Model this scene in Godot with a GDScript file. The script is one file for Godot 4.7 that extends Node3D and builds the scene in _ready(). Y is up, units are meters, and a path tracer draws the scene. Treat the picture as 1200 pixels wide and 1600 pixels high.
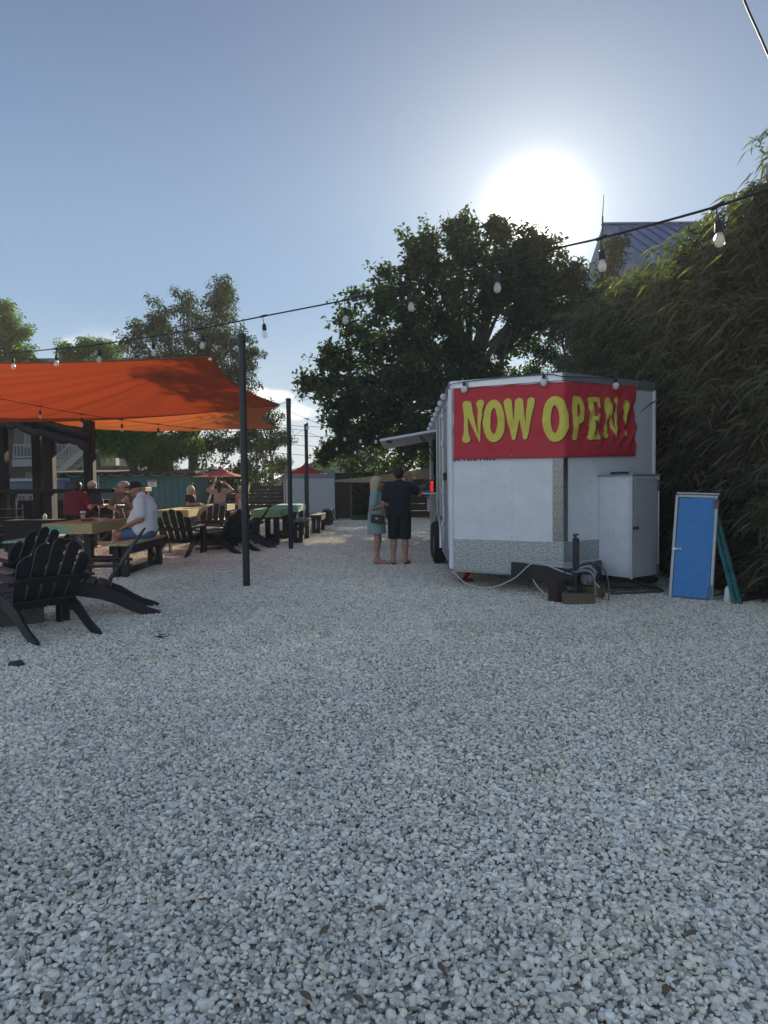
extends Node3D

# ---------------------------------------------------------------- mesh builder
class MB:
	var v := PackedVector3Array()
	var n := PackedVector3Array()
	var uv := PackedVector2Array()
	var c := PackedColorArray()
	var ix := PackedInt32Array()
	var col := Color.WHITE

	func vert(p: Vector3, nn: Vector3, u := Vector2.ZERO) -> int:
		v.append(p)
		n.append(nn)
		uv.append(u)
		c.append(col)
		return v.size() - 1

	func tri_i(a: int, b: int, d: int) -> void:
		var g := (v[b] - v[a]).cross(v[d] - v[a])
		if g.dot(n[a] + n[b] + n[d]) > 0.0:
			ix.append(a)
			ix.append(d)
			ix.append(b)
		else:
			ix.append(a)
			ix.append(b)
			ix.append(d)

	func tri(a: Vector3, b: Vector3, d: Vector3, nn: Vector3) -> void:
		var i := vert(a, nn)
		vert(b, nn, Vector2(a.distance_to(b), 0))
		vert(d, nn, Vector2(0, a.distance_to(d)))
		tri_i(i, i + 1, i + 2)

	func quad(a: Vector3, b: Vector3, d: Vector3, e: Vector3, nn: Vector3, flip_uv := false) -> void:
		var w := a.distance_to(b)
		var h := a.distance_to(e)
		var us := [Vector2(0, 0), Vector2(w, 0), Vector2(w, h), Vector2(0, h)]
		if flip_uv:
			us = [Vector2(0, 0), Vector2(0, w), Vector2(h, w), Vector2(h, 0)]
		var i := vert(a, nn, us[0])
		vert(b, nn, us[1])
		vert(d, nn, us[2])
		vert(e, nn, us[3])
		tri_i(i, i + 1, i + 2)
		tri_i(i, i + 2, i + 3)

	func box(at: Vector3, size: Vector3, bas := Basis.IDENTITY, bev := 0.0) -> void:
		var h := size * 0.5
		var b := minf(bev, minf(h.x, minf(h.y, h.z)) * 0.8)
		var l := 0
		if size.y > size.x and size.y >= size.z:
			l = 1
		elif size.z > size.x and size.z > size.y:
			l = 2
		var off := Vector2(fposmod(at.x * 7.31 + at.z * 3.17, 5.0), fposmod(at.y * 5.77 + at.x * 2.9 + at.z * 1.3, 5.0))
		var id := {}
		for ax in 3:
			var nl := Vector3.ZERO
			for s in [-1.0, 1.0]:
				nl = Vector3.ZERO
				nl[ax] = s
				var o := [(ax + 1) % 3, (ax + 2) % 3]
				if o[0] != l and o[1] == l:
					o = [o[1], o[0]]
				var q := []
				for k in [[-1.0, -1.0], [1.0, -1.0], [1.0, 1.0], [-1.0, 1.0]]:
					var p := Vector3.ZERO
					p[ax] = s * h[ax]
					p[o[0]] = k[0] * (h[o[0]] - b)
					p[o[1]] = k[1] * (h[o[1]] - b)
					var sg := Vector3.ZERO
					sg[ax] = s
					sg[o[0]] = k[0]
					sg[o[1]] = k[1]
					var i := vert(at + bas * p, bas * nl, Vector2(p[o[0]], p[o[1]]) + off)
					id[[ax, sg]] = i
					q.append(i)
				tri_i(q[0], q[1], q[2])
				tri_i(q[0], q[2], q[3])
		if b <= 0.0:
			return
		for ax in 3:
			var o0 := (ax + 1) % 3
			var o1 := (ax + 2) % 3
			for s0 in [-1.0, 1.0]:
				for s1 in [-1.0, 1.0]:
					var nl := Vector3.ZERO
					nl[o0] = s0
					nl[o1] = s1
					nl = bas * nl.normalized()
					var q := []
					for e in [[o0, -1.0], [o0, 1.0], [o1, 1.0], [o1, -1.0]]:
						var sg := Vector3.ZERO
						sg[o0] = s0
						sg[o1] = s1
						sg[ax] = e[1]
						var src: int = id[[e[0], sg]]
						q.append(vert(v[src], nl, uv[src]))
					tri_i(q[0], q[1], q[2])
					tri_i(q[0], q[2], q[3])
		for sx in [-1.0, 1.0]:
			for sy in [-1.0, 1.0]:
				for sz in [-1.0, 1.0]:
					var sg := Vector3(sx, sy, sz)
					var nl := bas * sg.normalized()
					var i := vert(v[id[[0, sg]]], nl)
					vert(v[id[[1, sg]]], nl)
					vert(v[id[[2, sg]]], nl)
					tri_i(i, i + 1, i + 2)

	func bar(a: Vector3, b: Vector3, w: float, t: float, up := Vector3.UP, bev := 0.0) -> void:
		# a box from a to b, w wide across, t thick along up
		var d := (b - a)
		var z := d.normalized()
		var x := up.cross(z).normalized()
		if x.length() < 0.5:
			x = Vector3.RIGHT
		var y := z.cross(x)
		box((a + b) * 0.5, Vector3(w, t, d.length()), Basis(x, y, z), bev)

	func tube(pts: Array, rad, sides := 8, caps := true) -> void:
		var m := pts.size()
		var t0: Vector3 = (pts[1] - pts[0]).normalized()
		var x := t0.cross(Vector3.UP)
		if x.length() < 0.05:
			x = t0.cross(Vector3.RIGHT)
		x = x.normalized()
		var first := v.size()
		var along := 0.0
		for i in m:
			var t: Vector3 = (pts[mini(i + 1, m - 1)] - pts[maxi(i - 1, 0)]).normalized()
			x = (x - t * x.dot(t)).normalized()
			var y := t.cross(x)
			var r: float = rad[i] if rad is Array else rad
			if i > 0:
				along += (pts[i] - pts[i - 1]).length()
			for k in sides + 1:
				var a := TAU * k / sides
				var d := x * cos(a) + y * sin(a)
				vert(pts[i] + d * r, d, Vector2(along, a * r))
		for i in m - 1:
			for k in sides:
				var p := first + i * (sides + 1) + k
				tri_i(p, p + 1, p + sides + 2)
				tri_i(p, p + sides + 2, p + sides + 1)
		if caps:
			for e in [0, m - 1]:
				var t: Vector3 = (pts[1] - pts[0]).normalized() * -1.0 if e == 0 else (pts[m - 1] - pts[m - 2]).normalized()
				var ci := vert(pts[e], t)
				for k in sides:
					var p = first + e * (sides + 1) + k
					var i0 := vert(v[p], t)
					vert(v[p + 1], t)
					tri_i(ci, i0, i0 + 1)

	func lathe(prof: Array, sides := 16, xf := Transform3D.IDENTITY, smooth := true) -> void:
		# prof: Vector2(r, y)
		var m := prof.size()
		for i in m - 1:
			var a: Vector2 = prof[i]
			var b: Vector2 = prof[i + 1]
			var na := Vector2((b - a).y, -(b - a).x).normalized()
			var n0 := na
			var n1 := na
			if smooth:
				if i > 0:
					var p: Vector2 = a - prof[i - 1]
					n0 = (na + Vector2(p.y, -p.x).normalized()).normalized()
				if i < m - 2:
					var p: Vector2 = prof[i + 2] - b
					n1 = (na + Vector2(p.y, -p.x).normalized()).normalized()
			var f := v.size()
			for k in sides + 1:
				var an := TAU * k / sides
				var cs := cos(an)
				var sn := sin(an)
				vert(xf * Vector3(a.x * cs, a.y, a.x * sn), xf.basis * Vector3(n0.x * cs, n0.y, n0.x * sn), Vector2(an * 0.3, a.y))
				vert(xf * Vector3(b.x * cs, b.y, b.x * sn), xf.basis * Vector3(n1.x * cs, n1.y, n1.x * sn), Vector2(an * 0.3, b.y))
			for k in sides:
				var p := f + k * 2
				tri_i(p, p + 1, p + 3)
				tri_i(p, p + 3, p + 2)

	func ball(at: Vector3, r: Vector3, sides := 10, rings := 7) -> void:
		var f := v.size()
		for i in rings + 1:
			var a := PI * i / rings
			for k in sides + 1:
				var b := TAU * k / sides
				var d := Vector3(sin(a) * cos(b), cos(a), sin(a) * sin(b))
				vert(at + d * r, (d / r).normalized(), Vector2(b, a))
		for i in rings:
			for k in sides:
				var p := f + i * (sides + 1) + k
				tri_i(p, p + 1, p + sides + 2)
				tri_i(p, p + sides + 2, p + sides + 1)

	func grid(nu: int, nv: int, fn: Callable, us := 1.0, vs := 1.0, flip := false) -> void:
		var f := v.size()
		for j in nv + 1:
			for i in nu + 1:
				vert(fn.call(float(i) / nu, float(j) / nv), Vector3.UP, Vector2(us * i / nu, vs * j / nv))
		for j in nv + 1:
			for i in nu + 1:
				var a := v[f + j * (nu + 1) + maxi(i - 1, 0)]
				var b := v[f + j * (nu + 1) + mini(i + 1, nu)]
				var d := v[f + maxi(j - 1, 0) * (nu + 1) + i]
				var e := v[f + mini(j + 1, nv) * (nu + 1) + i]
				var g := (b - a).cross(e - d).normalized()
				n[f + j * (nu + 1) + i] = -g if flip else g
		for j in nv:
			for i in nu:
				var p := f + j * (nu + 1) + i
				tri_i(p, p + 1, p + nu + 2)
				tri_i(p, p + nu + 2, p + nu + 1)

	func prism(poly: PackedVector2Array, th: float, xf := Transform3D.IDENTITY, smooth_sides := false) -> void:
		# polygon in local xy, thickness along local z, centred
		var t := Geometry2D.triangulate_polygon(poly)
		for s in [-0.5, 0.5]:
			var f := v.size()
			for p in poly:
				vert(xf * Vector3(p.x, p.y, s * th), xf.basis * Vector3(0, 0, signf(s)), Vector2(p.y, p.x))
			for i in range(0, t.size(), 3):
				tri_i(f + t[i], f + t[i + 1], f + t[i + 2])
		var area := 0.0
		for i in poly.size():
			area += poly[i].cross(poly[(i + 1) % poly.size()])
		var sg := 1.0 if area > 0.0 else -1.0
		for i in poly.size():
			var a := poly[i]
			var b := poly[(i + 1) % poly.size()]
			var d := b - a
			if d.length() < 1e-5:
				continue
			var nn := xf.basis * Vector3(d.y * sg, -d.x * sg, 0).normalized()
			quad(xf * Vector3(a.x, a.y, -th / 2), xf * Vector3(b.x, b.y, -th / 2), xf * Vector3(b.x, b.y, th / 2), xf * Vector3(a.x, a.y, th / 2), nn)

	func blob(caps: Array, cell: float, k := 0.02, cuts: Array = []) -> void:
		# tapered capsules [a, b, ra, rb, squash?] joined smoothly and meshed as surface nets
		var lo := Vector3.ONE * 1e9
		var hi := -lo
		for q in caps:
			var sc: Vector3 = q[4] if q.size() > 4 else Vector3.ONE
			lo = lo.min((q[0] as Vector3) - sc * q[2]).min((q[1] as Vector3) - sc * q[3])
			hi = hi.max((q[0] as Vector3) + sc * q[2]).max((q[1] as Vector3) + sc * q[3])
		lo -= Vector3.ONE * cell * 2.5
		hi += Vector3.ONE * cell * 2.5
		var nx := int((hi.x - lo.x) / cell) + 2
		var ny := int((hi.y - lo.y) / cell) + 2
		var nz := int((hi.z - lo.z) / cell) + 2
		var f := PackedFloat32Array()
		f.resize(nx * ny * nz)
		f.fill(1.0)
		for q in caps:
			var a: Vector3 = q[0]
			var b: Vector3 = q[1]
			var ra: float = q[2]
			var rb: float = q[3]
			var sc: Vector3 = q[4] if q.size() > 4 else Vector3.ONE
			var ms := minf(sc.x, minf(sc.y, sc.z))
			var isc := Vector3.ONE / sc
			var ba := (b - a) * isc
			var bb := maxf(ba.dot(ba), 1e-9)
			var mg := Vector3.ONE * (k + 2.0 * cell)
			var l := ((a - sc * ra).min(b - sc * rb) - mg - lo) / cell
			var h := ((a + sc * ra).max(b + sc * rb) + mg - lo) / cell
			for z in range(maxi(int(l.z), 0), mini(int(h.z) + 2, nz)):
				for y in range(maxi(int(l.y), 0), mini(int(h.y) + 2, ny)):
					var row := (z * ny + y) * nx
					for x in range(maxi(int(l.x), 0), mini(int(h.x) + 2, nx)):
						var pa := (lo + Vector3(x, y, z) * cell - a) * isc
						var t := clampf(pa.dot(ba) / bb, 0.0, 1.0)
						var d := ((pa - ba * t).length() - lerpf(ra, rb, t)) * ms
						var o := f[row + x]
						var e := k - absf(o - d)
						f[row + x] = minf(o, d) - (e * e * 0.25 / k if e > 0.0 else 0.0)
		for q in cuts:
			var pt: Vector3 = q[0]
			var nn: Vector3 = (q[1] as Vector3).normalized()
			for z in nz:
				for y in ny:
					var row := (z * ny + y) * nx
					for x in nx:
						var d := (lo + Vector3(x, y, z) * cell - pt).dot(nn)
						if d > f[row + x]:
							f[row + x] = d
		var vid := PackedInt32Array()
		vid.resize(nx * ny * nz)
		vid.fill(-1)
		var sx := 1
		var sy := nx
		var sz := nx * ny
		var cs := [0, sx, sy, sx + sy, sz, sx + sz, sy + sz, sx + sy + sz]
		var first := v.size()
		for z in nz - 1:
			for y in ny - 1:
				var row := (z * ny + y) * nx
				for x in nx - 1:
					var i := row + x
					var s0 := f[i] < 0.0
					if s0 == (f[i + sx] < 0.0) and s0 == (f[i + sy] < 0.0) and s0 == (f[i + sx + sy] < 0.0) and s0 == (f[i + sz] < 0.0) and s0 == (f[i + sx + sz] < 0.0) and s0 == (f[i + sy + sz] < 0.0) and s0 == (f[i + sx + sy + sz] < 0.0):
						continue
					var sum := Vector3.ZERO
					var m := 0
					for e in [[0, 1], [2, 3], [4, 5], [6, 7], [0, 2], [1, 3], [4, 6], [5, 7], [0, 4], [1, 5], [2, 6], [3, 7]]:
						var fa := f[i + cs[e[0]]]
						var fb := f[i + cs[e[1]]]
						if (fa < 0.0) != (fb < 0.0):
							var t := fa / (fa - fb)
							sum += Vector3(e[0] & 1, (e[0] >> 1) & 1, (e[0] >> 2) & 1).lerp(Vector3(e[1] & 1, (e[1] >> 1) & 1, (e[1] >> 2) & 1), t)
							m += 1
					var g := Vector3(f[i + sx] + f[i + sx + sy] + f[i + sx + sz] + f[i + sx + sy + sz] - f[i] - f[i + sy] - f[i + sz] - f[i + sy + sz],
						f[i + sy] + f[i + sx + sy] + f[i + sy + sz] + f[i + sx + sy + sz] - f[i] - f[i + sx] - f[i + sz] - f[i + sx + sz],
						f[i + sz] + f[i + sx + sz] + f[i + sy + sz] + f[i + sx + sy + sz] - f[i] - f[i + sx] - f[i + sy] - f[i + sx + sy])
					var p := lo + (Vector3(x, y, z) + sum / m) * cell
					vid[i] = vert(p, g.normalized(), Vector2(p.x, p.y))
		for z in range(1, nz - 1):
			for y in range(1, ny - 1):
				var row := (z * ny + y) * nx
				for x in range(1, nx - 1):
					var i := row + x
					var s := f[i] < 0.0
					if s != (f[i + sx] < 0.0):
						_sq(vid[i], vid[i - sy], vid[i - sy - sz], vid[i - sz])
					if s != (f[i + sy] < 0.0):
						_sq(vid[i], vid[i - sx], vid[i - sx - sz], vid[i - sz])
					if s != (f[i + sz] < 0.0):
						_sq(vid[i], vid[i - sx], vid[i - sx - sy], vid[i - sy])

	func _sq(a: int, b: int, d: int, e: int) -> void:
		if a < 0 or b < 0 or d < 0 or e < 0:
			return
		tri_i(a, b, d)
		tri_i(a, d, e)

	func mesh() -> ArrayMesh:
		var a := []
		a.resize(Mesh.ARRAY_MAX)
		a[Mesh.ARRAY_VERTEX] = v
		a[Mesh.ARRAY_NORMAL] = n
		a[Mesh.ARRAY_TEX_UV] = uv
		a[Mesh.ARRAY_COLOR] = c
		a[Mesh.ARRAY_INDEX] = ix
		var m := ArrayMesh.new()
		m.add_surface_from_arrays(Mesh.PRIMITIVE_TRIANGLES, a)
		return m

# ---------------------------------------------------------------- helpers
var rng := RandomNumberGenerator.new()
var M := {}
var taken := {}

func numbered(called: String) -> String:
	var k: int = taken.get(called, 0)
	taken[called] = k + 1
	return called if k == 0 else "%s_%03d" % [called, k]

func tag(o: Node, label := "", category := "", group := "", kind := "") -> Node:
	if label: o.set_meta("label", label)
	if category: o.set_meta("category", category)
	if group: o.set_meta("group", group)
	if kind: o.set_meta("kind", kind)
	return o

func thing(called: String, label: String, category: String, at := Vector3.ZERO, turn := 0.0, group := "") -> Node3D:
	var o := Node3D.new()
	o.name = numbered(called)
	add_child(o)
	o.position = at
	o.rotation.y = turn
	tag(o, label, category, group)
	return o

func inst(called: String, m: Mesh, mat: Material, parent: Node, xf := Transform3D.IDENTITY) -> MeshInstance3D:
	var o := MeshInstance3D.new()
	o.name = numbered(called) if parent == self else called
	o.mesh = m
	o.material_override = mat
	o.transform = xf
	parent.add_child(o, true)
	return o

func obj(called: String, b: MB, mat: Material, parent: Node = self) -> MeshInstance3D:
	return inst(called, b.mesh(), mat, parent)

func copy(o: Node3D, at: Vector3, turn: float, label := "") -> Node3D:
	var r: Node3D = o.duplicate()
	r.name = numbered(String(o.name).rstrip("0123456789").rstrip("_"))
	add_child(r)
	r.position = at
	r.rotation.y = turn
	if label: r.set_meta("label", label)
	return r

func many(called: String, m: Mesh, mat: Material, parent: Node, xfs: Array, cols: Array = []) -> MultiMeshInstance3D:
	var mm := MultiMesh.new()
	mm.transform_format = MultiMesh.TRANSFORM_3D
	mm.use_colors = cols.size() > 0
	mm.mesh = m
	mm.instance_count = xfs.size()
	for i in xfs.size():
		mm.set_instance_transform(i, xfs[i])
		if cols.size():
			mm.set_instance_color(i, cols[i])
	var o := MultiMeshInstance3D.new()
	o.name = numbered(called) if parent == self else called
	o.multimesh = mm
	o.material_override = mat
	o.set_meta("kind", "stuff")
	parent.add_child(o, true)
	return o

func lin(r: float, g: float, b: float) -> Color:
	return Color(r, g, b).linear_to_srgb()

func mat(r: float, g: float, b: float, rough := 0.8, opt := {}) -> StandardMaterial3D:
	var m := StandardMaterial3D.new()
	m.albedo_color = lin(r, g, b)
	m.roughness = rough
	for k in opt:
		m.set(k, opt[k])
	return m

func face(fx: float, fd: float) -> float:
	return atan2(-fx, fd)

func img_tex(w: int, h: int, fn: Callable) -> ImageTexture:
	var by := PackedByteArray()
	by.resize(w * h * 3)
	for y in h:
		for x in w:
			var q: Color = fn.call(x, y)
			var i := (y * w + x) * 3
			by[i] = int(clampf(q.r, 0, 1) * 255.0)
			by[i + 1] = int(clampf(q.g, 0, 1) * 255.0)
			by[i + 2] = int(clampf(q.b, 0, 1) * 255.0)
	return ImageTexture.create_from_image(Image.create_from_data(w, h, false, Image.FORMAT_RGB8, by))

func noise(freq: float, sd: int, oct := 4) -> FastNoiseLite:
	var f := FastNoiseLite.new()
	f.noise_type = FastNoiseLite.TYPE_SIMPLEX
	f.seed = sd
	f.frequency = freq
	f.fractal_octaves = oct
	return f

func rv(s := 1.0) -> Vector3:
	return Vector3(rng.randf_range(-s, s), rng.randf_range(-s, s), rng.randf_range(-s, s))

func rdir() -> Vector3:
	while true:
		var p := rv()
		if p.length() < 1.0 and p.length() > 0.05:
			return p.normalized()
	return Vector3.UP

func rbasis() -> Basis:
	return Basis(rdir(), rng.randf() * TAU)

func sag(a: Vector3, b: Vector3, drop: float, k: int) -> Array:
	var r := []
	for i in k + 1:
		var t := float(i) / k
		r.append(a.lerp(b, t) - Vector3.UP * drop * 4.0 * t * (1.0 - t))
	return r

func spline(pts: Array, per := 6) -> Array:
	var r := []
	for i in pts.size() - 1:
		for k in per:
			r.append((pts[i] as Vector3).cubic_interpolate(pts[i + 1], pts[maxi(i - 1, 0)], pts[mini(i + 2, pts.size() - 1)], float(k) / per))
	r.append(pts[-1])
	return r

func settle(o: Node3D, base: Vector3) -> void:
	for k in o.get_children():
		k.position -= base
	o.position += base

func P(x: float, y: float, d: float) -> Vector3:
	return Vector3(x, y, -d)

func materials() -> void:
	var gn := noise(0.06, 3)
	var fine := noise(0.35, 8, 2)
	var grain := img_tex(256, 256, func(x, y):
		var a: float = gn.get_noise_2d(x * 0.35, y * 3.2) * 0.5 + fine.get_noise_2d(x * 0.12, y * 2.4) * 0.35
		var l := clampf(0.82 + a * 0.42, 0.3, 1.0)
		return Color(l, l, l))
	var wn := noise(0.012, 21, 5)
	var wear := img_tex(256, 256, func(x, y):
		# wraps round: two blended copies
		var l: float = 0.93 + wn.get_noise_2d(x, y) * 0.035 + fine.get_noise_2d(x * 0.3, y * 1.5) * 0.025
		return Color(l, l, l))
	var plate := img_tex(256, 256, func(x, y):
		# raised lozenges of tread plate, four each way
		var h := 0.25
		for k in 2:
			var px := fposmod(x + 32.0 * k, 64.0) - 32.0
			var py := fposmod(y + 32.0 * k, 64.0) - 32.0
			var a := (px + py) * 0.7071 * (1.0 if k == 0 else -1.0)
			var b := (px - py) * 0.7071 * (1.0 if k == 0 else -1.0)
			if k == 1:
				var sw := a
				a = b
				b = sw
			var e := 1.0 - (a * a / 420.0 + b * b / 26.0)
			if e > 0.0:
				h = maxf(h, 0.25 + 0.75 * minf(1.0, e * 1.8))
		return Color(h, h, h))
	var plate_tone := img_tex(256, 256, func(x, y):
		var l: float = 0.85 + wn.get_noise_2d(x * 2.0, y * 2.0) * 0.25
		return Color(l, l, l))
	var cl := noise(0.09, 5, 3)
	var cloth := img_tex(128, 128, func(x, y):
		var l: float = 0.9 + 0.06 * sin(x * TAU / 4.0) + 0.05 * sin(y * TAU / 4.0) + cl.get_noise_2d(x * 0.4, y * 3.0) * 0.1
		return Color(l, l, l))
	var tri := {"uv1_triplanar": true}
	var wood := func(r, g, b, ro := 0.75, s := 2.2):
		return mat(r, g, b, ro, {"albedo_texture": grain, "heightmap_enabled": true, "heightmap_texture": grain, "heightmap_scale": 0.12, "uv1_scale": Vector3(s, s, s)})
	M.black_wood = wood.call(0.0105, 0.0145, 0.0185, 0.55)
	M.dark_wood = wood.call(0.035, 0.032, 0.03, 0.8)
	M.bar_wood = wood.call(0.012, 0.0095, 0.0085, 0.8)
	M.pale_wood = wood.call(0.42, 0.33, 0.2, 0.7)
	M.grey_wood = wood.call(0.17, 0.165, 0.16, 0.85)
	M.fence_wood = wood.call(0.06, 0.046, 0.036, 0.85, 1.2)
	M.block_wood = wood.call(0.2, 0.155, 0.11, 0.85, 4.0)
	M.red_block = wood.call(0.07, 0.04, 0.03, 0.85, 4.0)
	M.paint = wood.call(1.0, 1.0, 1.0, 0.6)
	M.paint.vertex_color_use_as_albedo = true
	M.bench_top = wood.call(0.6, 0.55, 0.3, 0.65)
	M.mint_top = wood.call(0.3, 0.62, 0.46, 0.65)
	M.teal = wood.call(0.06, 0.2, 0.205, 0.75, 1.0)
	M.teal_board = wood.call(0.05, 0.26, 0.27, 0.6, 1.0)
	M.stave = wood.call(0.17, 0.14, 0.11, 0.7)
	M.white_wood = wood.call(0.62, 0.63, 0.62, 0.7)
	M.siding = mat(0.3, 0.31, 0.32, 0.75, {"albedo_texture": wear, "uv1_triplanar": true})
	M.grey_wall = mat(0.3, 0.34, 0.37, 0.85)
	M.screen_back = mat(0.2, 0.24, 0.26, 0.8)
	M.screen_sheet = mat(0.42, 0.46, 0.49, 0.7)
	M.roof_grey = mat(0.1, 0.12, 0.14, 0.8)
	M.roof_blue = mat(0.09, 0.13, 0.24, 0.45, {"metallic": 0.3})
	M.shed_roof = wood.call(0.03, 0.028, 0.026, 0.85)
	M.post = mat(0.012, 0.02, 0.022, 0.45, {"albedo_texture": wear, "uv1_triplanar": true, "uv1_scale": Vector3(2, 2, 2)})
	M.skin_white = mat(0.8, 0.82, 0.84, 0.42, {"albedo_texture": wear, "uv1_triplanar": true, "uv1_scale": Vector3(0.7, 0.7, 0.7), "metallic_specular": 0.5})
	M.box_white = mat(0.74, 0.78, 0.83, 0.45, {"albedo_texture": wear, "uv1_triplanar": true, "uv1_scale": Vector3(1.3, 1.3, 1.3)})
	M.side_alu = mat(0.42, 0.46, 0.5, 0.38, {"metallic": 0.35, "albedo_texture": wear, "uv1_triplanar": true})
	M.alu = mat(0.6, 0.62, 0.64, 0.35, {"metallic": 0.7})
	M.trim_grey = mat(0.28, 0.3, 0.32, 0.45, {"metallic": 0.4})
	M.tread = mat(0.58, 0.62, 0.62, 0.42, {"metallic": 0.6, "heightmap_enabled": true, "heightmap_texture": plate, "heightmap_scale": 0.5, "uv1_scale": Vector3(5.0, 5.0, 5.0), "albedo_texture": plate_tone})
	M.nose_tread = M.tread.duplicate()
	M.nose_tread.albedo_color = lin(0.36, 0.38, 0.38)
	M.nose_tread.metallic = 0.9
	M.nose_tread.roughness = 0.3
	M.house_white = wood.call(0.36, 0.37, 0.37, 0.75)
	M.black_metal = mat(0.015, 0.016, 0.018, 0.5)
	M.rubber = mat(0.012, 0.012, 0.013, 0.85)
	M.rim = mat(0.45, 0.46, 0.48, 0.4, {"metallic": 0.6})
	M.red_paint = mat(0.25, 0.02, 0.02, 0.5)
	M.blue = mat(0.04, 0.25, 0.6, 0.5, {"albedo_texture": wear, "uv1_triplanar": true, "uv1_scale": Vector3(1.7, 1.7, 1.7)})
	M.frame_white = mat(0.6, 0.6, 0.57, 0.55, {"albedo_texture": wear, "uv1_triplanar": true, "uv1_scale": Vector3(3, 3, 3)})
	M.plastic_white = mat(0.7, 0.72, 0.74, 0.4)
	M.cable_white = mat(0.5, 0.52, 0.53, 0.5)
	M.cable_black = mat(0.012, 0.012, 0.013, 0.6)
	M.cable_grey = mat(0.12, 0.13, 0.13, 0.6)
	M.hose = mat(0.06, 0.075, 0.07, 0.55)
	M.bulb = mat(0.85, 0.83, 0.78, 0.12, {"transparency": BaseMaterial3D.TRANSPARENCY_ALPHA})
	M.bulb.albedo_color.a = 0.3
	M.globe = mat(0.8, 0.8, 0.78, 0.35, {"backlight_enabled": true, "backlight": Color(0.7, 0.7, 0.7)})
	M.filament = mat(0.5, 0.3, 0.1, 0.5)
	M.sail = mat(0.5, 0.115, 0.055, 0.85, {"albedo_texture": cloth, "uv1_scale": Vector3(14, 14, 14), "backlight_enabled": true, "backlight": Color(0.95, 0.75, 0.55)})
	M.tarp = mat(0.32, 0.28, 0.2, 0.9, {"albedo_texture": cloth, "uv1_scale": Vector3(8, 8, 8), "backlight_enabled": true, "backlight": Color(0.6, 0.55, 0.45)})
	M.canvas = mat(0.035, 0.035, 0.036, 0.9, {"albedo_texture": cloth, "uv1_scale": Vector3(8, 8, 8)})
	M.umbrella = mat(0.6, 0.07, 0.055, 0.85, {"albedo_texture": cloth, "uv1_scale": Vector3(6, 6, 6), "backlight_enabled": true, "backlight": Color(0.9, 0.5, 0.45)})
	M.umbrella_pink = mat(0.6, 0.13, 0.13, 0.85, {"albedo_texture": cloth, "uv1_scale": Vector3(6, 6, 6), "backlight_enabled": true, "backlight": Color(0.9, 0.6, 0.6)})
	M.skin = mat(0.42, 0.22, 0.15, 0.6, {"subsurf_scatter_enabled": true, "subsurf_scatter_strength": 0.06})
	M.skin_tan = mat(0.36, 0.17, 0.11, 0.6)
	M.hair_blond = mat(0.7, 0.56, 0.35, 0.6, {"albedo_texture": grain, "uv1_scale": Vector3(9, 2, 9)})
	M.hair_dark = mat(0.02, 0.015, 0.012, 0.6, {"albedo_texture": grain, "uv1_scale": Vector3(9, 2, 9)})
	M.hair_brown = mat(0.07, 0.04, 0.025, 0.6, {"albedo_texture": grain, "uv1_scale": Vector3(9, 2, 9)})
	M.leaf = mat(1, 1, 1, 0.6, {"vertex_color_use_as_albedo": true, "backlight_enabled": true, "backlight": Color(0.85, 1.0, 0.42), "metallic_specular": 0.3})
	M.bark = mat(0.075, 0.065, 0.055, 0.95, {"albedo_texture": grain, "uv1_scale": Vector3(1.2, 3, 1), "heightmap_enabled": true, "heightmap_texture": grain, "heightmap_scale": 2.0})
	M.culm = mat(0.13, 0.14, 0.05, 0.55)
	M.stone = mat(1, 1, 1, 0.85, {"vertex_color_use_as_albedo": true, "metallic_specular": 0.3})
	M.dirt = mat(0.5, 0.46, 0.4, 1.0, {"albedo_texture": wear, "uv1_triplanar": true})
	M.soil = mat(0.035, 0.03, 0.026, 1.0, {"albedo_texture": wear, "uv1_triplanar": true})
	M.dry_leaf = mat(0.17, 0.115, 0.065, 0.8)
	M.glass = mat(0.9, 0.95, 0.97, 0.05, {"transparency": BaseMaterial3D.TRANSPARENCY_ALPHA})
	M.glass.albedo_color.a = 0.25
	M.window = mat(0.03, 0.035, 0.04, 0.12)
	M.dark = mat(0.012, 0.012, 0.013, 0.9)
	M.wear_tex = mat(1, 1, 1)
	M.wear_tex.albedo_texture = wear
	M.cloth_tex = mat(1, 1, 1)
	M.cloth_tex.albedo_texture = cloth

func fabric(r: float, g: float, b: float) -> StandardMaterial3D:
	return mat(r, g, b, 0.9, {"albedo_texture": M.cloth_tex.albedo_texture, "uv1_scale": Vector3(22, 22, 22), "rim_enabled": true, "rim": 0.3})

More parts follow.
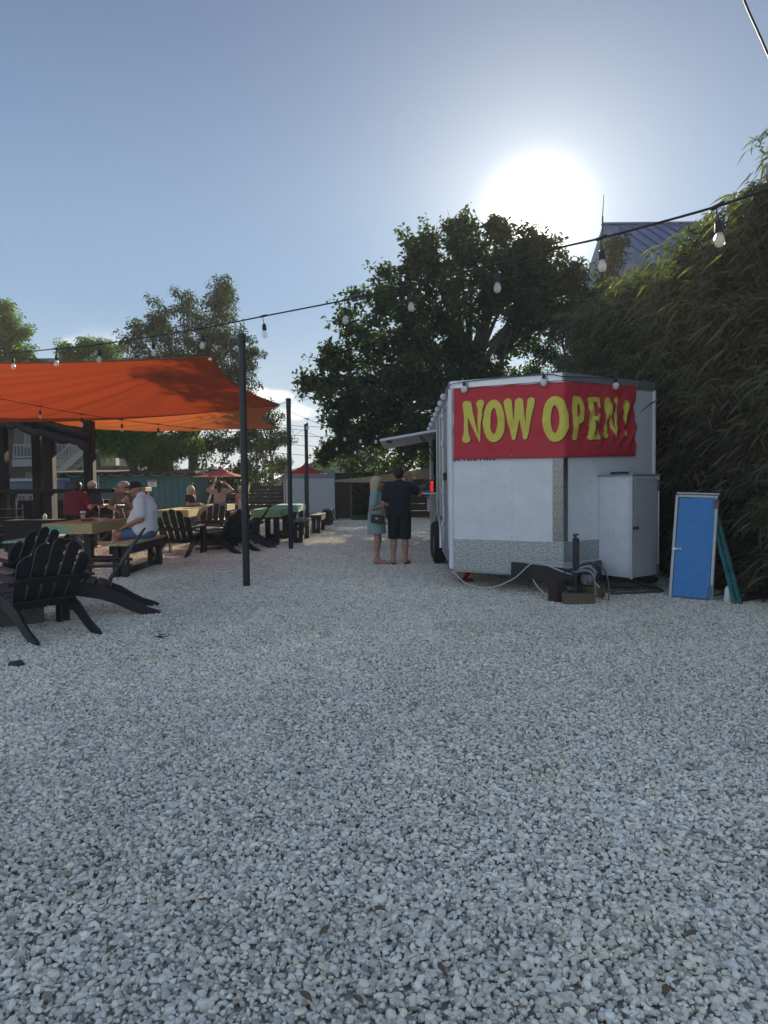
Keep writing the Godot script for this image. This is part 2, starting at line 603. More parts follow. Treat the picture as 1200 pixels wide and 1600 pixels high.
func sky_image(sun: Vector3) -> Image:
	var w := 2048
	var h := 1024
	var by := PackedFloat32Array()
	by.resize(w * h * 3)
	var cn := noise(1.0, 17, 6)
	var cb := noise(1.0, 40, 3)
	var low := Color(0.5, 0.62, 0.7)
	for y in h:
		var el := (0.5 - (y + 0.5) / h) * PI
		var up := sin(el)
		var deg := rad_to_deg(el)
		# linear radiance: hazy pale near the horizon, deep blue higher up
		var base := Vector3(0.3, 0.385, 0.443)
		base = base.lerp(Vector3(0.122, 0.208, 0.322), smoothstep(0.0, 15.0, deg))
		base = base.lerp(Vector3(0.042, 0.083, 0.163), smoothstep(9.0, 38.0, deg))
		base = base.lerp(Vector3(0.08, 0.13, 0.225), smoothstep(36.0, 90.0, deg))  # sky above the view lifted again, added light for the ground
		var row := y * w * 3
		if el < 0.0:
			for x in w:
				by[row + x * 3] = 0.2
				by[row + x * 3 + 1] = 0.21
				by[row + x * 3 + 2] = 0.21
			continue
		var ce := cos(el)
		var flat := cos(el - asin(sun.y))
		for x in w:
			var az := (x + 0.5) / w * TAU
			var d := Vector3(sin(az) * ce, up, -cos(az) * ce)
			var cosa := d.dot(sun)
			# sky opposite the sun made brighter and warmer, added fill for the yard
			var back := smoothstep(0.75, -0.75, cosa)
			var q := base * (1.0 + 0.5 * back) + Vector3(0.085, 0.07, 0.045) * back
			if cosa > 0.3:
				var ang := rad_to_deg(acos(minf(cosa, 1.0)))
				var glow := SUN_GLOW * exp(-ang / 5.6) + 2.0 * exp(-ang * ang / 5.0) + 0.085 * exp(-ang / 26.0)
				q += Vector3(1.0, 0.94, 0.82) * glow
			if deg < 13.0:
				var p := d * 5.5
				p.y *= 2.4
				var a: float = cn.get_noise_3dv(p * 1.1) * 0.62 + cb.get_noise_3dv(p * 0.28 + Vector3(3.7, 1.2, 8.1)) * 0.75
				var cover := smoothstep(0.02, 0.16, a + 0.24 - deg * 0.045)
				var lit := clampf(0.55 + cn.get_noise_3dv(p * 1.1 + Vector3(0, 0.35, 0)) * -0.9 + a * 0.7, 0.2, 1.0)
				var cc := Vector3(0.4, 0.46, 0.52).lerp(Vector3(0.72, 0.7, 0.66), lit)
				q = q.lerp(cc + Vector3(1, 0.97, 0.9) * maxf(0.0, (cosa - 0.8)) * 1.2, cover * 0.92 * smoothstep(12.0, 7.5, deg))
			by[row + x * 3] = q.x
			by[row + x * 3 + 1] = q.y
			by[row + x * 3 + 2] = q.z
	return Image.create_from_data(w, h, false, Image.FORMAT_RGBF, by.to_byte_array())

const SUN_GLOW := 0.52
const SUN_DIR := Vector3(0.19839583, 0.33478631, -0.92117166)

func view_and_light() -> void:
	var cam := Camera3D.new()
	cam.name = "camera"
	cam.fov = 71.08
	cam.near = 0.05
	cam.far = 400.0
	add_child(cam)
	cam.transform = Transform3D(Basis(Vector3(0.999936, -0.011334, 0.000486), Vector3(0.011344, 0.999019, -0.042815), Vector3(-0.000000, 0.042818, 0.999083)), Vector3(0, 1.5, 0))
	cam.current = true
	var env := Environment.new()
	env.background_mode = Environment.BG_SKY
	env.sky = Sky.new()
	var sm := PanoramaSkyMaterial.new()
	sm.panorama = ImageTexture.create_from_image(sky_image(SUN_DIR))
	env.sky.sky_material = sm
	env.tonemap_mode = Environment.TONE_MAPPER_LINEAR
	env.tonemap_exposure = 2.05
	env.fog_enabled = true
	env.fog_light_color = Color(1.0, 0.97, 0.93)
	env.fog_density = 0.0021
	env.sdfgi_enabled = true
	env.ssao_enabled = true
	env.ssil_enabled = true
	var we := WorldEnvironment.new()
	we.name = "world"
	we.environment = env
	add_child(we)
	var sun := DirectionalLight3D.new()
	sun.name = "sun"
	sun.light_energy = 1.6
	sun.light_color = Color(1.0, 0.93, 0.82)
	sun.light_angular_distance = 0.53
	sun.shadow_enabled = true
	add_child(sun)
	sun.look_at_from_position(SUN_DIR * 100.0, Vector3.ZERO)

# ---------------------------------------------------------------- ground
func gravel() -> void:
	var g := MB.new()
	g.quad(Vector3(-150, -0.012, 150), Vector3(150, -0.012, 150), Vector3(150, -0.012, -250), Vector3(-150, -0.012, -250), Vector3.UP)
	tag(obj("ground", g, M.dirt), "pale grit under the gravel of the yard", "ground", "", "structure")
	rng.seed = 5
	# shapes: balls cut by random planes, edges softened by smooth normals
	var ico := SphereMesh.new()
	ico.radial_segments = 8
	ico.rings = 3
	ico.radius = 1.0
	ico.height = 2.0
	var ar := ico.get_mesh_arrays()
	var sv: PackedVector3Array = ar[Mesh.ARRAY_VERTEX]
	var si: PackedInt32Array = ar[Mesh.ARRAY_INDEX]
	var shapes := []
	for k in 28:
		var pl := []
		for j in 8:
			pl.append([rdir(), rng.randf_range(0.42, 0.9)])
		var sc := Vector3(rng.randf_range(1.0, 1.75), rng.randf_range(0.6, 1.0), rng.randf_range(0.8, 1.2))
		var pv := PackedVector3Array()
		for p in sv:
			var r := 1.0
			for q in pl:
				var t: float = p.dot(q[0])
				if t > 0.01:
					r = minf(r, q[1] / t)
			pv.append(p * r * sc)
		var vv := PackedVector3Array()
		var nn := PackedVector3Array()
		for i in range(0, si.size(), 3):
			var fn := (pv[si[i + 2]] - pv[si[i]]).cross(pv[si[i + 1]] - pv[si[i]])
			if fn.length() < 1e-6:
				continue
			fn = fn.normalized()
			for e in 3:
				vv.append(pv[si[i + e]])
				nn.append((fn * 0.88 + sv[si[i + e]] * 0.12).normalized())
		shapes.append([vv, nn])
	var parts := []
	var kinds := 14
	for t in kinds:
		var b := MB.new()
		var cells := 29
		var step := 0.5 / cells
		for gy in cells:
			for gx in cells:
				var px := (gx + rng.randf_range(-0.25, 1.25)) * step - 0.25
				var pz := (gy + rng.randf_range(-0.25, 1.25)) * step - 0.25
				_stone(b, shapes, si, px, pz, rng.randf_range(0.006, 0.0152))
		for k in 520:
			_stone(b, shapes, si, rng.randf_range(-0.25, 0.25), rng.randf_range(-0.25, 0.25), rng.randf_range(0.0035, 0.013))
		for k in [4, 22, 12, 30, 16, 8, 40, 14, 20, 10, 26, 6, 18, 34][t]:
			_stone(b, shapes, si, rng.randf_range(-0.25, 0.25), rng.randf_range(-0.25, 0.25), rng.randf_range(0.0145, 0.0215))
		parts.append(b.mesh())
	var root := Node3D.new()
	root.name = "gravel"
	add_child(root)
	tag(root, "white and grey crushed stone covering the whole yard", "gravel", "", "stuff")
	var big := noise(0.16, 77, 3)
	var spot := noise(0.75, 78, 3)
	var xfs := []
	var cols := []
	for t in kinds:
		xfs.append([])
		cols.append([])
	rng.seed = 900
	for iz in range(-4, 66):
		for ix in range(-30, 17):
			var t := rng.randi_range(0, kinds - 1)
			var turn := rng.randi_range(0, 3)
			var x := ix * 0.5 + 0.25
			var z := -(iz * 0.5 + 0.25)
			if x > 4.6 and z < -9.6 or absf(x) > 3.0 + absf(z) * 0.66:
				continue
			xfs[t].append(Transform3D(Basis(Vector3.UP, turn * PI / 2), Vector3(x, -0.004 + 0.012 * big.get_noise_2d(x * 2.0, z * 1.2), z)))
			# trodden strips and dusty spots differ a little in tone
			var s := spot.get_noise_2d(x, z)
			var l := 1.0 + 0.17 * big.get_noise_2d(x, z * 0.6) + 0.06 * s
			var dust := clampf(spot.get_noise_2d(x * 0.8 + 40.0, z * 0.8) * 1.0 - 0.2, 0.0, 0.12)
			cols[t].append(Color(l * (1.0 - dust * 0.25), l * (0.995 - dust * 0.36), l * (0.985 - dust * 0.6)))
	for t in kinds:
		many("gravel_stones", parts[t], M.stone, root, xfs[t], cols[t])

func _stone(b: MB, shapes: Array, si: PackedInt32Array, x: float, z: float, r: float) -> void:
	var s: Array = shapes[rng.randi_range(0, shapes.size() - 1)]
	var tilt := rng.randf_range(-0.6, 0.6) if rng.randf() < 0.75 else rng.randf_range(-1.5, 1.5)
	var bas := Basis(Vector3.UP, rng.randf() * TAU) * Basis(Vector3(cos(z * 91.0), 0, sin(x * 77.0) + 0.01).normalized(), tilt)
	var xf := Transform3D(bas.scaled(Vector3.ONE * r), Vector3(x, rng.randf_range(-0.003, 0.009), z))
	var base := b.v.size()
	b.v.append_array(xf * (s[0] as PackedVector3Array))
	b.n.append_array(Transform3D(bas, Vector3.ZERO) * (s[1] as PackedVector3Array))
	var l := rng.randf_range(0.56, 0.9)
	if rng.randf() < 0.22:
		l *= rng.randf_range(0.4, 0.8)
	var w := rng.randf_range(-0.035, 0.05)
	var cc := Color(l * (1.04 + w), l * 0.98, l * (0.835 - w * 1.1))
	var m: int = s[0].size()
	for i in m:
		b.c.append(cc)
		b.uv.append(Vector2.ZERO)
	for i in m:
		b.ix.append(base + i)

# ---------------------------------------------------------------- vegetation
func leaf_spray(count: int, radius: float, len: float, wid: float, base: Color, vary: float, droop := 0.3) -> ArrayMesh:
	var b := MB.new()
	for i in count:
		var p := rdir() * radius * pow(rng.randf(), 0.45)
		p.y *= 0.75
		var d := (rdir() + Vector3(0, -droop, 0) + p.normalized() * 0.5).normalized()
		var s := d.cross(rdir()).normalized()
		var nn := s.cross(d).normalized()
		if nn.y < 0.0:
			nn = -nn
		var l := len * rng.randf_range(0.7, 1.25)
		var w := wid * rng.randf_range(0.75, 1.2) * 0.5
		var f := rng.randf_range(1.0 - vary, 1.0 + vary)
		b.col = Color(base.r * f * rng.randf_range(0.9, 1.15), base.g * f, base.b * f)
		var a := b.vert(p, nn)
		var c1 := b.vert(p + d * l * 0.42 + s * w + nn * w * 0.35, (nn - s * 0.3).normalized())
		var c2 := b.vert(p + d * l * 0.42 - s * w + nn * w * 0.35, (nn + s * 0.3).normalized())
		var e := b.vert(p + d * l - nn * w * 0.5, nn)
		b.tri_i(a, c1, e)
		b.tri_i(a, e, c2)
	return b.mesh()

func tree(called: String, label: String, base: Vector3, rad: float, fork: Vector3, lobes: Array, sprays: Array, per: int, sd: int, group := "", extra: Array = []) -> void:
	rng.seed = sd
	var t := thing(called, label, "tree", base, 0.0, group)
	var wood := MB.new()
	var f := fork - base
	var mid := f * 0.5 + Vector3(rng.randf_range(-0.15, 0.15), 0, rng.randf_range(-0.15, 0.15))
	wood.tube(spline([Vector3(0, -0.3, 0), Vector3(0, 0.25, 0), mid, f], 4), [rad * 1.7, rad * 1.55, rad * 1.4, rad * 1.3, rad * 1.2, rad * 1.15, rad * 1.1, rad * 1.08, rad * 1.05, rad * 1.0, rad, rad * 0.95, rad * 0.85], 10)
	var limbs := MB.new()
	var xfs := []
	for i in sprays.size():
		xfs.append([])
	for q in lobes:
		var c: Vector3 = q[0] - base
		var r: float = q[1]
		var st := f.lerp(mid, clampf(rng.randf() * 0.5 + (0.4 if c.y < f.y + 0.5 else 0.0), 0.0, 0.95))
		var m1 := st.lerp(c, 0.45) + Vector3(0, 0.12, 0) * st.distance_to(c) + rv(0.15)
		var pts := spline([st, m1, c], 5)
		var rr := []
		var r0 := rad * clampf(0.2 + r * 0.14, 0.2, 0.45)
		for i in pts.size():
			rr.append(lerpf(r0, 0.022, float(i) / (pts.size() - 1)))
		limbs.tube(pts, rr, 6, false)
		var twigs := int(9.0 + r * r * 6.0)
		for k in twigs:
			var d := rdir()
			var tip := c + d * r * rng.randf_range(0.62, 1.0) * Vector3(1.0, 0.9, 1.0)
			var s2: Vector3 = pts[rng.randi_range(pts.size() / 2, pts.size() - 1)]
			var bend := s2.lerp(tip, 0.5) + rv(0.12) * r + Vector3(0, 0.08 * r, 0)
			limbs.tube([s2, bend, tip], [0.022, 0.014, 0.006], 4, false)
			for j in per:
				var u := pow(rng.randf(), 0.6)
				var p := (s2.lerp(bend, u * 2.0) if u < 0.5 else bend.lerp(tip, u * 2.0 - 1.0)) + rdir() * rng.randf() * 0.14 * r
				var k2 := rng.randi_range(0, sprays.size() - 1)
				xfs[k2].append(Transform3D(Basis(Vector3.UP, rng.randf() * TAU).rotated(Vector3.RIGHT, rng.randf_range(-0.5, 0.5)).scaled(Vector3.ONE * rng.randf_range(0.75, 1.2)), p))
	for q in extra:
		wood.tube(spline(q[0].map(func(p): return p - base), 5), q[1], 8, false)
	obj("trunk", wood, M.bark, t)
	obj("branches", limbs, M.bark, t).set_meta("kind", "stuff")
	for i in sprays.size():
		many("crown", sprays[i], M.leaf, t, xfs[i])

func taper(a: float, b: float, k: int) -> Array:
	var r := []
	for i in k:
		r.append(lerpf(a, b, float(i) / (k - 1)))
	return r

func vegetation() -> void:
	rng.seed = 11
	var dark := [leaf_spray(15, 0.26, 0.17, 0.105, Color(0.075, 0.096, 0.045), 0.4), leaf_spray(12, 0.22, 0.16, 0.1, Color(0.066, 0.088, 0.04), 0.35)]
	var mid := [leaf_spray(16, 0.26, 0.15, 0.07, Color(0.038, 0.07, 0.022), 0.4), leaf_spray(14, 0.23, 0.14, 0.065, Color(0.035, 0.066, 0.02), 0.35)]
	var bright := [leaf_spray(34, 0.32, 0.12, 0.065, Color(0.13, 0.19, 0.045), 0.3), leaf_spray(28, 0.3, 0.12, 0.065, Color(0.11, 0.18, 0.04), 0.3)]
	tree("broadleaf_tree", "huge dark broadleaf tree hiding the low sun, behind the white trailer", P(3.25, 0, 25), 0.23, Vector3(3.115, 5.712, -25.000), [
		[Vector3(3.357, 9.310, -25.000), 1.6], [Vector3(1.821, 8.809, -24.500), 1.5], [Vector3(4.634, 9.361, -25.000), 1.35], [Vector3(0.564, 8.312, -24.500), 1.35], [Vector3(-0.220, 7.766, -24.500), 1.1], [Vector3(5.871, 9.077, -26.000), 1.2],
		[Vector3(-1.100, 6.431, -24.000), 1.3], [Vector3(0.272, 6.108, -23.500), 1.7], [Vector3(1.982, 7.027, -24.000), 1.9], [Vector3(3.944, 7.672, -25.000), 1.7], [Vector3(-1.826, 4.648, -24.000), 1.0], [Vector3(-0.792, 4.260, -23.500), 1.6], [Vector3(0.879, 4.448, -23.500), 1.7],
		[Vector3(5.477, 7.450, -26.000), 1.2], [Vector3(-1.148, 2.836, -24.000), 1.0], [Vector3(0.027, 2.823, -24.000), 1.3], [Vector3(1.363, 2.863, -25.000), 1.4], [Vector3(-1.630, 3.480, -24.000), 0.75], [Vector3(-2.050, 5.651, -24.300), 0.6],
		[Vector3(2.269, 5.062, -25.000), 1.3], [Vector3(1.317, 9.983, -25.000), 0.7], [Vector3(2.637, 10.120, -25.000), 0.8], [Vector3(4.114, 10.338, -25.300), 0.7], [Vector3(5.598, 10.117, -26.000), 0.6], [Vector3(-2.548, 4.761, -24.000), 0.45], [Vector3(-2.117, 2.314, -24.000), 0.45], [Vector3(4.669, 6.321, -26.000), 0.9], [Vector3(6.282, 8.348, -26.000), 0.9],
		[Vector3(-0.505, 3.715, -24.400), 1.4], [Vector3(0.710, 5.654, -24.500), 1.7], [Vector3(2.076, 3.560, -25.500), 1.4], [Vector3(6.741, 8.909, -26.000), 0.9], [Vector3(6.009, 9.820, -26.000), 0.7], [Vector3(6.586, 7.277, -26.300), 0.8], [Vector3(5.125, 4.944, -26.000), 1.0], [Vector3(5.709, 8.355, -26.000), 1.0], [Vector3(4.552, 8.402, -25.300), 1.2], [Vector3(2.322, 6.269, -25.000), 1.0], [Vector3(3.804, 5.204, -24.600), 0.8], [Vector3(2.976, 5.612, -24.400), 0.8]], dark, 6, 101, "", [
		[[Vector3(3.364, 2.618, -25.000), Vector3(3.110, 4.832, -25.000), Vector3(3.207, 6.150, -25.000), Vector3(3.610, 7.240, -25.000)], taper(0.2, 0.06, 16)], [[Vector3(3.416, 3.946, -25.000), Vector3(3.864, 4.934, -25.000), Vector3(4.189, 5.734, -25.200), Vector3(4.564, 6.877, -25.400)], taper(0.15, 0.05, 16)]])
	tree("backlit_tree", "hazy smaller tree filling the gap between the huge tree and the bamboo", P(7.2, 0, 27.5), 0.2, Vector3(7.495, 5.120, -27.500), [
		[Vector3(7.251, 8.976, -27.500), 1.1], [Vector3(7.979, 8.009, -27.500), 1.4], [Vector3(8.389, 8.688, -26.500), 1.2], [Vector3(8.194, 6.469, -27.000), 1.6], [Vector3(7.373, 5.363, -27.500), 1.4], [Vector3(6.016, 5.204, -28.000), 1.2], [Vector3(6.761, 4.207, -28.000), 1.5], [Vector3(8.585, 4.905, -26.000), 1.7], [Vector3(5.021, 4.721, -28.000), 1.0], [Vector3(8.349, 7.190, -26.000), 1.3], [Vector3(7.630, 6.908, -28.000), 0.7], [Vector3(4.273, 4.235, -28.000), 1.0], [Vector3(6.595, 7.784, -27.500), 0.8], [Vector3(6.155, 6.465, -27.500), 0.8], [Vector3(8.578, 7.620, -25.000), 1.3], [Vector3(8.737, 5.994, -24.500), 1.4], [Vector3(8.503, 9.838, -26.500), 0.7]], mid, 8, 102)
	tree("two_lobed_tree", "tall dark tree with a two-lobed crown behind the orange sails", P(-8.05, 0, 31), 0.2, Vector3(-8.133, 4.399, -31.000), [
		[Vector3(-6.876, 9.150, -31.000), 1.15], [Vector3(-7.532, 7.938, -31.000), 1.5], [Vector3(-6.279, 7.517, -31.000), 1.1], [Vector3(-9.634, 8.629, -30.600), 1.0], [Vector3(-10.386, 7.755, -30.600), 0.9], [Vector3(-9.067, 7.472, -30.600), 1.3], [Vector3(-5.930, 5.742, -31.000), 0.85], [Vector3(-6.698, 4.697, -31.400), 1.2], [Vector3(-10.221, 6.745, -31.000), 1.1], [Vector3(-8.175, 6.177, -31.000), 1.6], [Vector3(-6.801, 6.162, -31.000), 1.3], [Vector3(-7.143, 3.015, -31.000), 1.2], [Vector3(-5.907, 3.303, -31.500), 0.9], [Vector3(-6.859, 9.961, -31.000), 0.6], [Vector3(-8.567, 9.359, -31.000), 0.7], [Vector3(-5.552, 6.829, -31.000), 0.6], [Vector3(-9.558, 5.783, -31.000), 1.4]], mid, 8, 103)
	tree("sunlit_tree", "bright green sunlit tree at the far left behind the orange sail", P(-15.6, 0, 29), 0.2, Vector3(-15.017, 4.552, -29.000), [
		[Vector3(-14.996, 7.485, -29.000), 1.1], [Vector3(-14.260, 6.460, -29.000), 0.9], [Vector3(-16.342, 7.119, -29.000), 1.6], [Vector3(-14.837, 6.084, -29.000), 1.4], [Vector3(-13.557, 5.942, -29.000), 0.6], [Vector3(-15.017, 8.373, -29.000), 0.55], [Vector3(-16.911, 5.597, -29.000), 1.6]], bright, 9, 104)
	tree("thin_crown_tree", "small sparse tree with bare twig ends beside the far left sunlit tree", P(-12.9, 0, 33), 0.14, Vector3(-13.247, 6.094, -33.000), [
		[Vector3(-13.339, 7.980, -33.000), 0.75], [Vector3(-14.375, 7.500, -33.000), 0.75], [Vector3(-12.329, 7.535, -33.000), 0.8], [Vector3(-12.788, 6.815, -33.000), 0.8], [Vector3(-13.961, 6.683, -33.000), 0.8], [Vector3(-11.919, 6.515, -33.000), 0.9]], bright, 7, 105)
	tree("leaning_tree", "green tree with a thin leaning trunk growing over the teal shed roof", P(-8.3, 0, 26.5), 0.1, Vector3(-9.749, 3.306, -26.500), [
		[Vector3(-8.751, 2.684, -26.500), 0.95], [Vector3(-7.971, 2.544, -26.800), 0.95], [Vector3(-9.759, 2.930, -26.500), 0.7], [Vector3(-10.462, 3.079, -26.500), 0.7], [Vector3(-7.417, 3.072, -27.000), 0.8], [Vector3(-8.624, 3.108, -27.400), 0.9], [Vector3(-9.449, 3.454, -27.000), 0.8]], bright, 12, 106, "", [
		[[Vector3(-8.699, 1.069, -25.800), Vector3(-9.067, 1.996, -26.000), Vector3(-9.524, 2.824, -26.300), Vector3(-9.719, 3.541, -26.500)], taper(0.13, 0.08, 16)]])
	tree("airy_tree", "airy little tree standing before the cloud beside the second dark post", P(-5.3, 0, 33.5), 0.12, Vector3(-5.195, 2.513, -33.500), [
		[Vector3(-5.163, 4.296, -33.500), 0.8], [Vector3(-5.748, 4.895, -33.500), 0.7], [Vector3(-4.732, 3.400, -33.500), 0.8], [Vector3(-5.695, 3.091, -33.000), 1.0], [Vector3(-4.979, 2.056, -33.000), 0.9], [Vector3(-6.302, 2.071, -33.000), 1.0], [Vector3(-7.044, 1.786, -33.000), 0.9]], mid, 6, 107)
	# low growth seen above and behind the yard fence
	var fx := [[], []]
	rng.seed = 33
	for q in [[Vector3(-1.451, 1.971, -30.000), 1.7, 150], [Vector3(0.293, 2.094, -30.500), 1.9, 170], [Vector3(1.958, 2.361, -31.000), 2.0, 180], [Vector3(3.339, 2.345, -31.000), 2.0, 160], [Vector3(-5.430, 1.344, -30.500), 1.2, 90], [Vector3(-6.903, 1.302, -31.000), 1.2, 80], [Vector3(-7.728, 1.505, -31.000), 1.0, 60], [Vector3(6.380, 3.137, -31.000), 2.4, 200], [Vector3(8.291, 3.005, -29.000), 2.4, 200], [Vector3(4.726, 3.431, -31.000), 2.2, 160]]:
		for k in q[2]:
			var p: Vector3 = q[0] + rdir() * pow(rng.randf(), 0.4) * q[1]
			if p.y > 0.1:
				fx[k % 2].append(Transform3D(rbasis().scaled(Vector3.ONE * rng.randf_range(0.8, 1.3)), p))
	var sh := Node3D.new()
	sh.name = "undergrowth"
	add_child(sh)
	tag(sh, "dark mass of shrubs growing behind the back fence", "shrubbery", "", "stuff")
	for i in 2:
		many("foliage", dark[i], M.leaf, sh, fx[i])
	bamboo()
	banana()

func bamboo() -> void:
	rng.seed = 61
	var sprays := []
	for t in 4:
		var b := MB.new()
		for i in 20:
			# long narrow leaves hanging from a thin twig
			var u := float(i) / 20
			var p := Vector3(0, -u * u * 0.16, u * 0.42) + rv(0.05)
			var a := rng.randf() * TAU
			var d := (Vector3(cos(a) * 0.8, rng.randf_range(-1.15, 0.25), sin(a) * 0.8 + 0.3)).normalized()
			var s := d.cross(rdir()).normalized()
			var nn := s.cross(d).normalized()
			var l := rng.randf_range(0.12, 0.24)
			var w := rng.randf_range(0.0075, 0.0125)
			var f := rng.randf_range(0.45, 1.7)
			b.col = Color(0.08 * f * rng.randf_range(0.9, 1.2), 0.092 * f, 0.072 * f)
			if rng.randf() < 0.2:
				b.col = Color(0.17, 0.155, 0.115) * rng.randf_range(0.7, 1.2)
			var bend := Vector3(0, -0.25 * l, 0)
			var v0 := b.vert(p, nn)
			var v1 := b.vert(p + d * l * 0.35 + s * w, nn)
			var v2 := b.vert(p + d * l * 0.35 - s * w, nn)
			var v3 := b.vert(p + d * l * 0.7 + s * w * 0.8 + bend * 0.35, nn)
			var v4 := b.vert(p + d * l * 0.7 - s * w * 0.8 + bend * 0.35, nn)
			var v5 := b.vert(p + d * l + bend, nn)
			b.tri_i(v0, v1, v2)
			b.tri_i(v1, v3, v4)
			b.tri_i(v1, v4, v2)
			b.tri_i(v3, v5, v4)
		sprays.append(b.mesh())
	# the face of the screen runs down the right side of the yard
	var face_line := [Vector2(5.45, 6.0), Vector2(5.0, 8.6), Vector2(4.82, 9.6), Vector2(4.85, 12.0), Vector2(4.75, 14.5), Vector2(4.85, 17.5)]
	var at_line := func(u: float) -> Vector2:
		var s := u * (face_line.size() - 1)
		var i := mini(int(s), face_line.size() - 2)
		return face_line[i].lerp(face_line[i + 1], s - i)
	var tops := noise(0.35, 9, 3)
	var hedge := thing("bamboo_hedge", "tall dense hedge of drooping bamboo along the right side", "hedge", Vector3(5.2, 0, -10))
	var culms := MB.new()
	var xfs := [[], [], [], []]
	var height := func(p: Vector2) -> float:
		var h: float = (5.42 - 0.4 * smoothstep(10.5, 11.8, p.y)) if p.y < 12.0 else lerpf(5.02, 5.65, clampf((p.y - 11.6) / 6.0, 0, 1))
		return h + tops.get_noise_2d(p.x * 2.0, p.y * 2.0) * 0.6
	for k in 150:
		var u := rng.randf()
		var q: Vector2 = at_line.call(u)
		q.x += rng.randf_range(0.25, 2.4)
		var h: float = height.call(q) * rng.randf_range(0.9, 1.06)
		var lean := Vector3(rng.randf_range(-0.5, 0.15), 0, rng.randf_range(-0.35, 0.35))
		var pts := []
		for i in 9:
			var t := i / 8.0
			pts.append(Vector3(q.x, 0, -q.y) + Vector3(0, h * t, 0) + lean * t * t * 1.4)
		culms.tube(pts, taper(rng.randf_range(0.012, 0.02), 0.004, 9), 6, false)
	for k in 15000:
		var u := rng.randf()
		var q: Vector2 = at_line.call(u)
		var depth := pow(rng.randf(), 1.8) * 2.3
		q.x += depth
		var h: float = height.call(q)
		var t := rng.randf()
		var y := h * (1.0 - t * t * 0.1 - t * 0.9)
		if y < 0.35 and rng.randf() < 0.6:
			continue
		var bulge := 0.55 * tops.get_noise_2d(q.y * 3.0, y * 2.2)
		# leaves hang out over the foot of the hedge
		var out := 0.25 * sin(clampf(y / h, 0, 1) * PI) + bulge
		var p := Vector3(q.x - out, y, -q.y)
		var yaw := rng.randf_range(-1.3, 1.3) - PI / 2 if rng.randf() < 0.7 else rng.randf() * TAU
		var bas := Basis(Vector3.UP, yaw).rotated(rdir(), rng.randf_range(-0.4, 0.4))
		xfs[k % 4].append(Transform3D(bas.scaled(Vector3.ONE * rng.randf_range(0.8, 1.35)), p))
	# canes that show between the leaves on the yard side
	for k in 70:
		var q: Vector2 = at_line.call(rng.randf_range(0.05, 0.95))
		var h: float = height.call(q) * rng.randf_range(0.75, 1.0)
		var lean := Vector3(rng.randf_range(-0.75, -0.1), 0, rng.randf_range(-0.6, 0.6))
		var pts := []
		for i in 9:
			var t := i / 8.0
			pts.append(Vector3(q.x + rng.randf_range(0.1, 0.2), h * t * (1.0 - 0.12 * t * t), -q.y) + lean * t * t)
		culms.tube(pts, taper(rng.randf_range(0.009, 0.014), 0.003, 9), 6, false)
	# single shoots standing out of the top
	for k in 22:
		var u := rng.randf_range(0.1, 0.72)
		var q: Vector2 = at_line.call(u)
		q.x += rng.randf_range(0.0, 1.6)
		var h: float = height.call(q)
		var lift := rng.randf_range(0.15, 0.55)
		var lean := Vector3(rng.randf_range(-0.7, 0.3), 0, rng.randf_range(-0.3, 0.3))
		var pts := []
		for i in 7:
			var t := i / 6.0
			pts.append(Vector3(q.x, h - 0.8, -q.y) + Vector3(0, (lift + 0.8) * t, 0) + lean * t * t)
		culms.tube(pts, taper(0.008, 0.002, 7), 5, false)
		for j in 7:
			var p: Vector3 = pts[rng.randi_range(2, 6)]
			xfs[j % 4].append(Transform3D(Basis(Vector3.UP, rng.randf() * TAU).rotated(Vector3.RIGHT, rng.randf_range(-0.7, 0.3)).scaled(Vector3.ONE * rng.randf_range(0.6, 1.0)), p))
	# a few long shoots that arch over the yard by the right edge
	for q in [[P(5.2, 4.6, 8.6), P(4.9, 5.15, 8.5), P(4.52, 5.5, 8.35)], [P(5.1, 4.5, 8.2), P(4.75, 5.0, 8.1), P(4.42, 5.12, 8.0)]]:
		var pts := spline(q, 5)
		culms.tube(pts, taper(0.008, 0.002, pts.size()), 5, false)
		for j in 16:
			xfs[j % 4].append(Transform3D(Basis(Vector3.UP, rng.randf() * TAU).scaled(Vector3.ONE * 0.75), pts[rng.randi_range(3, pts.size() - 1)]))
	obj("culms", culms, M.culm, hedge).set_meta("kind", "stuff")
	for i in 4:
		many("foliage", sprays[i], M.leaf, hedge, xfs[i])
	settle(hedge, Vector3.ZERO)
	for k in hedge.get_children():
		k.position = -hedge.position
	# dark litter under the hedge
	var g := MB.new()
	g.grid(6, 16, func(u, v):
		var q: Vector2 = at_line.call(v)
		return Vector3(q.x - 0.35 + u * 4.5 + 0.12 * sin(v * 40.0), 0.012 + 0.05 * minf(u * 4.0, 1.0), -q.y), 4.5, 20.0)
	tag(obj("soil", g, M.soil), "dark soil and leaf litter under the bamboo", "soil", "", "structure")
	var lit := MB.new()
	for k in 2600:
		var q: Vector2 = at_line.call(rng.randf_range(0.08, 0.7))
		var p := Vector3(q.x - 0.45 + rng.randf() * 1.5, 0.03 + rng.randf() * 0.05, -q.y)
		var d := Vector3(rng.randf_range(-1, 1), rng.randf_range(-0.2, 0.3), rng.randf_range(-1, 1)).normalized()
		var s := d.cross(Vector3.UP).normalized() * 0.008
		lit.col = Color(0.12, 0.1, 0.065) * rng.randf_range(0.4, 1.2)
		lit.tri(p - s, p + s, p + d * 0.14, Vector3.UP)
	var lo := obj("leaf_litter", lit, M.stone)
	tag(lo, "fallen narrow bamboo leaves lying under the hedge", "leaf litter", "", "stuff")

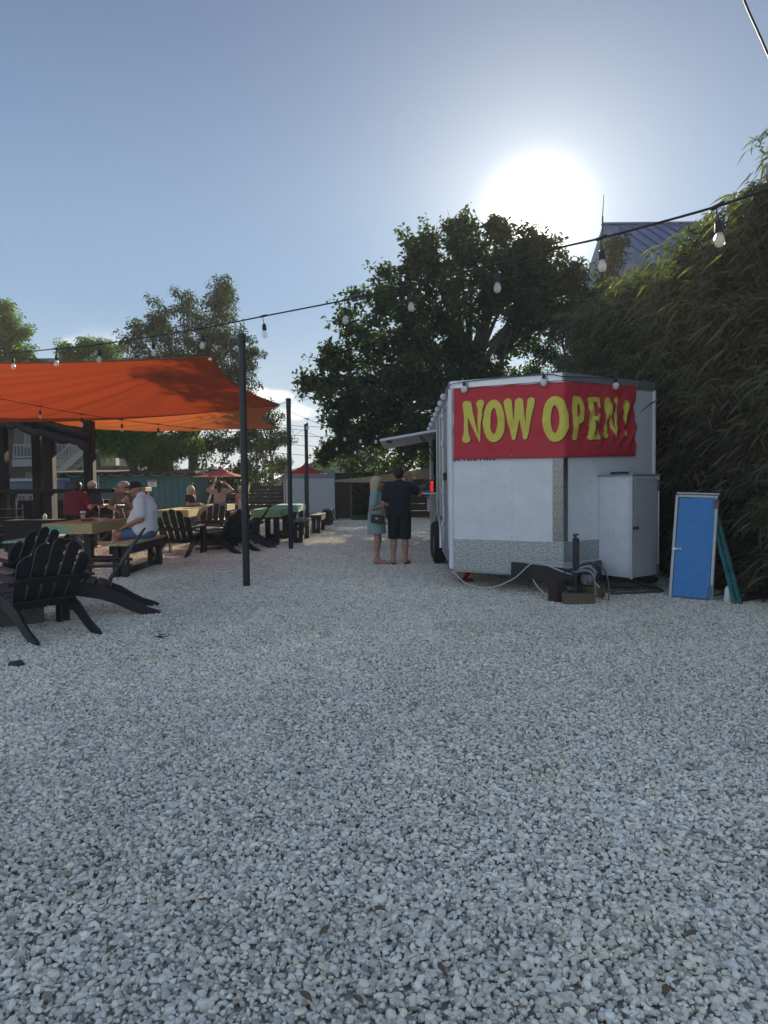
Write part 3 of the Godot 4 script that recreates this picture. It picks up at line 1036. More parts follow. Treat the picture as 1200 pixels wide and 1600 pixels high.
func banana() -> void:
	rng.seed = 71
	var t := thing("banana_plant", "young banana plant with broad leaves before the white screen", "plant", Vector3(-3.076, 0.000, -28.168))
	var st := MB.new()
	st.tube([Vector3.ZERO, Vector3(0.02, 0.4, 0), Vector3(0.03, 0.75, 0)], [0.09, 0.075, 0.05], 8)
	obj("stem", st, mat(0.09, 0.12, 0.04, 0.6), t)
	var lm := mat(0.05, 0.1, 0.03, 0.5, {"backlight_enabled": true, "backlight": Color(0.5, 0.8, 0.25)})
	for q in [[-1.6, 0.85, 1.1], [0.15, 1.7, 0.55], [1.5, 0.5, 1.0], [-0.6, 1.4, 0.7], [2.6, 0.7, 0.8], [-2.5, 0.5, 0.9]]:
		var b := MB.new()
		var yaw: float = q[0]
		var up: float = q[1]
		var out: float = q[2]
		var side := Vector3(cos(yaw), 0, sin(yaw))
		var cross := Vector3(-sin(yaw), 0, cos(yaw))
		b.grid(6, 12, func(u, v):
			var w := 0.17 * sin(clampf(v * 1.05, 0, 1) * PI) + 0.01
			var c: Vector3 = Vector3(0.03, 0.65, 0) + side * out * v + Vector3(0, up * v - 0.55 * out * v * v * 1.3, 0)
			return c + cross * (u - 0.5) * 2.0 * w + Vector3(0, absf(u - 0.5) * 0.16 + 0.012 * sin(v * 60.0 + u * 9.0), 0))
		obj("leaf", b, lm, t)

# ---------------------------------------------------------------- what stands round the yard
func wallbox(b: MB, a: Vector2, e: Vector2, y0: float, y1: float, th: float, off := 0.0, bev := 0.0) -> void:
	# upright slab from a to e (x, distance), pushed off along its left-hand normal
	var p := Vector3(a.x, 0, -a.y)
	var q := Vector3(e.x, 0, -e.y)
	var d := (q - p).normalized()
	var nn := Vector3.UP.cross(d)
	b.box((p + q) * 0.5 + Vector3(0, (y0 + y1) * 0.5, 0) + nn * (off), Vector3(p.distance_to(q), y1 - y0, th), Basis(d, Vector3.UP, d.cross(Vector3.UP)), bev)

func plank_fence(label: String, x0: float, x1: float, d: float, top: float, gap: Array = []) -> void:
	var t := thing("plank_fence", label, "fence", P((x0 + x1) / 2, 0, d))
	var h := 0.135
	var k := 0
	var y := 0.06
	rng.seed = int(absf(x0) * 100)
	while y + h < top:
		for seg in ([[x0, x1]] if gap.is_empty() else [[x0, gap[0]], [gap[1], x1]]):
			var b := MB.new()
			var mid: float = (seg[0] + seg[1]) / 2
			b.box(Vector3(mid - (x0 + x1) / 2, y + h / 2, rng.randf_range(-0.006, 0.006)), Vector3(seg[1] - seg[0], h, 0.022), Basis(Vector3.BACK, rng.randf_range(-0.002, 0.002)), 0.003)
			obj("plank", b, M.fence_wood, t)
		y += h + (rng.randf_range(0.008, 0.02) if gap.is_empty() else 0.002)
	var n := int((x1 - x0) / 2.2) + 1
	for i in n + 1:
		var x := lerpf(x0, x1, float(i) / n)
		if not gap.is_empty() and x > gap[0] - 0.05 and x < gap[1] + 0.05:
			continue
		var b := MB.new()
		b.box(Vector3(x - (x0 + x1) / 2, top / 2 + 0.02, -0.06), Vector3(0.09, top + 0.04, 0.09), Basis.IDENTITY, 0.004)
		obj("fence_post", b, M.fence_wood, t)

func surroundings() -> void:
	plank_fence("dark horizontal plank fence with gaps, left of the white screen", -7.6, -3.95, 28.0, 1.5)
	plank_fence("dark brown plank fence with a doorway behind the two standing customers", -1.85, 6.2, 28.2, 1.72, [-1.3, -0.28])
	# doorway in the fence
	var dw := thing("fence_doorway", "dark doorway with pale frame and green mat in the back fence", "doorway", P(-0.79, 0, 28.2))
	var b := MB.new()
	b.box(Vector3(-0.5, 0.85, 0.02), Vector3(0.06, 1.7, 0.1), Basis.IDENTITY, 0.004)
	obj("jamb", b, M.grey_wood, dw)
	b = MB.new()
	b.box(Vector3(0.5, 0.85, 0.02), Vector3(0.06, 1.7, 0.1), Basis.IDENTITY, 0.004)
	obj("jamb", b, M.grey_wood, dw)
	b = MB.new()
	b.box(Vector3(0, 1.52, 0.02), Vector3(0.94, 0.16, 0.08), Basis.IDENTITY, 0.004)
	obj("lintel", b, M.fence_wood, dw)
	b = MB.new()
	b.box(Vector3(0, 0.03, 0.25), Vector3(0.9, 0.02, 0.5))
	b.box(Vector3(0, 0.09, 0.03), Vector3(0.93, 0.16, 0.03))
	tag(obj("door_mat", b, mat(0.035, 0.075, 0.025, 0.95), dw), "green mat and kick board at the doorway")
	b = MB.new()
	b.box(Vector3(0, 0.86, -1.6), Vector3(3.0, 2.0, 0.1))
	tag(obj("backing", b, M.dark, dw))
	# gate leaf and growth in the doorway read as dark green
	var lx := []
	rng.seed = 8
	for k in 60:
		lx.append(Transform3D(rbasis().scaled(Vector3.ONE * 0.7), Vector3(rng.randf_range(-0.4, 0.4), rng.randf_range(0.3, 1.4), rng.randf_range(-1.3, -0.5))))
	many("foliage", leaf_spray(24, 0.25, 0.12, 0.05, Color(0.03, 0.05, 0.025), 0.3), M.leaf, dw, lx)
	# screen
	var s := thing("projection_screen", "big pale grey outdoor screen on posts at the back of the yard", "screen", P(-2.83, 0, 27.5))
	b = MB.new()
	b.box(Vector3(0, 1.0, 0), Vector3(1.92, 1.9, 0.06), Basis.IDENTITY, 0.005)
	obj("backboard", b, M.screen_back, s)
	b = MB.new()
	b.box(Vector3(0.02, 0.98, 0.045), Vector3(1.86, 1.3, 0.02), Basis.IDENTITY, 0.004)
	obj("sheet", b, M.screen_sheet, s)
	for x in [-0.9, 0.9]:
		b = MB.new()
		b.box(Vector3(x, 0.9, -0.08), Vector3(0.09, 1.8, 0.09), Basis.IDENTITY, 0.004)
		obj("leg", b, M.dark_wood, s)
	# gabled grey house behind the screen
	var hs := thing("grey_house", "grey gabled house showing above the outdoor screen", "house", P(-2.6, 0, 48))
	b = MB.new()
	b.prism(PackedVector2Array([Vector2(-4.4, 0), Vector2(4.4, 0), Vector2(4.4, 1.5), Vector2(0.9, 3.65), Vector2(-4.4, 1.5)]), 8.0)
	obj("wall", b, M.grey_wall, hs)
	for q in [[-4.8, 1.32, 0.9, 3.8], [4.8, 1.32, 0.9, 3.8]]:
		b = MB.new()
		b.bar(Vector3(q[0], q[1], 0), Vector3(q[2], q[3], 0), 8.6, 0.1)
		obj("roof", b, M.roof_grey, hs)
	# little slate roof that pokes over the sail, far left
	var sr := thing("slate_roof_house", "small dark slate roof peak showing above the orange sail", "house", P(-17.6, 0, 44))
	b = MB.new()
	b.box(Vector3(0, 3.7, 0), Vector3(3.4, 7.4, 3.4))
	obj("wall", b, M.siding, sr)
	b = MB.new()
	b.lathe([Vector2(0.02, 9.1), Vector2(2.9, 7.35), Vector2(2.9, 7.25)], 4, Transform3D(Basis(Vector3.UP, PI / 4), Vector3.ZERO), false)
	obj("roof", b, mat(0.07, 0.08, 0.1, 0.8), sr)
	# blue metal roof over the hedge
	var bh := thing("blue_roof_house", "tall house with blue standing seam metal roof above the hedge", "house", P(11.6, -0.62, 30.5))
	b = MB.new()
	b.box(Vector3(0, 5.0, 0), Vector3(4.3, 10.0, 9.0))
	obj("wall", b, M.siding, bh)
	b = MB.new()
	b.prism(PackedVector2Array([Vector2(-5.2, 9.6), Vector2(5.2, 9.6), Vector2(5.2, 9.75), Vector2(0, 12.75), Vector2(-5.2, 9.75)]), 4.6, Transform3D(Basis(Vector3.UP, PI / 2), Vector3.ZERO))
	obj("roof", b, M.roof_blue, bh)
	for i in 10:
		b = MB.new()
		var x := -2.25 + i * 0.5
		b.bar(Vector3(x, 9.79, 5.2), Vector3(x, 12.79, 0), 0.03, 0.06)
		obj("seam", b, M.roof_blue, bh)
	b = MB.new()
	b.bar(Vector3(-2.34, 12.78, 0), Vector3(2.34, 12.78, 0), 0.24, 0.06)
	obj("ridge_cap", b, M.roof_blue, bh)
	var an := thing("antenna_mast", "thin antenna mast at the gable of the blue roof", "antenna", P(9.23, 0, 30.3))
	b = MB.new()
	b.tube([Vector3(-0.01, 10.2, 0), Vector3(0, 12.4, 0)], 0.035, 6)
	obj("pole", b, M.cable_black, an)
	b = MB.new()
	b.tube([Vector3(0, 12.4, 0), Vector3(0.05, 13.3, 0)], [0.02, 0.012], 6)
	obj("whip", b, M.cable_black, an)
	b = MB.new()
	b.tube([Vector3(-0.01, 0, 0), Vector3(-0.01, 10.2, 0)], 0.05, 6)
	obj("lower_pole", b, M.cable_black, an)
	# beige awning over the back fence
	b = MB.new()
	var c00 := Vector3(-1.892, 1.570, -27.400)
	var c10 := Vector3(1.821, 1.980, -22.500)
	var c11 := Vector3(2.109, 1.665, -23.500)
	var c01 := Vector3(-1.831, 1.497, -27.200)
	b.grid(24, 6, func(u, v):
		var p := c00.lerp(c10, u).lerp(c01.lerp(c11, u), v)
		p.y -= 0.1 * sin(u * PI) * (0.5 + 0.5 * v)
		p.z += (v - 0.5) * 0.6 * (0.3 + 0.7 * u)
		return p, 4, 1)
	tag(obj("tan_awning", b, M.tarp), "sagging tan cloth awning stretched above the back fence", "awning")
	tealshed()
	white_house()

func tealshed() -> void:
	var t := thing("teal_shed", "low teal board shed with flat roof behind the bar", "shed", P(-9.0, 0, 25))
	var x0 := -2.75
	var x1 := 2.3
	var b := MB.new()
	b.box(Vector3((x0 + x1) / 2, 0.92, -1.2), Vector3(x1 - x0 - 0.04, 1.84, 2.36))
	obj("wall", b, M.teal, t)
	rng.seed = 14
	var n := 22
	for i in n:
		b = MB.new()
		var w := (x1 - x0) / n
		b.box(Vector3(x0 + w * (i + 0.5), 0.92, 0.0 + rng.randf_range(-0.003, 0.003)), Vector3(w - 0.014, 1.84, 0.024), Basis.IDENTITY, 0.004)
		obj("siding_board", b, M.teal, t)
	for i in 9:
		b = MB.new()
		b.box(Vector3(x1, 0.92, -0.16 - i * 0.26), Vector3(0.024, 1.84, 0.246), Basis.IDENTITY, 0.004)
		obj("siding_board", b, M.teal, t)
	b = MB.new()
	b.box(Vector3((x0 + x1) / 2, 1.95, -1.1), Vector3(x1 - x0 + 0.5, 0.05, 3.0), Basis(Vector3.RIGHT, 0.05), 0.006)
	obj("roof", b, M.shed_roof, t)
	b = MB.new()
	b.box(Vector3((x0 + x1) / 2, 1.87, 0.2), Vector3(x1 - x0 + 0.42, 0.13, 0.03), Basis.IDENTITY, 0.004)
	obj("fascia", b, M.shed_roof, t)
	b = MB.new()
	for i in 7:
		var a := Vector3(x0 + i * 0.72, 1.9, 0.24)
		b.tube(sag(a, a + Vector3(0.72, 0, 0), 0.11, 8), 0.011, 5)
	var rl := obj("rope_light", b, mat(0.45, 0.45, 0.42, 0.5))
	rl.position = t.position
	tag(rl, "pale rope light swagged along the shed fascia", "rope light")
	b = MB.new()
	b.tube([Vector3(-0.9, 1.79, 0.1), Vector3(-0.9, 1.3, 0.06)], 0.012, 6)
	obj("conduit", b, M.plastic_white, t)
	# notice
	var nt := thing("notice_sign", "white notice with a red heading on the teal shed", "sign", P(-8.05, 1.52, 24.96))
	b = MB.new()
	b.box(Vector3.ZERO, Vector3(0.31, 0.24, 0.012), Basis.IDENTITY, 0.003)
	obj("plate", b, M.plastic_white, nt)
	b = MB.new()
	b.box(Vector3(0.0, 0.083, 0.0085), Vector3(0.29, 0.055, 0.003))
	obj("heading_band", b, mat(0.4, 0.08, 0.09, 0.6), nt)
	b = MB.new()
	for q in [[0.02, 0.2], [-0.012, 0.16], [-0.042, 0.13], [-0.072, 0.09]]:
		b.box(Vector3(0, q[0], 0.0085), Vector3(q[1], 0.013, 0.002))
	obj("print", b, mat(0.2, 0.2, 0.22, 0.6), nt)
	# stair rail beside the shed
	var st := thing("back_stairs", "dark open stairs with a pale sloping rail beside the teal shed", "stairs", P(-6.2, 0, 25.6))
	for i in 7:
		b = MB.new()
		b.box(Vector3(0.55, 0.2 + i * 0.19, -0.25 * i), Vector3(1.0, 0.05, 0.27), Basis.IDENTITY, 0.004)
		obj("tread", b, M.fence_wood, st)
	for x in [0.0, 1.1]:
		b = MB.new()
		b.bar(Vector3(x, 0.05, 0.2), Vector3(x, 1.45, -1.6), 0.05, 0.22)
		obj("stringer", b, M.grey_wood if x < 0.5 else M.fence_wood, st)
	b = MB.new()
	b.bar(Vector3(-0.02, 0.8, 0.3), Vector3(-0.02, 2.1, -1.6), 0.05, 0.09)
	obj("handrail", b, M.white_wood, st)

func white_house() -> void:
	var t := thing("white_house", "white two-storey house with porch railings seen through the bar", "house", P(-17.2, 0, 34))
	var b := MB.new()
	b.box(Vector3(0.2, 3.0, -3.4), Vector3(9.6, 6.0, 4.0))
	obj("wall", b, mat(0.1, 0.105, 0.11, 0.85), t)  # dark grey puts the porch shade into the wall colour
	for q in [[-2.6, 0.9], [0.1, 0.9], [2.2, 0.9], [-2.6, 3.6], [0.1, 3.6], [2.2, 3.6]]:
		b = MB.new()
		b.box(Vector3(q[0], q[1] + 0.5, -1.39), Vector3(1.1, 1.5, 0.06), Basis.IDENTITY, 0.01)
		var w := obj("window", b, M.house_white, t)
		b = MB.new()
		b.box(Vector3(q[0], q[1] + 0.5, -1.345), Vector3(0.9, 1.3, 0.03))
		obj("pane", b, M.window, w)
	b = MB.new()
	b.box(Vector3(0.2, 2.55, -0.5), Vector3(9.0, 0.34, 1.9), Basis.IDENTITY, 0.01)
	obj("porch_deck", b, M.house_white, t)
	for x in [-4.0, -2.4, -0.6, 1.4, 3.2]:
		b = MB.new()
		b.box(Vector3(x, 1.2, 0.3), Vector3(0.2, 2.4, 0.2), Basis.IDENTITY, 0.01)
		obj("porch_post", b, M.house_white, t)
	for q in [[2.83, 3.4], [0.35, 1.05]]:
		for yy in q:
			b = MB.new()
			b.box(Vector3(0.0, yy, 0.36), Vector3(8.4, 0.07, 0.07), Basis.IDENTITY, 0.006)
			obj("rail", b, M.house_white, t)
		for i in 52:
			b = MB.new()
			b.box(Vector3(-4.15 + i * 0.162, (q[0] + q[1]) / 2, 0.36), Vector3(0.045, q[1] - q[0], 0.035))
			obj("baluster", b, M.house_white, t)
	b = MB.new()
	b.bar(Vector3(0.2, 6.0, 0.6), Vector3(0.2, 8.0, -3.4), 10.4, 0.12)
	b.bar(Vector3(0.2, 6.0, -7.4), Vector3(0.2, 8.0, -3.4), 10.4, 0.12)
	obj("roof", b, M.roof_grey, t)
	# outside stair climbing to the right
	var s := thing("white_stairs", "white outdoor staircase with balusters climbing beside the porch", "stairs", Vector3(-14.246, 1.772, -31.000))
	var n := 9
	for i in n:
		b = MB.new()
		b.box(Vector3(0.06 + i * 0.17, 0.2 + i * 0.155, -0.5), Vector3(0.24, 0.045, 1.0), Basis.IDENTITY, 0.004)
		obj("tread", b, M.grey_wood, s)
	for z in [0.0, -1.0]:
		b = MB.new()
		b.bar(Vector3(-0.1, 0.0, z), Vector3(1.55, 1.4, z), 0.05, 0.26)
		obj("stringer", b, M.house_white, s)
		b = MB.new()
		b.bar(Vector3(-0.1, 0.75, z), Vector3(1.55, 2.15, z), 0.06, 0.08)
		obj("handrail", b, M.house_white, s)
		for i in 14:
			b = MB.new()
			var u := (i + 0.5) / 14.0
			b.box(Vector3(lerpf(-0.1, 1.55, u), lerpf(0.38, 1.78, u), z), Vector3(0.035, 0.72, 0.035))
			obj("baluster", b, M.house_white, s)
	for q in [[-0.1, -0.9, 0.85], [1.55, -0.9, 2.3]]:
		b = MB.new()
		b.box(Vector3(q[0], (q[1] + q[2]) / 2, 0.05), Vector3(0.12, q[2] - q[1], 0.12), Basis.IDENTITY, 0.006)
		obj("newel_post", b, M.house_white, s)

# ---------------------------------------------------------------- the trailer
const TL := Vector2(0.935, 9.93)
const TN := Vector2(2.303, 9.2)
const TR := Vector2(3.88, 10.31)
const TFL := Vector2(1.2, 18.8)
const TFR := Vector2(4.14, 19.18)

func seg(b: MB, a: Vector2, e: Vector2, t0: float, t1: float, y0: float, y1: float, inner: float, outer: float, side: float, bev := 0.0) -> void:
	# slab on the wall a-e between t0 and t1 (metres), reaching from inner to outer beyond the wall line
	var d := (e - a).normalized()
	wallbox(b, a + d * t0, a + d * t1, y0, y1, outer - inner, (outer + inner) / 2.0 * side, bev)

func banner_image() -> ImageTexture:
	var w := 1024
	var h := 341
	var im := Image.create(w, h, false, Image.FORMAT_RGB8)
	var red := lin(0.5, 0.03, 0.045)
	var yellow := lin(0.66, 0.58, 0.085)
	var shade := lin(0.1, 0.012, 0.02)
	im.fill(red)
	var hem := lin(0.36, 0.025, 0.045)
	im.fill_rect(Rect2i(0, 0, w, 7), hem)
	im.fill_rect(Rect2i(0, h - 7, w, 7), hem)
	var nn := [["c", 0.09, 0.085, 0.085, 0.4, 0.098, 0.05], ["c", 0.085, 0.4, 0.085, 0.78, 0.05, 0.056], ["c", 0.085, 0.78, 0.085, 0.9, 0.056, 0.1], ["c", 0.12, 0.09, 0.41, 0.96, 0.1, 0.015], ["c", 0.44, 0.085, 0.435, 0.22, 0.098, 0.05], ["c", 0.435, 0.22, 0.43, 0.5, 0.05, 0.042], ["c", 0.43, 0.5, 0.415, 0.97, 0.042, 0.015]]
	var oo := [["o", 0.265, 0.5, 0.265, 0.5, 0.085, 0.31]]
	var letters := [
		[0.045, nn, 0.53, 1.0], [0.146, oo, 0.53, 1.0],
		[0.246, [["c", 0.085, 0.085, 0.22, 0.92, 0.09, 0.045], ["c", 0.335, 0.085, 0.235, 0.92, 0.08, 0.03], ["c", 0.36, 0.085, 0.48, 0.91, 0.09, 0.045], ["c", 0.63, 0.075, 0.5, 0.91, 0.085, 0.03]], 0.73, 1.0],
		[0.422, oo, 0.53, 1.03],
		[0.548, [["c", 0.095, 0.085, 0.1, 0.5, 0.085, 0.065], ["c", 0.1, 0.5, 0.095, 0.91, 0.065, 0.09], ["o", 0.215, 0.32, 0.215, 0.31, 0.055, 0.15]], 0.44, 1.0],
		[0.655, [["c", 0.12, 0.09, 0.12, 0.91, 0.085, 0.085], ["c", 0.06, 0.065, 0.36, 0.065, 0.06, 0.055], ["c", 0.39, 0.06, 0.40, 0.22, 0.05, 0.028], ["c", 0.12, 0.5, 0.3, 0.5, 0.05, 0.05], ["c", 0.33, 0.42, 0.33, 0.58, 0.035, 0.035], ["c", 0.06, 0.935, 0.36, 0.935, 0.06, 0.055], ["c", 0.40, 0.94, 0.41, 0.78, 0.05, 0.028]], 0.45, 1.0],
		[0.768, nn, 0.53, 0.96], [0.905, [["c", 0.125, 0.13, 0.075, 0.62, 0.105, 0.025], ["c", 0.075, 0.87, 0.075, 0.87, 0.085, 0.085]], 0.23, 0.98]]
	var lh := 0.585 * h
	for pass_ in 2:
		for q in letters:
			var ox: float = q[0] * w
			var oy := 0.185 * h
			var size: float = lh * q[3]
			if pass_ == 0:
				ox += 5.0
				oy += 5.0
			for y in range(int(oy) - 3, int(oy + size) + 4):
				for x in range(int(ox) - 4, int(ox + q[2] * size) + 5):
					var p := Vector2(x + 0.5 - ox, y + 0.5 - oy) / size
					var d := 9.0
					for k in q[1]:
						if k[0] == "c":
							var a := Vector2(k[1], k[2])
							var ba := Vector2(k[3], k[4]) - a
							var t := clampf((p - a).dot(ba) / maxf(ba.dot(ba), 1e-6), 0.0, 1.0)
							d = minf(d, (p - a - ba * t).length() - lerpf(k[5], k[6], t))
						else:
							var e := p - Vector2(k[1], k[2])
							var o = ((e / Vector2(k[3], k[4])).length() - 1.0) * k[3]
							var i = ((e / Vector2(k[5], k[6])).length() - 1.0) * k[5]
							d = minf(d, maxf(o, -i))
					var cov := clampf(0.5 - (d - 0.002) * size, 0.0, 1.0)
					if cov > 0.0 and x >= 0 and x < w and y >= 0 and y < h:
						im.set_pixel(x, y, im.get_pixel(x, y).lerp(shade if pass_ == 0 else yellow, cov))
	return ImageTexture.create_from_image(im)

func trailer() -> void:
	var t := thing("food_trailer", "white V-nosed food trailer with open serving hatch and diamond plate skirt", "trailer")
	var b := MB.new()
	var top := 2.80
	# body walls
	seg(b, TL, TN, 0.0, TL.distance_to(TN), 0.29, top, -0.05, 0.0, -1.0)
	tag(obj("front_panel", b, M.skin_white, t))
	b = MB.new()
	seg(b, TN, TR, 0.0, TN.distance_to(TR), 0.29, top, -0.05, 0.0, -1.0)
	obj("front_panel", b, M.skin_white, t)
	var h0 := 4.28
	var h1 := 7.58
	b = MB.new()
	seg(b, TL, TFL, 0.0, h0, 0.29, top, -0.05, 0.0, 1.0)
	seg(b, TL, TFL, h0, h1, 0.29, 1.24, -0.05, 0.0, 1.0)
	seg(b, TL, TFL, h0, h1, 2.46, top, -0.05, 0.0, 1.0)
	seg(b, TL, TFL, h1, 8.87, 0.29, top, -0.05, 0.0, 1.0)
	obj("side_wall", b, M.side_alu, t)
	b = MB.new()
	seg(b, TR, TFR, 0.0, TR.distance_to(TFR), 0.29, top, -0.05, 0.0, -1.0)
	seg(b, TFL, TFR, 0.0, TFL.distance_to(TFR), 0.29, top, -0.05, 0.0, 1.0)
	obj("side_wall", b, M.skin_white, t)
	var outline := PackedVector2Array([TL, TN, TR, TFR, TFL])
	var lay := Transform3D(Basis(Vector3.RIGHT, Vector3(0, 0, -1), Vector3.UP), Vector3.ZERO)
	b = MB.new()
	b.prism(outline, 0.05, Transform3D(lay.basis, Vector3(0, 2.82, 0)))
	obj("roof", b, M.frame_white, t)
	b = MB.new()
	var inner := PackedVector2Array()
	for p in outline:
		inner.append(p.lerp(Vector2(2.5, 14.0), 0.02))
	b.prism(inner, 0.1, Transform3D(lay.basis, Vector3(0, 0.36, 0)))
	obj("floor", b, M.black_metal, t)
	# trims
	for q in [[TL, TN, -1.0, M.alu], [TN, TR, -1.0, M.trim_grey], [TL, TFL, 1.0, M.trim_grey], [TR, TFR, -1.0, M.trim_grey]]:  # nose trim paler left, greyer right: light and shade put into colour
		b = MB.new()
		seg(b, q[0], q[1], 0.0, (q[0] as Vector2).distance_to(q[1]), 2.755, 2.86, 0.0, 0.022, q[2], 0.006)
		obj("roof_trim", b, q[3], t)
		b = MB.new()
		seg(b, q[0], q[1], 0.0, (q[0] as Vector2).distance_to(q[1]), 2.735, 2.75, 0.0, 0.012, q[2])
		obj("roof_trim", b, M.alu, t)
	for q in [[TL, M.skin_white, 0.035], [TR, M.skin_white, 0.03]]:
		b = MB.new()
		var p: Vector2 = q[0]
		b.tube([P(p.x, 0.28, p.y), P(p.x, 2.75, p.y)], q[2], 12)
		obj("corner_post", b, q[1], t)
	# tread plate
	var wl := TL.distance_to(TN)
	b = MB.new()
	seg(b, TL, TN, 0.03, 0.895, 0.262, 0.69, 0.002, 0.008, -1.0)
	obj("tread_plate", b, M.tread, t)
	b = MB.new()
	seg(b, TL, TN, 0.90, wl - 0.004, 0.435, 0.69, 0.002, 0.009, -1.0)
	obj("tread_plate", b, M.tread, t)
	b = MB.new()
	seg(b, TN, TR, 0.004, 1.9, 0.43, 0.69, 0.002, 0.008, -1.0)
	obj("tread_plate", b, M.tread, t)
	b = MB.new()
	seg(b, TL, TN, wl - 0.135, wl - 0.002, 0.695, 2.73, 0.002, 0.009, -1.0)
	obj("nose_plate", b, M.nose_tread, t)
	b = MB.new()
	seg(b, TN, TR, 0.002, 0.08, 0.695, 2.73, 0.002, 0.009, -1.0)
	obj("nose_plate", b, M.nose_tread, t)
	b = MB.new()
	seg(b, TL, TN, 0.91, wl + 0.01, 0.408, 0.43, 0.0, 0.02, -1.0, 0.003)
	seg(b, TN, TR, 0.0, 0.8, 0.405, 0.425, 0.0, 0.02, -1.0, 0.003)
	obj("lower_edge", b, M.frame_white, t)
	b = MB.new()
	seg(b, TL, TN, 0.02, 0.42, 0.238, 0.26, 0.0, 0.025, -1.0, 0.003)
	obj("lower_edge", b, M.bench_top, t)
	b = MB.new()
	seg(b, TL, TN, 0.43, 0.895, 0.235, 0.262, 0.0, 0.03, -1.0, 0.003)
	obj("step_edge", b, M.trim_grey, t)
	# screws and sheet joints
	b = MB.new()
	for q in [[TL, TN, -1.0, [0.43, 0.86, 1.26]], [TN, TR, -1.0, [0.55, 1.05, 1.55]]]:
		var d: Vector2 = ((q[1] as Vector2) - q[0]).normalized()
		var nn = Vector3.UP.cross(Vector3(d.x, 0, -d.y)) * q[2]
		for s in q[3]:
			for k in 14:
				var p: Vector2 = (q[0] as Vector2) + d * s
				b.ball(P(p.x, 0.74 + k * 0.148, p.y) + nn * 0.002, Vector3.ONE * 0.006, 6, 4)
	tag(obj("screws", b, M.trim_grey, t), "", "", "", "stuff")
	for q in [[TL, TN, 0.43], [TL, TN, 0.86], [TN, TR, 0.55], [TN, TR, 1.05], [TN, TR, 1.55]]:
		b = MB.new()
		seg(b, q[0], q[1], q[2] + 0.02, q[2] + 0.024, 0.69, 2.73, 0.0, 0.0015, -1.0)
		obj("sheet_joint", b, M.box_white, t)
	# lettering mostly hidden by the banner
	var dl := (TN - TL).normalized()
	var xl := Vector3(dl.x, 0, -dl.y)
	var zl := xl.cross(Vector3.UP)
	var fnt := SystemFont.new()
	fnt.font_names = PackedStringArray(["Droid Sans"])
	fnt.font_weight = 700
	var tm := TextMesh.new()
	tm.text = "6C T IHI T AVE"
	tm.font = fnt
	tm.font_size = 32
	tm.pixel_size = 0.0029
	tm.depth = 0.002
	tm.horizontal_alignment = HORIZONTAL_ALIGNMENT_LEFT
	var tp := TL + dl * 0.035
	inst("painted_lettering", tm, M.dark, t, Transform3D(Basis(xl, Vector3.UP, zl), P(tp.x, 1.795, tp.y) + zl * 0.004))
	# side: doors, hinges, bars
	for q in [[0.35, 0.04, 0.5, 2.6], [0.55, 0.05, 0.5, 2.66], [1.75, 0.05, 0.5, 2.66], [2.1, 0.03, 0.4, 2.7], [3.0, 0.03, 0.4, 2.7], [4.2, 0.05, 0.4, 2.7], [7.62, 0.05, 0.4, 2.7]]:
		b = MB.new()
		seg(b, TL, TFL, q[0], q[0] + q[1], q[2], q[3], 0.0, 0.018, 1.0, 0.004)
		obj("door_frame", b, M.alu, t)
	for q in [[0.58, 2.6, 1.74], [0.58, 1.12, 1.74]]:
		b = MB.new()
		seg(b, TL, TFL, q[0], q[2], q[1], q[1] + 0.05, 0.0, 0.016, 1.0, 0.004)
		obj("door_frame", b, M.alu, t)
	b = MB.new()
	seg(b, TL, TFL, 0.62, 1.72, 1.2, 2.58, 0.0, 0.01, 1.0, 0.004)
	var door := obj("door", b, M.side_alu, t)
	b = MB.new()
	seg(b, TL, TFL, 0.9, 1.02, 1.5, 1.62, 0.01, 0.06, 1.0, 0.01)
	obj("door_handle", b, M.black_metal, door)
	for y in [0.75, 1.28, 2.05, 2.5]:
		b = MB.new()
		seg(b, TL, TFL, 1.68, 1.84, y, y + 0.09, 0.01, 0.05, 1.0, 0.01)
		obj("hinge", b, M.alu, door)
	for i in 9:
		b = MB.new()
		seg(b, TL, TFL, 0.06, 2.3, 0.3 + i * 0.045, 0.325 + i * 0.045, 0.0, 0.014, 1.0, 0.005)
		obj("vent_rib", b, M.side_alu, t)
	b = MB.new()
	for k in 30:
		var p := TL + (TFL - TL).normalized() * 0.47
		b.ball(P(p.x - 0.004, 0.5 + k * 0.073, p.y), Vector3.ONE * 0.009, 6, 4)
	tag(obj("rivets", b, M.alu, t), "", "", "", "stuff")
	# serving hatch
	var ds := (TFL - TL).normalized()
	var hp := func(s: float, y: float, out := 0.0) -> Vector3:
		var p := TL + ds * s
		return P(p.x, y, p.y) + Vector3(-1, 0, -0.03).normalized() * out
	b = MB.new()
	b.box(((hp.call(h0, 2.49, 0.02) + hp.call(h1, 2.49, 0.02)) / 2 + (hp.call(h0, 2.31, 1.13) + hp.call(h1, 2.31, 1.13)) / 2) / 2, Vector3(1.13, 0.05, h1 - h0),
		Basis((hp.call(h0, 2.49, 0.02) - hp.call(h0, 2.31, 1.13)).normalized(), (hp.call(h0, 2.49) - hp.call(h1, 2.49)).normalized().cross((hp.call(h0, 2.49, 0.02) - hp.call(h0, 2.31, 1.13)).normalized()), (hp.call(h0, 2.49) - hp.call(h1, 2.49)).normalized()), 0.008)
	var flap := obj("hatch_flap", b, M.skin_white, t)
	b = MB.new()
	b.bar(hp.call(h0 + 0.15, 2.29, 0.95), hp.call(h0 + 0.55, 2.29, 0.95), 0.1, 0.02)
	obj("latch", b, M.black_metal, flap)
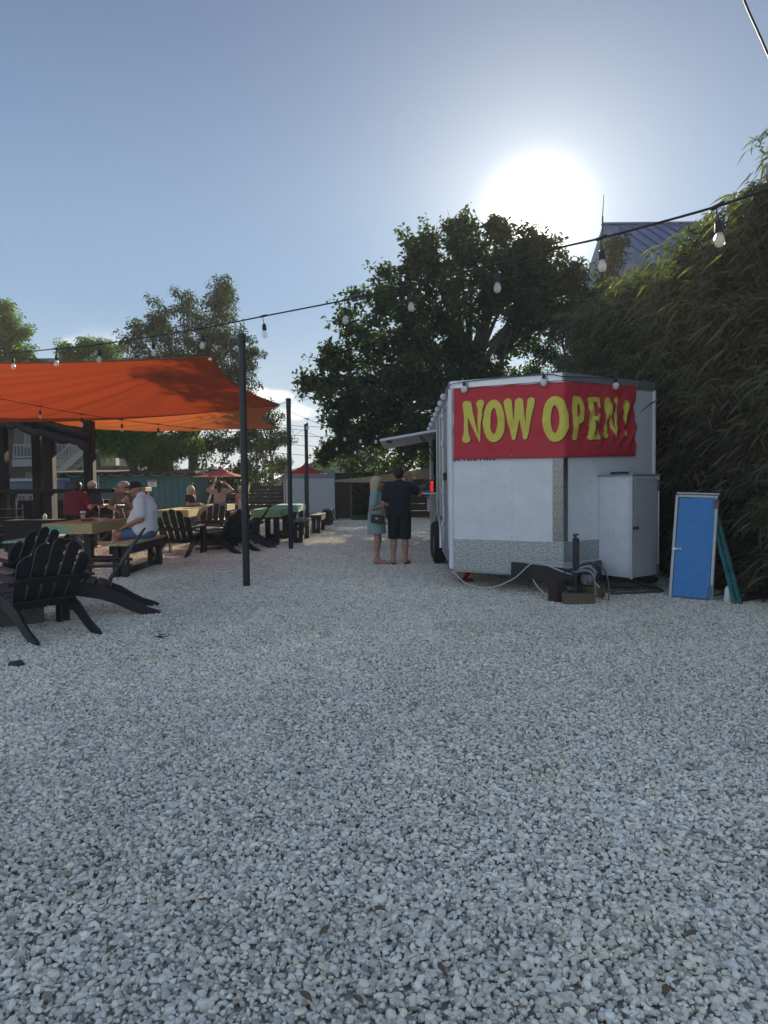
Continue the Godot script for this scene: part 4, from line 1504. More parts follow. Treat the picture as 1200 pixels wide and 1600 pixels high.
	for q in [[h0 + 0.08, 2.0], [h1 - 0.08, 2.0], [h0 + 0.6, 1.85]]:
		b = MB.new()
		b.tube([hp.call(q[0], q[1], 0.01), hp.call(q[0], 2.42, 0.32)], 0.012, 6)
		obj("gas_strut", b, M.black_metal, flap)
	b = MB.new()
	b.box((hp.call(h0 + 0.2, 1.245, 0.22) + hp.call(h1 - 0.2, 1.245, 0.22)) / 2, Vector3(0.46, 0.035, h1 - h0 - 0.4), Basis(Vector3.UP, -0.03), 0.006)
	var shelf := obj("serving_shelf", b, M.alu, t)
	for s in [h0 + 0.3, h1 - 0.3]:
		b = MB.new()
		b.tube([hp.call(s, 1.24, 0.42), hp.call(s, 1.62, 0.02)], 0.006, 5)
		obj("stay_cable", b, M.trim_grey, shelf)
	# inside: back wall and a steel shelf
	b = MB.new()
	b.bar(P(2.9, 1.5, 13.2), P(3.0, 1.5, 18.4), 0.06, 2.2, Vector3.UP)
	obj("inner_wall", b, M.tarp, t)
	b = MB.new()
	b.bar(P(1.32, 1.22, 14.1), P(1.42, 1.22, 17.4), 0.4, 0.04)
	obj("inner_counter", b, M.alu, t)
	# lit sign on the hatch jamb
	var sg := thing("led_sign", "small red lit sign beside the serving hatch of the trailer", "sign", hp.call(h0 + 1.2, 1.38, 0.05), -0.5)
	b = MB.new()
	b.box(Vector3.ZERO, Vector3(0.11, 0.29, 0.05), Basis.IDENTITY, 0.006)
	obj("case", b, M.black_metal, sg)
	tm = TextMesh.new()
	tm.text = "OPEN"
	tm.font = fnt
	tm.font_size = 32
	tm.pixel_size = 0.0026
	tm.depth = 0.004
	inst("lit_letters", tm, mat(0.6, 0.02, 0.02, 0.5, {"emission_enabled": true, "emission": Color(1.0, 0.13, 0.1), "emission_energy_multiplier": 0.75}), sg, Transform3D(Basis(Vector3.BACK, PI / 2), Vector3(0, 0, 0.028)))
	var jb := MB.new()
	jb.box(hp.call(h1 - 0.2, 0.92, 0.05), Vector3(0.1, 0.32, 0.2), Basis.IDENTITY, 0.01)
	obj("socket_box", jb, M.plastic_white, t)
	# wheels
	b = MB.new()
	seg(b, TL, TFL, 2.45, 4.5, 0.262, 0.86, 0.001, 0.006, 1.0)
	obj("well_shade_panel", b, M.dark, t)  # flat dark panel on the wall, recess shade put into its colour
	b = MB.new()
	var arch := []
	for i in 13:
		var a := PI * i / 12.0
		arch.append(hp.call(3.47 - cos(a) * 1.03, 0.34 + pow(sin(a), 0.45) * 0.54, 0.03))
	b.tube(arch, 0.028, 6)
	obj("fender_edge", b, M.alu, t)
	for s in [3.02, 3.88]:
		var wc: Vector3 = hp.call(s, 0.355, 0.04)
		var xf := Transform3D(Basis(Vector3.BACK, PI / 2), wc)
		b = MB.new()
		b.lathe([Vector2(0.2, -0.09), Vector2(0.3, -0.105), Vector2(0.345, -0.08), Vector2(0.355, -0.05), Vector2(0.355, 0.05), Vector2(0.345, 0.08), Vector2(0.3, 0.105), Vector2(0.2, 0.09)], 28, xf)
		var wh := obj("wheel", b, M.rubber, t)
		b = MB.new()
		b.lathe([Vector2(0.0, 0.06), Vector2(0.07, 0.07), Vector2(0.12, 0.03), Vector2(0.18, 0.05), Vector2(0.205, 0.085)], 20, xf)
		obj("rim", b, M.rim, wh)
	# frame, tongue, jack
	for q in [[TL + Vector2(0.35, 0.6), TFL + Vector2(0.3, -0.2)], [TR + Vector2(-0.4, 0.3), TFR + Vector2(-0.3, -0.2)]]:
		b = MB.new()
		b.bar(P(q[0].x, 0.26, q[0].y), P(q[1].x, 0.26, q[1].y), 0.07, 0.12)
		obj("chassis_beam", b, M.black_metal, t)
	for q in [[1.70, 9.5, 2.42, 8.6], [2.95, 9.75, 2.48, 8.62]]:
		b = MB.new()
		b.bar(P(q[0], 0.31, q[1]), P(q[2], 0.29, q[3]), 0.07, 0.2, Vector3.UP, 0.008)
		obj("tongue_beam", b, M.black_metal, t)
	b = MB.new()
	b.box(P(2.42, 0.385, 8.72), Vector3(0.3, 0.02, 0.3), Basis.IDENTITY, 0.004)
	b.box(P(2.43, 0.30, 8.55), Vector3(0.13, 0.12, 0.24), Basis.IDENTITY, 0.02)
	b.lathe([Vector2(0.0, 0.05), Vector2(0.03, 0.045), Vector2(0.042, 0.0), Vector2(0.036, -0.05), Vector2(0.0, -0.05)], 12, Transform3D(Basis.IDENTITY, P(2.43, 0.32, 8.42)))
	obj("coupler", b, M.cable_grey, t)
	b = MB.new()
	b.tube([P(2.31, 0.13, 8.62), P(2.31, 0.45, 8.62)], 0.028, 10)
	b.box(P(2.31, 0.56, 8.62), Vector3(0.07, 0.46, 0.07), Basis.IDENTITY, 0.008)
	b.box(P(2.31, 0.137, 8.62), Vector3(0.16, 0.014, 0.16))
	b.tube([P(2.31, 0.79, 8.62), P(2.31, 0.835, 8.62), P(2.335, 0.835, 8.6)], 0.012, 6)
	b.tube([P(2.285, 0.8, 8.62), P(2.285, 0.845, 8.62)], 0.01, 6)
	obj("tongue_jack", b, M.black_metal, t)
	b = MB.new()
	b.tube(spline([P(2.33, 0.4, 8.6), P(2.42, 0.46, 8.5), P(2.5, 0.4, 8.48), P(2.47, 0.3, 8.42), P(2.53, 0.22, 8.4)], 4), 0.016, 6)
	b.tube(spline([P(2.3, 0.38, 8.58), P(2.38, 0.42, 8.46), P(2.46, 0.36, 8.4), P(2.5, 0.12, 8.45)], 4), 0.011, 6)
	obj("safety_chain", b, M.trim_grey, t)
	b = MB.new()
	for q in [[0.42, 0.02], [0.38, 0.25]]:
		b.tube(spline([P(2.2, 0.36, 8.75), P(2.42, q[0] + 0.05, 8.6), P(2.6, q[0], 8.66), P(2.66, q[1], 8.72)], 4), 0.008, 6)
	b.tube(spline([P(2.05, 0.16, 8.9), P(2.15, 0.25, 8.8), P(2.25, 0.12, 8.7), P(2.36, 0.2, 8.62), P(2.42, 0.07, 8.7)], 4), 0.012, 6)
	obj("brake_wiring", b, M.cable_black, t)
	b = MB.new()
	b.tube([P(1.2, 0.3, 10.55), P(1.2, 0.08, 10.5)], 0.03, 8)
	b.bar(P(1.14, 0.03, 10.42), P(1.3, 0.2, 10.6), 0.04, 0.04)
	b.box(P(1.2, 0.025, 10.5), Vector3(0.2, 0.05, 0.2), Basis.IDENTITY, 0.01)
	obj("stabilizer_jack", b, M.red_paint, t)
	settle(t, P(2.4, 0, 14.2))
	trailer_kit()

func trailer_kit() -> void:
	# banner round the nose
	var dl := (TL - TN).normalized()
	var dr := (TR - TN).normalized()
	var rn := noise(1.0, 31, 3)
	var b := MB.new()
	var nl := Vector3(-dl.y * -1.0, 0, 0)
	b.grid(110, 36, func(u, v):
		var s: float = u * 2.934 - 1.49
		var d2 := dr if s > 0.0 else dl
		var p := TN + d2 * absf(s)
		# round the bend over the nose
		var e := exp(-absf(s) / 0.05) * 0.02
		var out := Vector3(-0.471, 0, 0.882) if s < 0.0 else Vector3(0.576, 0, 0.818)
		out = out.lerp(Vector3(0.05, 0, 1.0), clampf(1.0 - absf(s) / 0.08, 0, 1)).normalized()
		var yt := lerpf(2.747, 2.76, -s / 1.49) if s < 0.0 else lerpf(2.747, 2.787, s / 1.44)
		var yb := lerpf(1.775, 1.79, -s / 1.49) if s < 0.0 else lerpf(1.775, 1.815, s / 1.44)
		yt -= 0.012 * absf(sin(u * PI * 7.0))
		var r := 0.0
		# slack folds run down towards the lower right on the right-hand side
		var fold = u * 2.934 * (1.1 if s < 0.0 else 2.0) - v * (0.6 if s < 0.0 else -1.0)
		r += (0.014 if s < 0.0 else 0.032) * sin(fold * 15.0 + 2.0 * rn.get_noise_2d(u * 6.0, v * 3.0)) * sin(v * PI) * clampf(absf(s) * 2.0, 0.1, 1.0) * (0.5 + 0.5 * rn.get_noise_2d(u * 3.0 + 5.0, v * 2.0))
		r += 0.04 * rn.get_noise_2d(u * 5.0, v * 1.6) * sin(v * PI)
		return Vector3(p.x, lerpf(yt, yb, v), -p.y) + out * (0.045 + e * 0.3 + r), 1, 1, true)
	var bm := mat(1, 1, 1, 0.7, {"albedo_texture": banner_image(), "texture_repeat": false})
	var bn := thing("banner", "red fabric banner with yellow letters NOW OPEN! wrapped round the trailer nose", "banner")
	obj("cloth", b, bm, bn)
	b = MB.new()
	for u in [0.01, 0.14, 0.28, 0.42, 0.6, 0.75, 0.88, 0.99]:
		for yy in [0, 1]:
			var s: float = u * 2.934 - 1.49
			var p := TN + (dr if s > 0.0 else dl) * absf(s)
			var out := Vector3(-0.471, 0, 0.882) if s < 0.0 else Vector3(0.576, 0, 0.818)
			b.ball(Vector3(p.x, 2.735 if yy == 0 else 1.82, -p.y) + out * 0.033, Vector3.ONE * 0.011, 8, 5)
	obj("eyelets", b, M.alu, bn)
	settle(bn, P(TN.x, 1.78, TN.y))
	# globe lights along the roof edge
	var gl := thing("globe_light_string", "string of white globe bulbs along the trailer roof edge", "string lights")
	var sock := MB.new()
	sock.lathe([Vector2(0.0, 0.07), Vector2(0.018, 0.065), Vector2(0.022, 0.02), Vector2(0.02, 0.0)], 8)
	var sm := sock.mesh()
	var ball := MB.new()
	ball.ball(Vector3(0, -0.035, 0), Vector3(0.046, 0.05, 0.046), 12, 8)
	var gm := ball.mesh()
	var spots := []
	var ds := (TFL - TL).normalized()
	for s in [0.45, 1.35, 2.3, 3.25, 4.3, 5.5, 6.8, 8.1]:
		var p = TL + ds * s
		spots.append(P(p.x - 0.075, 2.74, p.y))
	for q in [[dl, 1.36, 2.765], [dl, 0.27, 2.775], [dr, 1.02, 2.78]]:
		var p: Vector2 = TN + (q[0] as Vector2) * q[1]
		spots.append(P(p.x, q[2], p.y) + Vector3(0, 0, 0.085))
	for p in spots:
		inst("socket", sm, M.cable_black, gl, Transform3D(Basis.IDENTITY, p))
		inst("bulb", gm, M.globe, gl, Transform3D(Basis.IDENTITY, p))
	b = MB.new()
	var path := []
	for i in range(7, -1, -1):
		path.append(spots[i] + Vector3(0.02, 0.075, 0))
	path.append_array([P(TL.x - 0.05, 2.79, TL.y - 0.04), spots[8] + Vector3(0, 0.07, -0.02), spots[9] + Vector3(0, 0.07, -0.02), P(TN.x, 2.8, TN.y - 0.05), spots[10] + Vector3(0, 0.075, -0.02)])
	b.tube(spline(path, 3), 0.006, 5)
	obj("wire", b, M.cable_black, gl)
	settle(gl, P(TN.x, 2.7, TN.y))
	# tall cabinet on the right of the nose
	var a0 := Vector2(2.87, 9.6)
	var n0 := Vector2(0.576, -0.818)
	var e0 := Vector2(0.818, 0.576)
	var c := a0 + n0 * 0.265 + e0 * 0.289
	var cab := thing("storage_cabinet", "tall narrow white metal cabinet beside the trailer tongue", "cabinet", P(c.x, 0.205, c.y), 0.0)
	cab.transform.basis = Basis(Vector3(e0.x, 0, -e0.y), Vector3.UP, Vector3(n0.x, 0, -n0.y))
	b = MB.new()
	b.box(Vector3(0, 0.67, -0.01), Vector3(0.556, 1.32, 0.50), Basis.IDENTITY, 0.004)
	obj("body", b, M.box_white, cab)
	b = MB.new()
	b.box(Vector3(0.015, 0.655, 0.253), Vector3(0.505, 1.27, 0.018), Basis.IDENTITY, 0.004)
	var dr2 := obj("door", b, mat(0.42, 0.44, 0.45, 0.5, {"albedo_texture": M.wear_tex.albedo_texture, "uv1_triplanar": true}), cab)  # grey door: the shade on this cabinet face put into its colour
	b = MB.new()
	b.box(Vector3(-0.23, 0.66, 0.272), Vector3(0.1, 0.028, 0.02), Basis.IDENTITY, 0.005)
	b.ball(Vector3(-0.2, 0.66, 0.285), Vector3(0.02, 0.022, 0.015), 8, 6)
	obj("latch", b, M.black_metal, dr2)
	for q in [[-0.283, M.frame_white], [0.288, M.alu]]:
		b = MB.new()
		b.box(Vector3(q[0], 0.665, 0.25), Vector3(0.028, 1.33, 0.036), Basis.IDENTITY, 0.004)
		obj("edge_trim", b, q[1], cab)
	for y in [1.2, 0.08]:
		b = MB.new()
		b.box(Vector3(0.265, y, 0.268), Vector3(0.05, 0.15, 0.014), Basis.IDENTITY, 0.004)
		obj("hinge", b, M.cable_grey, cab)
	b = MB.new()
	b.box(Vector3(0, 1.338, 0.0), Vector3(0.61, 0.022, 0.57), Basis(Vector3.RIGHT, -0.012), 0.004)
	obj("lid", b, M.trim_grey, cab)
	b = MB.new()
	b.lathe([Vector2(0.12, 1.35), Vector2(0.12, 1.372), Vector2(0.1, 1.384), Vector2(0.0, 1.388)], 18, Transform3D(Basis.IDENTITY, Vector3(-0.16, 0, -0.02)))
	obj("vent_cap", b, M.black_metal, cab)
	b = MB.new()
	for k in 6:
		b.ball(Vector3(-0.279, 0.1 + k * 0.23, -0.22), Vector3.ONE * 0.006, 6, 4)
		b.ball(Vector3(-0.279, 0.1 + k * 0.23, 0.2), Vector3.ONE * 0.006, 6, 4)
	obj("screws", b, M.trim_grey, cab)
	b = MB.new()
	b.bar(Vector3(-0.2, -0.03, -0.3), Vector3(-0.2, -0.03, 0.25), 0.05, 0.06)
	b.bar(Vector3(0.2, -0.03, -0.3), Vector3(0.2, -0.03, 0.25), 0.05, 0.06)
	obj("bracket", b, M.black_metal, cab)
	# blocks under the jack
	b = MB.new()
	b.box(Vector3(0, 0.065, 0), Vector3(0.37, 0.13, 0.16), Basis(Vector3.UP, 0.06), 0.008)
	var bl := obj("wood_block", b, M.block_wood)
	bl.position = P(2.335, 0.0, 8.6)
	tag(bl, "grey weathered timber block lying under the trailer jack", "wood block", "blocks under the trailer tongue")
	b = MB.new()
	b.box(Vector3(0, 0.14, 0), Vector3(0.14, 0.28, 0.16), Basis(Vector3.UP, 0.5), 0.008)
	bl = obj("wood_block", b, M.red_block)
	bl.position = P(2.11, 0.0, 8.76)
	tag(bl, "dark reddish timber block standing upright left of the jack", "wood block", "blocks under the trailer tongue")
	var cr := thing("slatted_crate", "small yellowish slatted wooden crate under the trailer nose", "crate", P(2.66, 0.0, 9.0), -0.35)
	for i in 4:
		b = MB.new()
		b.box(Vector3(-0.075 + i * 0.05, 0.095, 0.06 - 0.03), Vector3(0.04, 0.17, 0.015), Basis(Vector3.RIGHT, -0.25), 0.003)
		obj("slat", b, mat(0.2, 0.15, 0.06, 0.8), cr)
	b = MB.new()
	b.box(Vector3(0, 0.03, -0.06), Vector3(0.22, 0.06, 0.14), Basis.IDENTITY, 0.004)
	obj("base", b, M.block_wood, cr)
	# cables and hoses
	var cab1 := MB.new()
	cab1.tube(spline([P(1.0, 0.82, 12.5), P(0.98, 0.35, 11.9), P(1.0, 0.22, 11.0), P(0.9, 0.2, 10.4), P(0.95, 0.23, 9.86), P(1.12, 0.09, 9.72), P(1.4, 0.06, 9.55), P(1.68, 0.2, 9.35), P(1.86, 0.41, 9.15), P(1.98, 0.44, 9.1), P(2.2, 0.36, 8.78), P(2.34, 0.33, 8.7)], 6), 0.008, 6)
	tag(obj("power_cable", cab1, M.cable_white), "white power cable drooping along the foot of the trailer", "cable", "cables round the trailer")
	var cab2 := MB.new()
	cab2.tube(spline([P(1.9, 0.28, 9.3), P(1.93, 0.16, 9.1), P(2.02, 0.06, 8.95), P(2.12, 0.025, 8.75)], 6), 0.008, 6)
	tag(obj("power_cable", cab2, M.cable_white), "short pale cable hanging from the tongue to the ground", "cable", "cables round the trailer")
	var cab3 := MB.new()
	cab3.tube(spline([P(2.36, 0.43, 8.75), P(2.52, 0.47, 8.8), P(2.7, 0.4, 8.85), P(2.76, 0.22, 8.8), P(2.74, 0.02, 8.72)], 6), 0.01, 6)
	tag(obj("power_cable", cab3, M.cable_grey), "grey cable arching beside the white cabinet to the gravel", "cable", "cables round the trailer")
	rng.seed = 44
	for k in 3:
		var hb := MB.new()
		var pts := []
		for i in 22:
			var a := i * 0.62 + k * 2.0
			pts.append(P(3.25 + cos(a) * (0.32 + k * 0.07) + 0.05 * rng.randf(), 0.025 + i * 0.003 + k * 0.025, 9.85 + sin(a) * 0.24))
		pts.append(P(3.65, 0.03, 9.5))
		pts.append(P(3.55 - k * 0.5, 0.03, 9.25 + k * 0.12))
		pts.append(P(2.9 - k * 0.1, 0.025, 9.15 + k * 0.1))
		hb.tube(spline(pts, 3), 0.017, 6)
		tag(obj("garden_hose", hb, [M.hose, M.cable_grey, M.hose][k]), ["dark hose coiled on the ground under the white cabinet, lowest", "pale grey hose loop trailing left from under the cabinet", "dark hose coiled on top of the heap under the cabinet"][k], "hose", "hoses under the cabinet")
	# blue door leaning by the hedge
	var bd := thing("blue_door", "blue panel door in a worn white frame leaning by the hedge", "door", P(3.5555, 0.0, 8.935))
	var bx := Vector3(0.409, 0, 0.315).normalized()
	var by := Vector3(0.16, 1.27, -0.28).normalized()
	by = (by - bx * by.dot(bx)).normalized()
	bd.transform.basis = Basis(bx, by, bx.cross(by))
	b = MB.new()
	b.box(Vector3(0.258, 0.655, 0), Vector3(0.43, 1.26, 0.022), Basis.IDENTITY, 0.003)
	obj("panel", b, M.blue, bd)
	for q in [[Vector3(0.018, 0.66, 0.004), Vector3(0.034, 1.32, 0.034)], [Vector3(0.494, 0.675, 0.004), Vector3(0.034, 1.27, 0.034)], [Vector3(0.255, 1.302, 0.006), Vector3(0.44, 0.03, 0.032)], [Vector3(0.26, 1.342, -0.012), Vector3(0.52, 0.02, 0.03)]]:
		b = MB.new()
		b.box(q[0], q[1], Basis(Vector3.BACK, 0.006 if q[1].y > 1.0 else -0.03), 0.003)
		obj("frame", b, M.frame_white, bd)
	b = MB.new()
	b.box(Vector3(0.062, 0.62, 0.022), Vector3(0.12, 0.034, 0.02), Basis.IDENTITY, 0.005)
	b.ball(Vector3(0.08, 0.62, 0.035), Vector3(0.026, 0.014, 0.012), 8, 6)
	obj("latch", b, M.alu, bd)
	for y in [0.1, 1.2]:
		b = MB.new()
		b.box(Vector3(0.478, y, 0.02), Vector3(0.05, 0.12, 0.012), Basis.IDENTITY, 0.003)
		obj("hinge", b, M.cable_grey, bd)
	b = MB.new()
	b.box(Vector3(0.496, 0.1, 0.012), Vector3(0.03, 0.2, 0.026))
	obj("blue_foot", b, M.blue, bd)
	# teal boards and bottle
	for k in 2:
		b = MB.new()
		b.bar(Vector3(0, 0.0, 0), Vector3(-0.045, 1.02, -0.5), 0.046, 0.02, Vector3(0.2, 0.3, 1), 0.002)
		var tb := obj("teal_board", b, M.teal_board)
		tb.position = P(4.135 + k * 0.058, 0.005, 8.42 - k * 0.012)
		tag(tb, ["left of two narrow teal boards leaning against the hedge", "right of two narrow teal boards leaning against the hedge"][k], "board", "teal boards by the hedge")
	b = MB.new()
	b.lathe([Vector2(0.0, 0.0), Vector2(0.045, 0.0), Vector2(0.05, 0.01), Vector2(0.05, 0.15), Vector2(0.045, 0.175), Vector2(0.022, 0.195), Vector2(0.02, 0.215), Vector2(0.024, 0.217), Vector2(0.024, 0.235), Vector2(0.0, 0.236)], 16)
	var jug := obj("plastic_bottle", b, M.plastic_white)
	jug.transform = Transform3D(Basis(Vector3.BACK, -0.1).rotated(Vector3.RIGHT, 0.04), Vector3(4.120, 0.000, -8.563))
	tag(jug, "small white plastic bottle standing left of the teal boards", "bottle")
	b = MB.new()
	b.tube(spline([P(4.3, 0.03, 8.6), P(4.7, 0.05, 8.7), P(5.3, 0.03, 8.5), P(6.0, 0.03, 8.6)], 5), 0.035, 7)
	tag(obj("drain_pipe", b, M.cable_black), "black pipe lying along the foot of the bamboo hedge", "pipe")

# ---------------------------------------------------------------- furniture
func adirondack(label: String, at: Vector3, turn: float) -> Node3D:
	var t := thing("adirondack_chair", label, "chair", at, turn, "black adirondack chairs")
	t.scale = Vector3.ONE * 1.05
	var side := Transform3D(Basis(Vector3.BACK, Vector3.UP, Vector3.LEFT), Vector3.ZERO)
	var prof := PackedVector2Array([Vector2(-0.46, 0.40), Vector2(-0.2, 0.375), Vector2(0.05, 0.32), Vector2(0.2, 0.255), Vector2(0.32, 0.17), Vector2(0.44, 0.1), Vector2(0.58, 0.045), Vector2(0.615, 0.02), Vector2(0.6, 0.0), Vector2(0.44, 0.0), Vector2(0.3, 0.055), Vector2(0.16, 0.135), Vector2(0.0, 0.2), Vector2(-0.22, 0.25), Vector2(-0.46, 0.285)])
	for x in [-0.29, 0.29]:
		var b := MB.new()
		b.prism(prof, 0.028, Transform3D(side.basis, Vector3(x, 0, 0)))
		obj("rear_leg", b, M.black_wood, t)
		b = MB.new()
		b.box(Vector3(x * 1.12, 0.275, -0.36), Vector3(0.028, 0.55, 0.11), Basis.IDENTITY, 0.004)
		obj("front_leg", b, M.black_wood, t)
		b = MB.new()
		var s := signf(x)
		var arm := PackedVector2Array()
		for i in 7:
			var a := PI * i / 6.0
			arm.append(Vector2(s * 0.35 + cos(a) * 0.075, 0.45 + sin(a) * 0.06))
		arm.append_array([Vector2(s * 0.35 - 0.075, 0.1), Vector2(s * 0.35 - 0.03 - s * 0.0, -0.33), Vector2(s * 0.35 + 0.035, -0.33), Vector2(s * 0.35 + 0.075, 0.1)])
		b.prism(arm, 0.024, Transform3D(Basis(Vector3.RIGHT, Vector3(0, 0.03, -1).normalized(), Vector3(0, 1, 0.03).normalized()), Vector3(0, 0.562, 0)))
		obj("arm", b, M.black_wood, t)
	for i in 5:
		var b := MB.new()
		var z := -0.42 + i * 0.105
		b.box(Vector3(0, 0.412 - maxf(0.0, z + 0.2) * 0.2 - (z + 0.46) * 0.06, z), Vector3(0.6, 0.022, 0.092), Basis(Vector3.RIGHT, 0.12 + i * 0.03), 0.004)
		obj("seat_slat", b, M.grey_seat, t)
	var lean := Basis(Vector3.RIGHT, 0.6)
	for i in 5:
		var b := MB.new()
		var k := i - 2
		var h := 0.84 - 0.05 * k * k
		var w := 0.116
		var poly := PackedVector2Array([Vector2(-w / 2 * 0.86, 0), Vector2(w / 2 * 0.86, 0)])
		for j in 7:
			var a := PI * j / 6.0
			poly.append(Vector2(cos(a) * w / 2 + 0.0, h - 0.055 + sin(a) * 0.055 - absf(k) * 0.02 * cos(a) * signf(k)))
		b.prism(poly, 0.02, Transform3D(lean * Basis(Vector3.BACK, -k * 0.035), Vector3(k * 0.119, 0.245, 0.0)))
		obj("back_slat", b, M.black_wood, t)
	for q in [[0.3, 0.075, 0.6], [0.535, 0.235, 0.78]]:
		var b := MB.new()
		b.box(Vector3(0, q[0], q[1]), Vector3(q[2], 0.075, 0.028), lean, 0.004)
		obj("back_brace", b, M.black_wood, t)
	return t

func drum_table(label: String, at: Vector3, r: float, h: float) -> void:
	var t := thing("barrel_table", label, "table", at, 0.0, "half barrel tables between the chairs")
	var b := MB.new()
	b.lathe([Vector2(0.0, h), Vector2(r + 0.03, h), Vector2(r + 0.045, h - 0.01), Vector2(r + 0.045, h - 0.03), Vector2(r + 0.02, h - 0.035)], 28, Transform3D.IDENTITY, false)
	obj("table_top", b, M.steel_top, t)
	for i in 18:
		b = MB.new()
		var a := TAU * i / 18
		b.box(Vector3(cos(a) * r, h / 2 - 0.02, sin(a) * r), Vector3(0.025, h - 0.04, TAU * r / 18 - 0.006), Basis(Vector3.UP, -a), 0.005)
		obj("stave", b, M.stave, t)
	for y in [0.07, h - 0.13]:
		b = MB.new()
		b.lathe([Vector2(r + 0.012, y), Vector2(r + 0.018, y + 0.005), Vector2(r + 0.018, y + 0.035), Vector2(r + 0.012, y + 0.04)], 28, Transform3D.IDENTITY, false)
		obj("hoop", b, M.rim, t)

func picnic_table(label: String, at: Vector3, w: float, l: float, cols: Array, ends: Array) -> Node3D:
	# at: middle of the table on the ground, long side along the yard
	var t := thing("picnic_table", label, "table", at, 0.0, "chunky painted picnic tables")
	var n := 6
	var grad := func(z: float) -> Color:
		var u := clampf(z / l + 0.5, 0.0, 1.0) * (cols.size() - 1)
		var i := mini(int(u), cols.size() - 2)
		return (cols[i] as Color).lerp(cols[i + 1], u - i)
	for i in n:
		var b := MB.new()
		var pw := w / n
		var x := -w / 2 + pw * (i + 0.5)
		for k in 8:
			b.col = grad.call(-l / 2 + l * (k + 0.5) / 8)
			b.col = b.col * (0.9 + 0.02 * ((i * 7) % 9))
			b.box(Vector3(x, 0.822, -l / 2 + l * (k + 0.5) / 8), Vector3(pw - 0.006, 0.036, l / 8 + 0.0002))
		obj("top_plank", b, M.paint, t)
	for s in [-1.0, 1.0]:
		var b := MB.new()
		for k in 8:
			var z := -l / 2 + l * (k + 0.5) / 8
			b.col = grad.call(z)
			b.box(Vector3(s * (w / 2 - 0.02), 0.732, z), Vector3(0.036, 0.142, l / 8 + 0.0002))
		obj("apron", b, M.paint, t)
		b = MB.new()
		for k in 10:
			var u := (k + 0.5) / 10
			b.col = (ends[0] as Color).lerp(ends[1], smoothstep(0.25, 0.75, u))
			b.box(Vector3(-w / 2 + 0.04 + (w - 0.08) * u, 0.732, s * (l / 2 - 0.02)), Vector3((w - 0.08) / 10 + 0.0002, 0.142, 0.036))
		obj("apron", b, M.paint, t)
		for z in [-l / 2 + 0.14, l / 2 - 0.14]:
			b = MB.new()
			b.box(Vector3(s * (w / 2 - 0.12), 0.33, z), Vector3(0.13, 0.66, 0.13), Basis.IDENTITY, 0.006)
			obj("leg", b, M.dark_wood, t)
	for z in [-l / 2 + 0.14, l / 2 - 0.14]:
		var b := MB.new()
		b.box(Vector3(0, 0.07, z), Vector3(w - 0.37, 0.12, 0.1), Basis.IDENTITY, 0.006)
		obj("foot_beam", b, M.dark_wood, t)
	return t

func bench(label: String, at: Vector3, l: float, top: Material, turn := 0.0, h := 0.55) -> Node3D:
	var t := thing("bench", label, "bench", at, turn, "picnic benches")
	for x in [-0.085, 0.085]:
		var b := MB.new()
		b.box(Vector3(x, h - 0.018, 0), Vector3(0.16, 0.036, l), Basis.IDENTITY, 0.005)
		obj("seat_plank", b, top, t)
	for x in [-0.14, 0.14]:
		var b := MB.new()
		b.box(Vector3(x, h - 0.105, 0), Vector3(0.034, 0.136, l - 0.06), Basis.IDENTITY, 0.004)
		obj("apron", b, M.dark_wood, t)
	for z in [-l / 2 + 0.12, l / 2 - 0.12]:
		for x in [-0.07, 0.07]:
			var b := MB.new()
			b.box(Vector3(x, (h - 0.04) / 2, z), Vector3(0.1, h - 0.05, 0.12), Basis.IDENTITY, 0.005)
			obj("leg", b, M.dark_wood, t)
	var b := MB.new()
	b.box(Vector3(0, 0.07, 0), Vector3(0.06, 0.1, l - 0.4), Basis.IDENTITY, 0.005)
	obj("stretcher", b, M.dark_wood, t)
	return t

